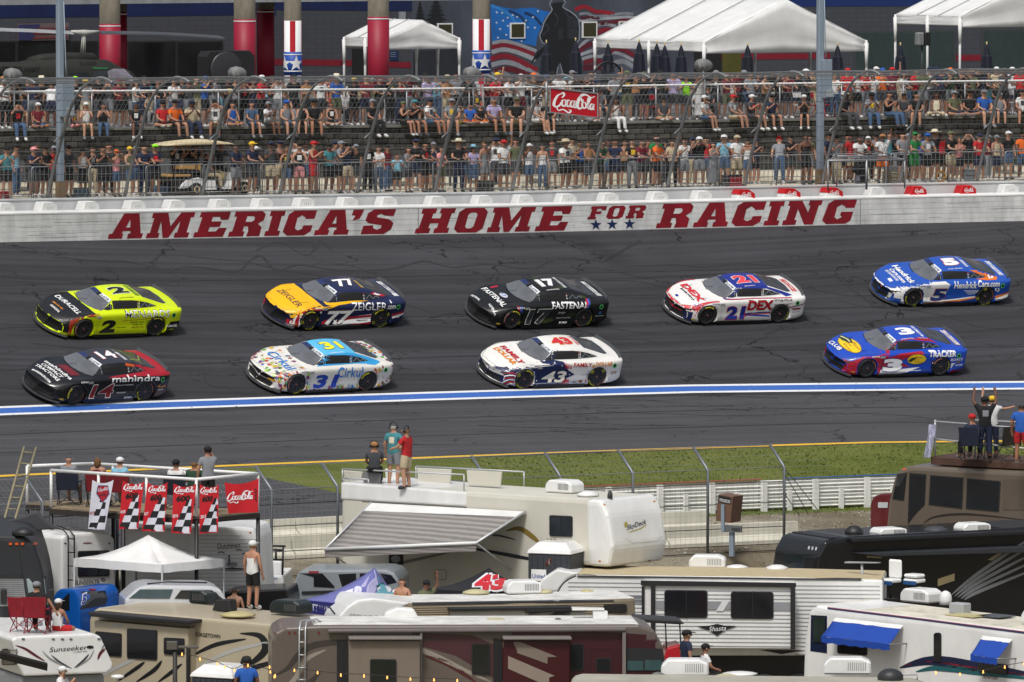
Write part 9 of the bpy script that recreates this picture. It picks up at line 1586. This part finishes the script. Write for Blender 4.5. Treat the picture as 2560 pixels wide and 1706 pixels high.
vb = vfor(700, 1395); zz = zin(vb); jersey(560, 722, vb, zz, .62, 'cream concrete barrier by the utility truck, lower left of the stack'); jersey(726, 884, vb, zz, .62, 'cream concrete barrier left of the awning trailer, lower'); jersey(560, 660, vb-.3, zz+.55, .52, 'cream concrete block on top at the left of the stack'); jersey(664, 732, vb-.3, zz+.55, .52, 'cream concrete block on top in the middle of the stack'); jersey(736, 884, vb-.3, zz+.55, .52, 'cream concrete block on top beside the awning trailer')
# ---- infield catch fence
vf = vfor(1769, 1390); zf = zin(vf); fe = tag(empty('infield_fence', TR(s_at(1769, vf, zf), vf, zf)), 'wire mesh fence on bent grey posts along the infield edge', 'fence'); FS = FPX/TR(s_at(1769, vf, zf), vf, zf).y; hb = 216/FS;
def fpos(px): s = s_at(px, vf, zf); return TR(s, vf, zf), Lh(PHI(s))
def fpt(px, h): p, l = fpos(px); return p+V((0, 0, h)) if h <= hb else p+V((0, 0, hb+(h-hb)))-l*(h-hb)*.95+V((cos(PH0), sin(PH0), 0))*-(h-hb)*.12
FPST = M('#7b8086', .45, .5, noise=.15); pxs = [-80, 107, 293, 478, 679, 844, 1217, 1400, 1582, 1769, 1960]
for px in pxs: q = MB(); q.tube([fpt(px, 0), fpt(px, hb-.02), fpt(px, hb+.05), fpt(px, hb+.62)], .045, 7); q.build('post', FPST, fe, world=True)
for h in (.06, .75, 1.45, 2.05, hb, hb+.6): q = MB(); q.tube([fpt(px, h) for px in range(-80, 1961, 85)], .012, 4); q.build('cable', TRIM if h < hb else GALV, fe, world=True)
q = MB()
for px in range(-80, 1960, 13):
 q.bar(fpt(px, 0), fpt(px, hb), .0035, 3, smooth=False, caps=False); q.bar(fpt(px, hb), fpt(px-6, hb+.65), .0035, 3, smooth=False, caps=False)
for k in range(1, 18):
 for a in range(-80, 1960, 240): q.bar(fpt(a, k*hb/15), fpt(a+240, k*hb/15), .0032, 3, smooth=False, caps=False)
o = q.build('wire_mesh', M('#8d9092', .5, .3, noise=0), fe, world=True, fix=False); o['kind'] = 'stuff'
for x0, y0, x1, y1 in ((1955, 1176, 2080, 1320), (1958, 1190, 2045, 1325), (1960, 1240, 2020, 1322)): q = MB(); q.bar(fpt(1960, hb-(y0-1174)/FS), hzp(x1, y1, zf-.1), .012, 4); q.build('guy_wire', TRIM, fe, world=True)
# lighting cabinet
r = Rig('control_cabinet', 'brown metal control cabinet on a steel post, lettered musco', 'cabinet', 1800, 1250, TR(s_at(1830, vf+.5, zf), vf+.5, zf).y, -30, zf); c = r.prism([(1796, 1236), (1832, 1242), (1826, 1308), (1789, 1302)], .62, M('#6b4f40', .6, noise=.15), 'box', 0, .01); r.dec([(1798, 1239), (1828, 1245), (1827, 1262), (1796, 1256)], '#222326', 'label_plate', c, .006); r.txt(c, 'musco', 1800, 1254, 1826, 1259, 8, '#d0d0d0'); r.prism([(1802, 1262), (1810, 1262), (1810, 1330), (1802, 1330)], .06, POLE, 'bracket', -.08, .005); p = r.prism([(1802, 1312), (1852, 1316), (1852, 1332), (1802, 1330)], .08, M('#5e6266', .5), 'plate', -.02, .005); r.txt(p, 'musco', 1830, 1327, 1850, 1328, 7, '#1a1a1c'); r.prism([(1822, 1332), (1833, 1332), (1833, 1392), (1822, 1392)], .11, POLE, 'post', .05, .01)
# football in flight
e = tag(empty('football', P(1371, 1407, 209)), 'brown football in the air in front of the portable toilet', 'ball'); q = MB(); q.lathe([(.005, -.14), (.05, -.09), (.083, 0), (.05, .09), (.005, .14)], 12, q=Matrix.Rotation(.5, 3, 'Y')); q.build('ball_skin', M('#4a1d16', .6, noise=.1), e); q = MB(); q.box((.02, -.083, 0), (.01, .01, .09)); q.build('lacing', WRAIL, e)
# string lights
LB = M('#ffae58', .4, noise=0, emit=1.1); sl = tag(empty('string_lights', P(900, 1690, 190)), 'string of small glowing bulbs hanging across the bottom of the picture', 'lights')
for run in ([(455, 1640), (500, 1652), (544, 1664), (562, 1672), (586, 1680), (620, 1668), (676, 1684), (688, 1694)], [(674, 1672), (686, 1696), (736, 1680), (794, 1686), (852, 1692), (910, 1694), (968, 1698), (1026, 1702), (1085, 1704), (1143, 1706)], [(2340, 1686), (2400, 1690), (2458, 1684), (2512, 1672), (2560, 1664)]):
 pts = [P(x, y-8, 190) for x, y in run]; q = MB(); q.tube(crv(pts, 4), .008, 4); q.build('cord', TRIM, sl, world=True)
 for (x, y), p in zip(run, pts): q = MB(); q.lathe([(.012, 0), (.014, -.03), (.022, -.05), (.018, -.07), (.008, -.08)], 8, p); bl = q.build('bulb', LB, sl, world=True)
# camp chairs, ladder lamp and other small things
def camp_chair(p, rz, c, label, sc=1.0):
 e = tag(empty('camping_chair', p, rz), label, 'chair', 'folding camping chairs'); e.scale = (sc,)*3; m = M(c, .8, noise=.2, scale=9); q = MB(); q.quad((-.28, .22, .42), (.28, .22, .42), (.3, .34, .95), (-.3, .34, .95)); o = q.build('backrest', m, e); mm = o.modifiers.new('t', 'SOLIDIFY'); mm.thickness = .02; q = MB(); q.box((0, 0, .42), (.52, .46, .03)); q.build('seat', m, e)
 for s in (-1, 1): q = MB(); q.bar((s*.28, .25, .02), (s*.28, -.24, .42), .014, 5); q.bar((s*.28, -.25, .02), (s*.28, .24, .42), .014, 5); q.bar((s*.28, .26, .42), (s*.3, .34, .95), .014, 5); q.bar((s*.3, -.26, .02), (s*.3, -.26, .62), .014, 5); q.build('leg', M(c if c == '#8a1626' else '#2a2c30', .5, noise=0), e); q = MB(); q.box((s*.3, 0, .63), (.07, .52, .02)); q.build('armrest', m, e)
 q = MB(); q.bar((-.27, .25, .02), (.27, .25, .4), .012, 5); q.bar((.27, .25, .02), (-.27, .25, .4), .012, 5); q.build('cross_brace', M(c if c == '#8a1626' else '#2a2c30', .5, noise=0), e)
def onp(r, px, py, z): x, y = roofz(r, px, py, z); return r.O+r.e1*x+r.e2*y+V((0, 0, z))
TOP = lambda px, py: hzp(px, py, ZD+.01)
cz = onp(CMP, 92, 1584, CMP.H+.02); camp_chair(cz, R(170), '#8a1626', 'red and black camping chair on the camper roof with a man in it'); camp_chair(onp(CMP, 58, 1580, CMP.H+.02), R(160), '#8a1626', 'empty red camping chair with starry back left of the seated man', .95)
for px, py, c, l in ((172, 1262, '#1b2236', 'navy camping chair leftmost on the platform'), (300, 1268, '#7a1420', 'red camping chair near the left of the platform'), (245, 1266, '#7a1420', 'dark red camping chair behind the white flag'), (440, 1274, '#15202f', 'navy camping chair behind the fourth flag')): camp_chair(TOP(px, py), R(175), c, l)
dz = CO.at(2327, 1142, .2)[1]; camp_chair(onp(CO, 2430, 1150, dz), R(160), '#1a2238', 'navy camping chair with a seated man on the coach deck'); camp_chair(onp(CO, 2520, 1148, dz), R(200), '#2c2620', 'empty dark camping chair on the coach deck')
r = Rig('floodlight', 'small grey floodlight on a dark post near the bottom left', 'light', 432, 1612, 196, 0, 4.4); q = MB(); q.bar((.05, 0, 0), (.05, 0, r.H), .06, 7); q.build('post', M('#2a2826', .6), r.e); q = MB(); q.box((-.02, 0, r.H-.02), (.26, .2, .2)); q.box((.38, 0, r.H-.06), (.5, .16, .06)); q.build('lamp_head', M('#55504a', .5), r.e, bevel=.01)
r = Rig('vent_cap', 'white mushroom shaped cap on a post at the bottom left', 'vent', 294, 1692, 192, 0, 4.4); q = MB(); q.lathe([(.03, 0), (.03, r.H-.05), (.16, r.H-.03), (.15, r.H+.03), (.05, r.H+.05)], 12); q.build('cap_and_post', RVW, r.e)
r = Rig('tarp', 'grey draped tarpaulin peak behind the ladder motorhome', 'tarp', 30, 1320, 209.5, 0, 7.4); lcloth(r, L3(*r.at(-10, 1312)), L3(*r.at(95, 1278)), L3(*r.at(148, 1322)), L3(*r.at(-10, 1334)), M('#3b3b40', .8, noise=.15), 'cloth', .05); q = MB(); q.bar((r.at(95, 1278)[0], .05, 0), (r.at(95, 1278)[0], .05, r.at(95, 1278)[1]), .02, 5); q.build('prop', TRIM, r.e)
r = Rig('small_car', 'red open cart with black canopy beside the man in a blue shirt', 'cart', 1590, 1548, 204, 4, 4.3); r.prism([(1588, 1546), (1698, 1552), (1712, 1560), (1700, 1562), (1592, 1556)], 1.2, TRIM, 'canopy', 0, .03); r.prism([(1662, 1640), (1668, 1620), (1700, 1612), (1730, 1640), (1740, 1680), (1660, 1680)], 1.2, M('#a8121e', .35, coat=.4), 'body', 0, .05); wheels(r, [.9], -.02, .28)
for x in (1664, 1700): q = MB(); q.bar(L3(*r.at(x, 1556), .1), L3(*r.at(x+4, 1640), .1), .02, 5); q.build('strut', TRIM, r.e)
# ---- infield people
def ip(tp, p, rz, top, bot, label, hat='-', hair='h', sc=1.0, wid=1.0, extra='', pr=None, shoe=None, cat='person'): o = person(tp+(True,), p, rz, top, bot, hat, hair, sc, wid, extra=extra, pr=pr, shoe=shoe); tag(o, label, cat); return o
AW = pi  # facing the track, back to the camera
ip(('stand', 'down+cam', 0.), TOP(520, 1284), AW+.2, 'gT', 'kS', 'man in a grey t-shirt and black cap standing on the platform', 'Ck', sc=1.02)
for px, py, t, h, hr, l in ((172, 1260, 'gT', '-', 'B', 'bald person in grey t-shirt seated leftmost on the platform'), (245, 1264, 'mK', '-', 'L', 'person with tied curly hair seated behind the white flag'), (300, 1266, 'BT', 'Cw', 'h', 'person in pale blue shirt and white cap seated on the platform'), (440, 1272, 'wT', 'Ck', 'h', 'person in white t-shirt and black and white cap seated on the platform'), (486, 1272, 'ET', '-', 'h', 'person in dark green top with dark hair, rightmost seated on the platform')): ip(('chair', 'lap', 0.), TOP(px, py)+V((0, 0, .0)), AW-.3, t, 'gS', l, h, hr)
dk_ = lambda px, py: onp(SK_, px, py, SK_.H-.05)
ip(('stand', 'down+hips', 0.), dk_(984, 1216), AW-.5, 'tT', 'gS', 'grey haired man in a teal green t-shirt standing on the trailer deck', '-', 'W', 1.0, 1.05, 'h', 'c'); ip(('stand', 'lean', 0.), dk_(1016, 1224), AW+1.1, 'rF', 'iS', 'bearded man in a red patterned shirt leaning on the deck rail', '-', 'h', .99, 1.12, 'h'); ip(('chair', 'lap', 0.), dk_(936, 1218), AW, 'GT', 'kP', 'man in tan cap and headphones seated on the trailer deck', 'Ca', 'h', .95, 1.05, 'h')
gt = lambda px, py: onp(GTN, px, py, GTN.H)
ip(('stand', 'down', 0.), gt(632, 1524), AW-.6, 'wK', 'kF', 'man in white tank top and checked shorts standing on the beige motorhome', 'Cw', 'h', 1.02, 1.0, shoe='w')
ip(('chair', 'lap+side', 0.), cz, AW-.2, 'kT', 'kP', 'man in black shirt and white cap seated on the camper roof', 'Cg', 'h'); ip(('cross', 'lap', 0.), onp(CMP, 146, 1580, CMP.H), AW-.6, 'wK', 'rS', 'woman with white cap and brown ponytail sitting on the camper roof', 'Cw', 'L', .92)
cd_ = lambda px, py: onp(CO, px, py, dz)
ip(('stand', 'up', 0.), cd_(2462, 1148), AW+.1, 'kT', 'nP', 'man in black shirt on the coach deck with both arms raised', 'Ck', 'h', 1.03, 1.1, pr='g'); ip(('stand', 'up+reach', 0.), cd_(2480, 1142), AW, 'wT', 'nP', 'person half hidden behind the man with raised arms', 'Cy', 'h'); ip(('chair', 'lap', 0.), cd_(2430, 1150), AW+.4, 'nT', 'kP', 'man in a red cap seated on the coach deck', 'Cr', 'h'); ip(('stand', 'down', 0.), cd_(2553, 1160), AW-.3, 'bT', 'rF', 'person in blue shirt and red patterned shorts at the right edge of the deck', '-', 'h', 1.0, 1.1)
def gp(px, py, Y, dz=0.): p = P(px, py, Y); return V((p.x, p.y, p.z+dz))
ip(('stand', 'down', 0.), gp(1716, 1712, 200, -.45), AW-1.2, 'nT', 'GS', 'man in navy t-shirt and cap beside the winged badge trailer', 'Ck', 'h', 1.05, 1.08); ip(('chair', 'lap', 0.), gp(1763, 1650, 202, -.9), 1.8, 'wT', 'kP', 'person in white t-shirt and black cap sitting by the man in navy', 'Ck', 'h')
ip(('stand', 'down', 0.), gp(616, 1722, 197, -1.0), AW+.2, 'bT', 'kS', 'man in bright blue t-shirt and cap at the bottom of the picture', 'Ck', 'h', 1.02, 1.1, 'h'); ip(('stand', 'phone', 0.), gp(155, 1706, 195, -1.35), AW-1.9, 'wT', 'kS', 'man in white polo shirt and cap filming with a phone', 'Cw', 'h')
ip(('stand', 'down', 0.), gp(1005, 1478, 209.5, -1.35), -.4, 'aK', 'kS', 'long haired person in a tan top standing behind the violet tent', '-', 'L', .98); ip(('stand', 'up+down', 0.), gp(1066, 1478, 210, -1.45), .3, 'vT', 'kS', 'person in black cap pointing one arm straight up', 'Ck', 'h', 1.0); ip(('stand', 'down', 0.), gp(586, 1500, 211, -1.3), AW, 'aK', 'kS', 'dark haired person in a tan top in the truck bed', '-', 'h', .95); ip(('chair', 'lap', 0.), gp(12, 1600, 203, -1.0), AW, 'kT', 'kP', 'person in a white cap at the left picture edge', 'Cw', 'h')
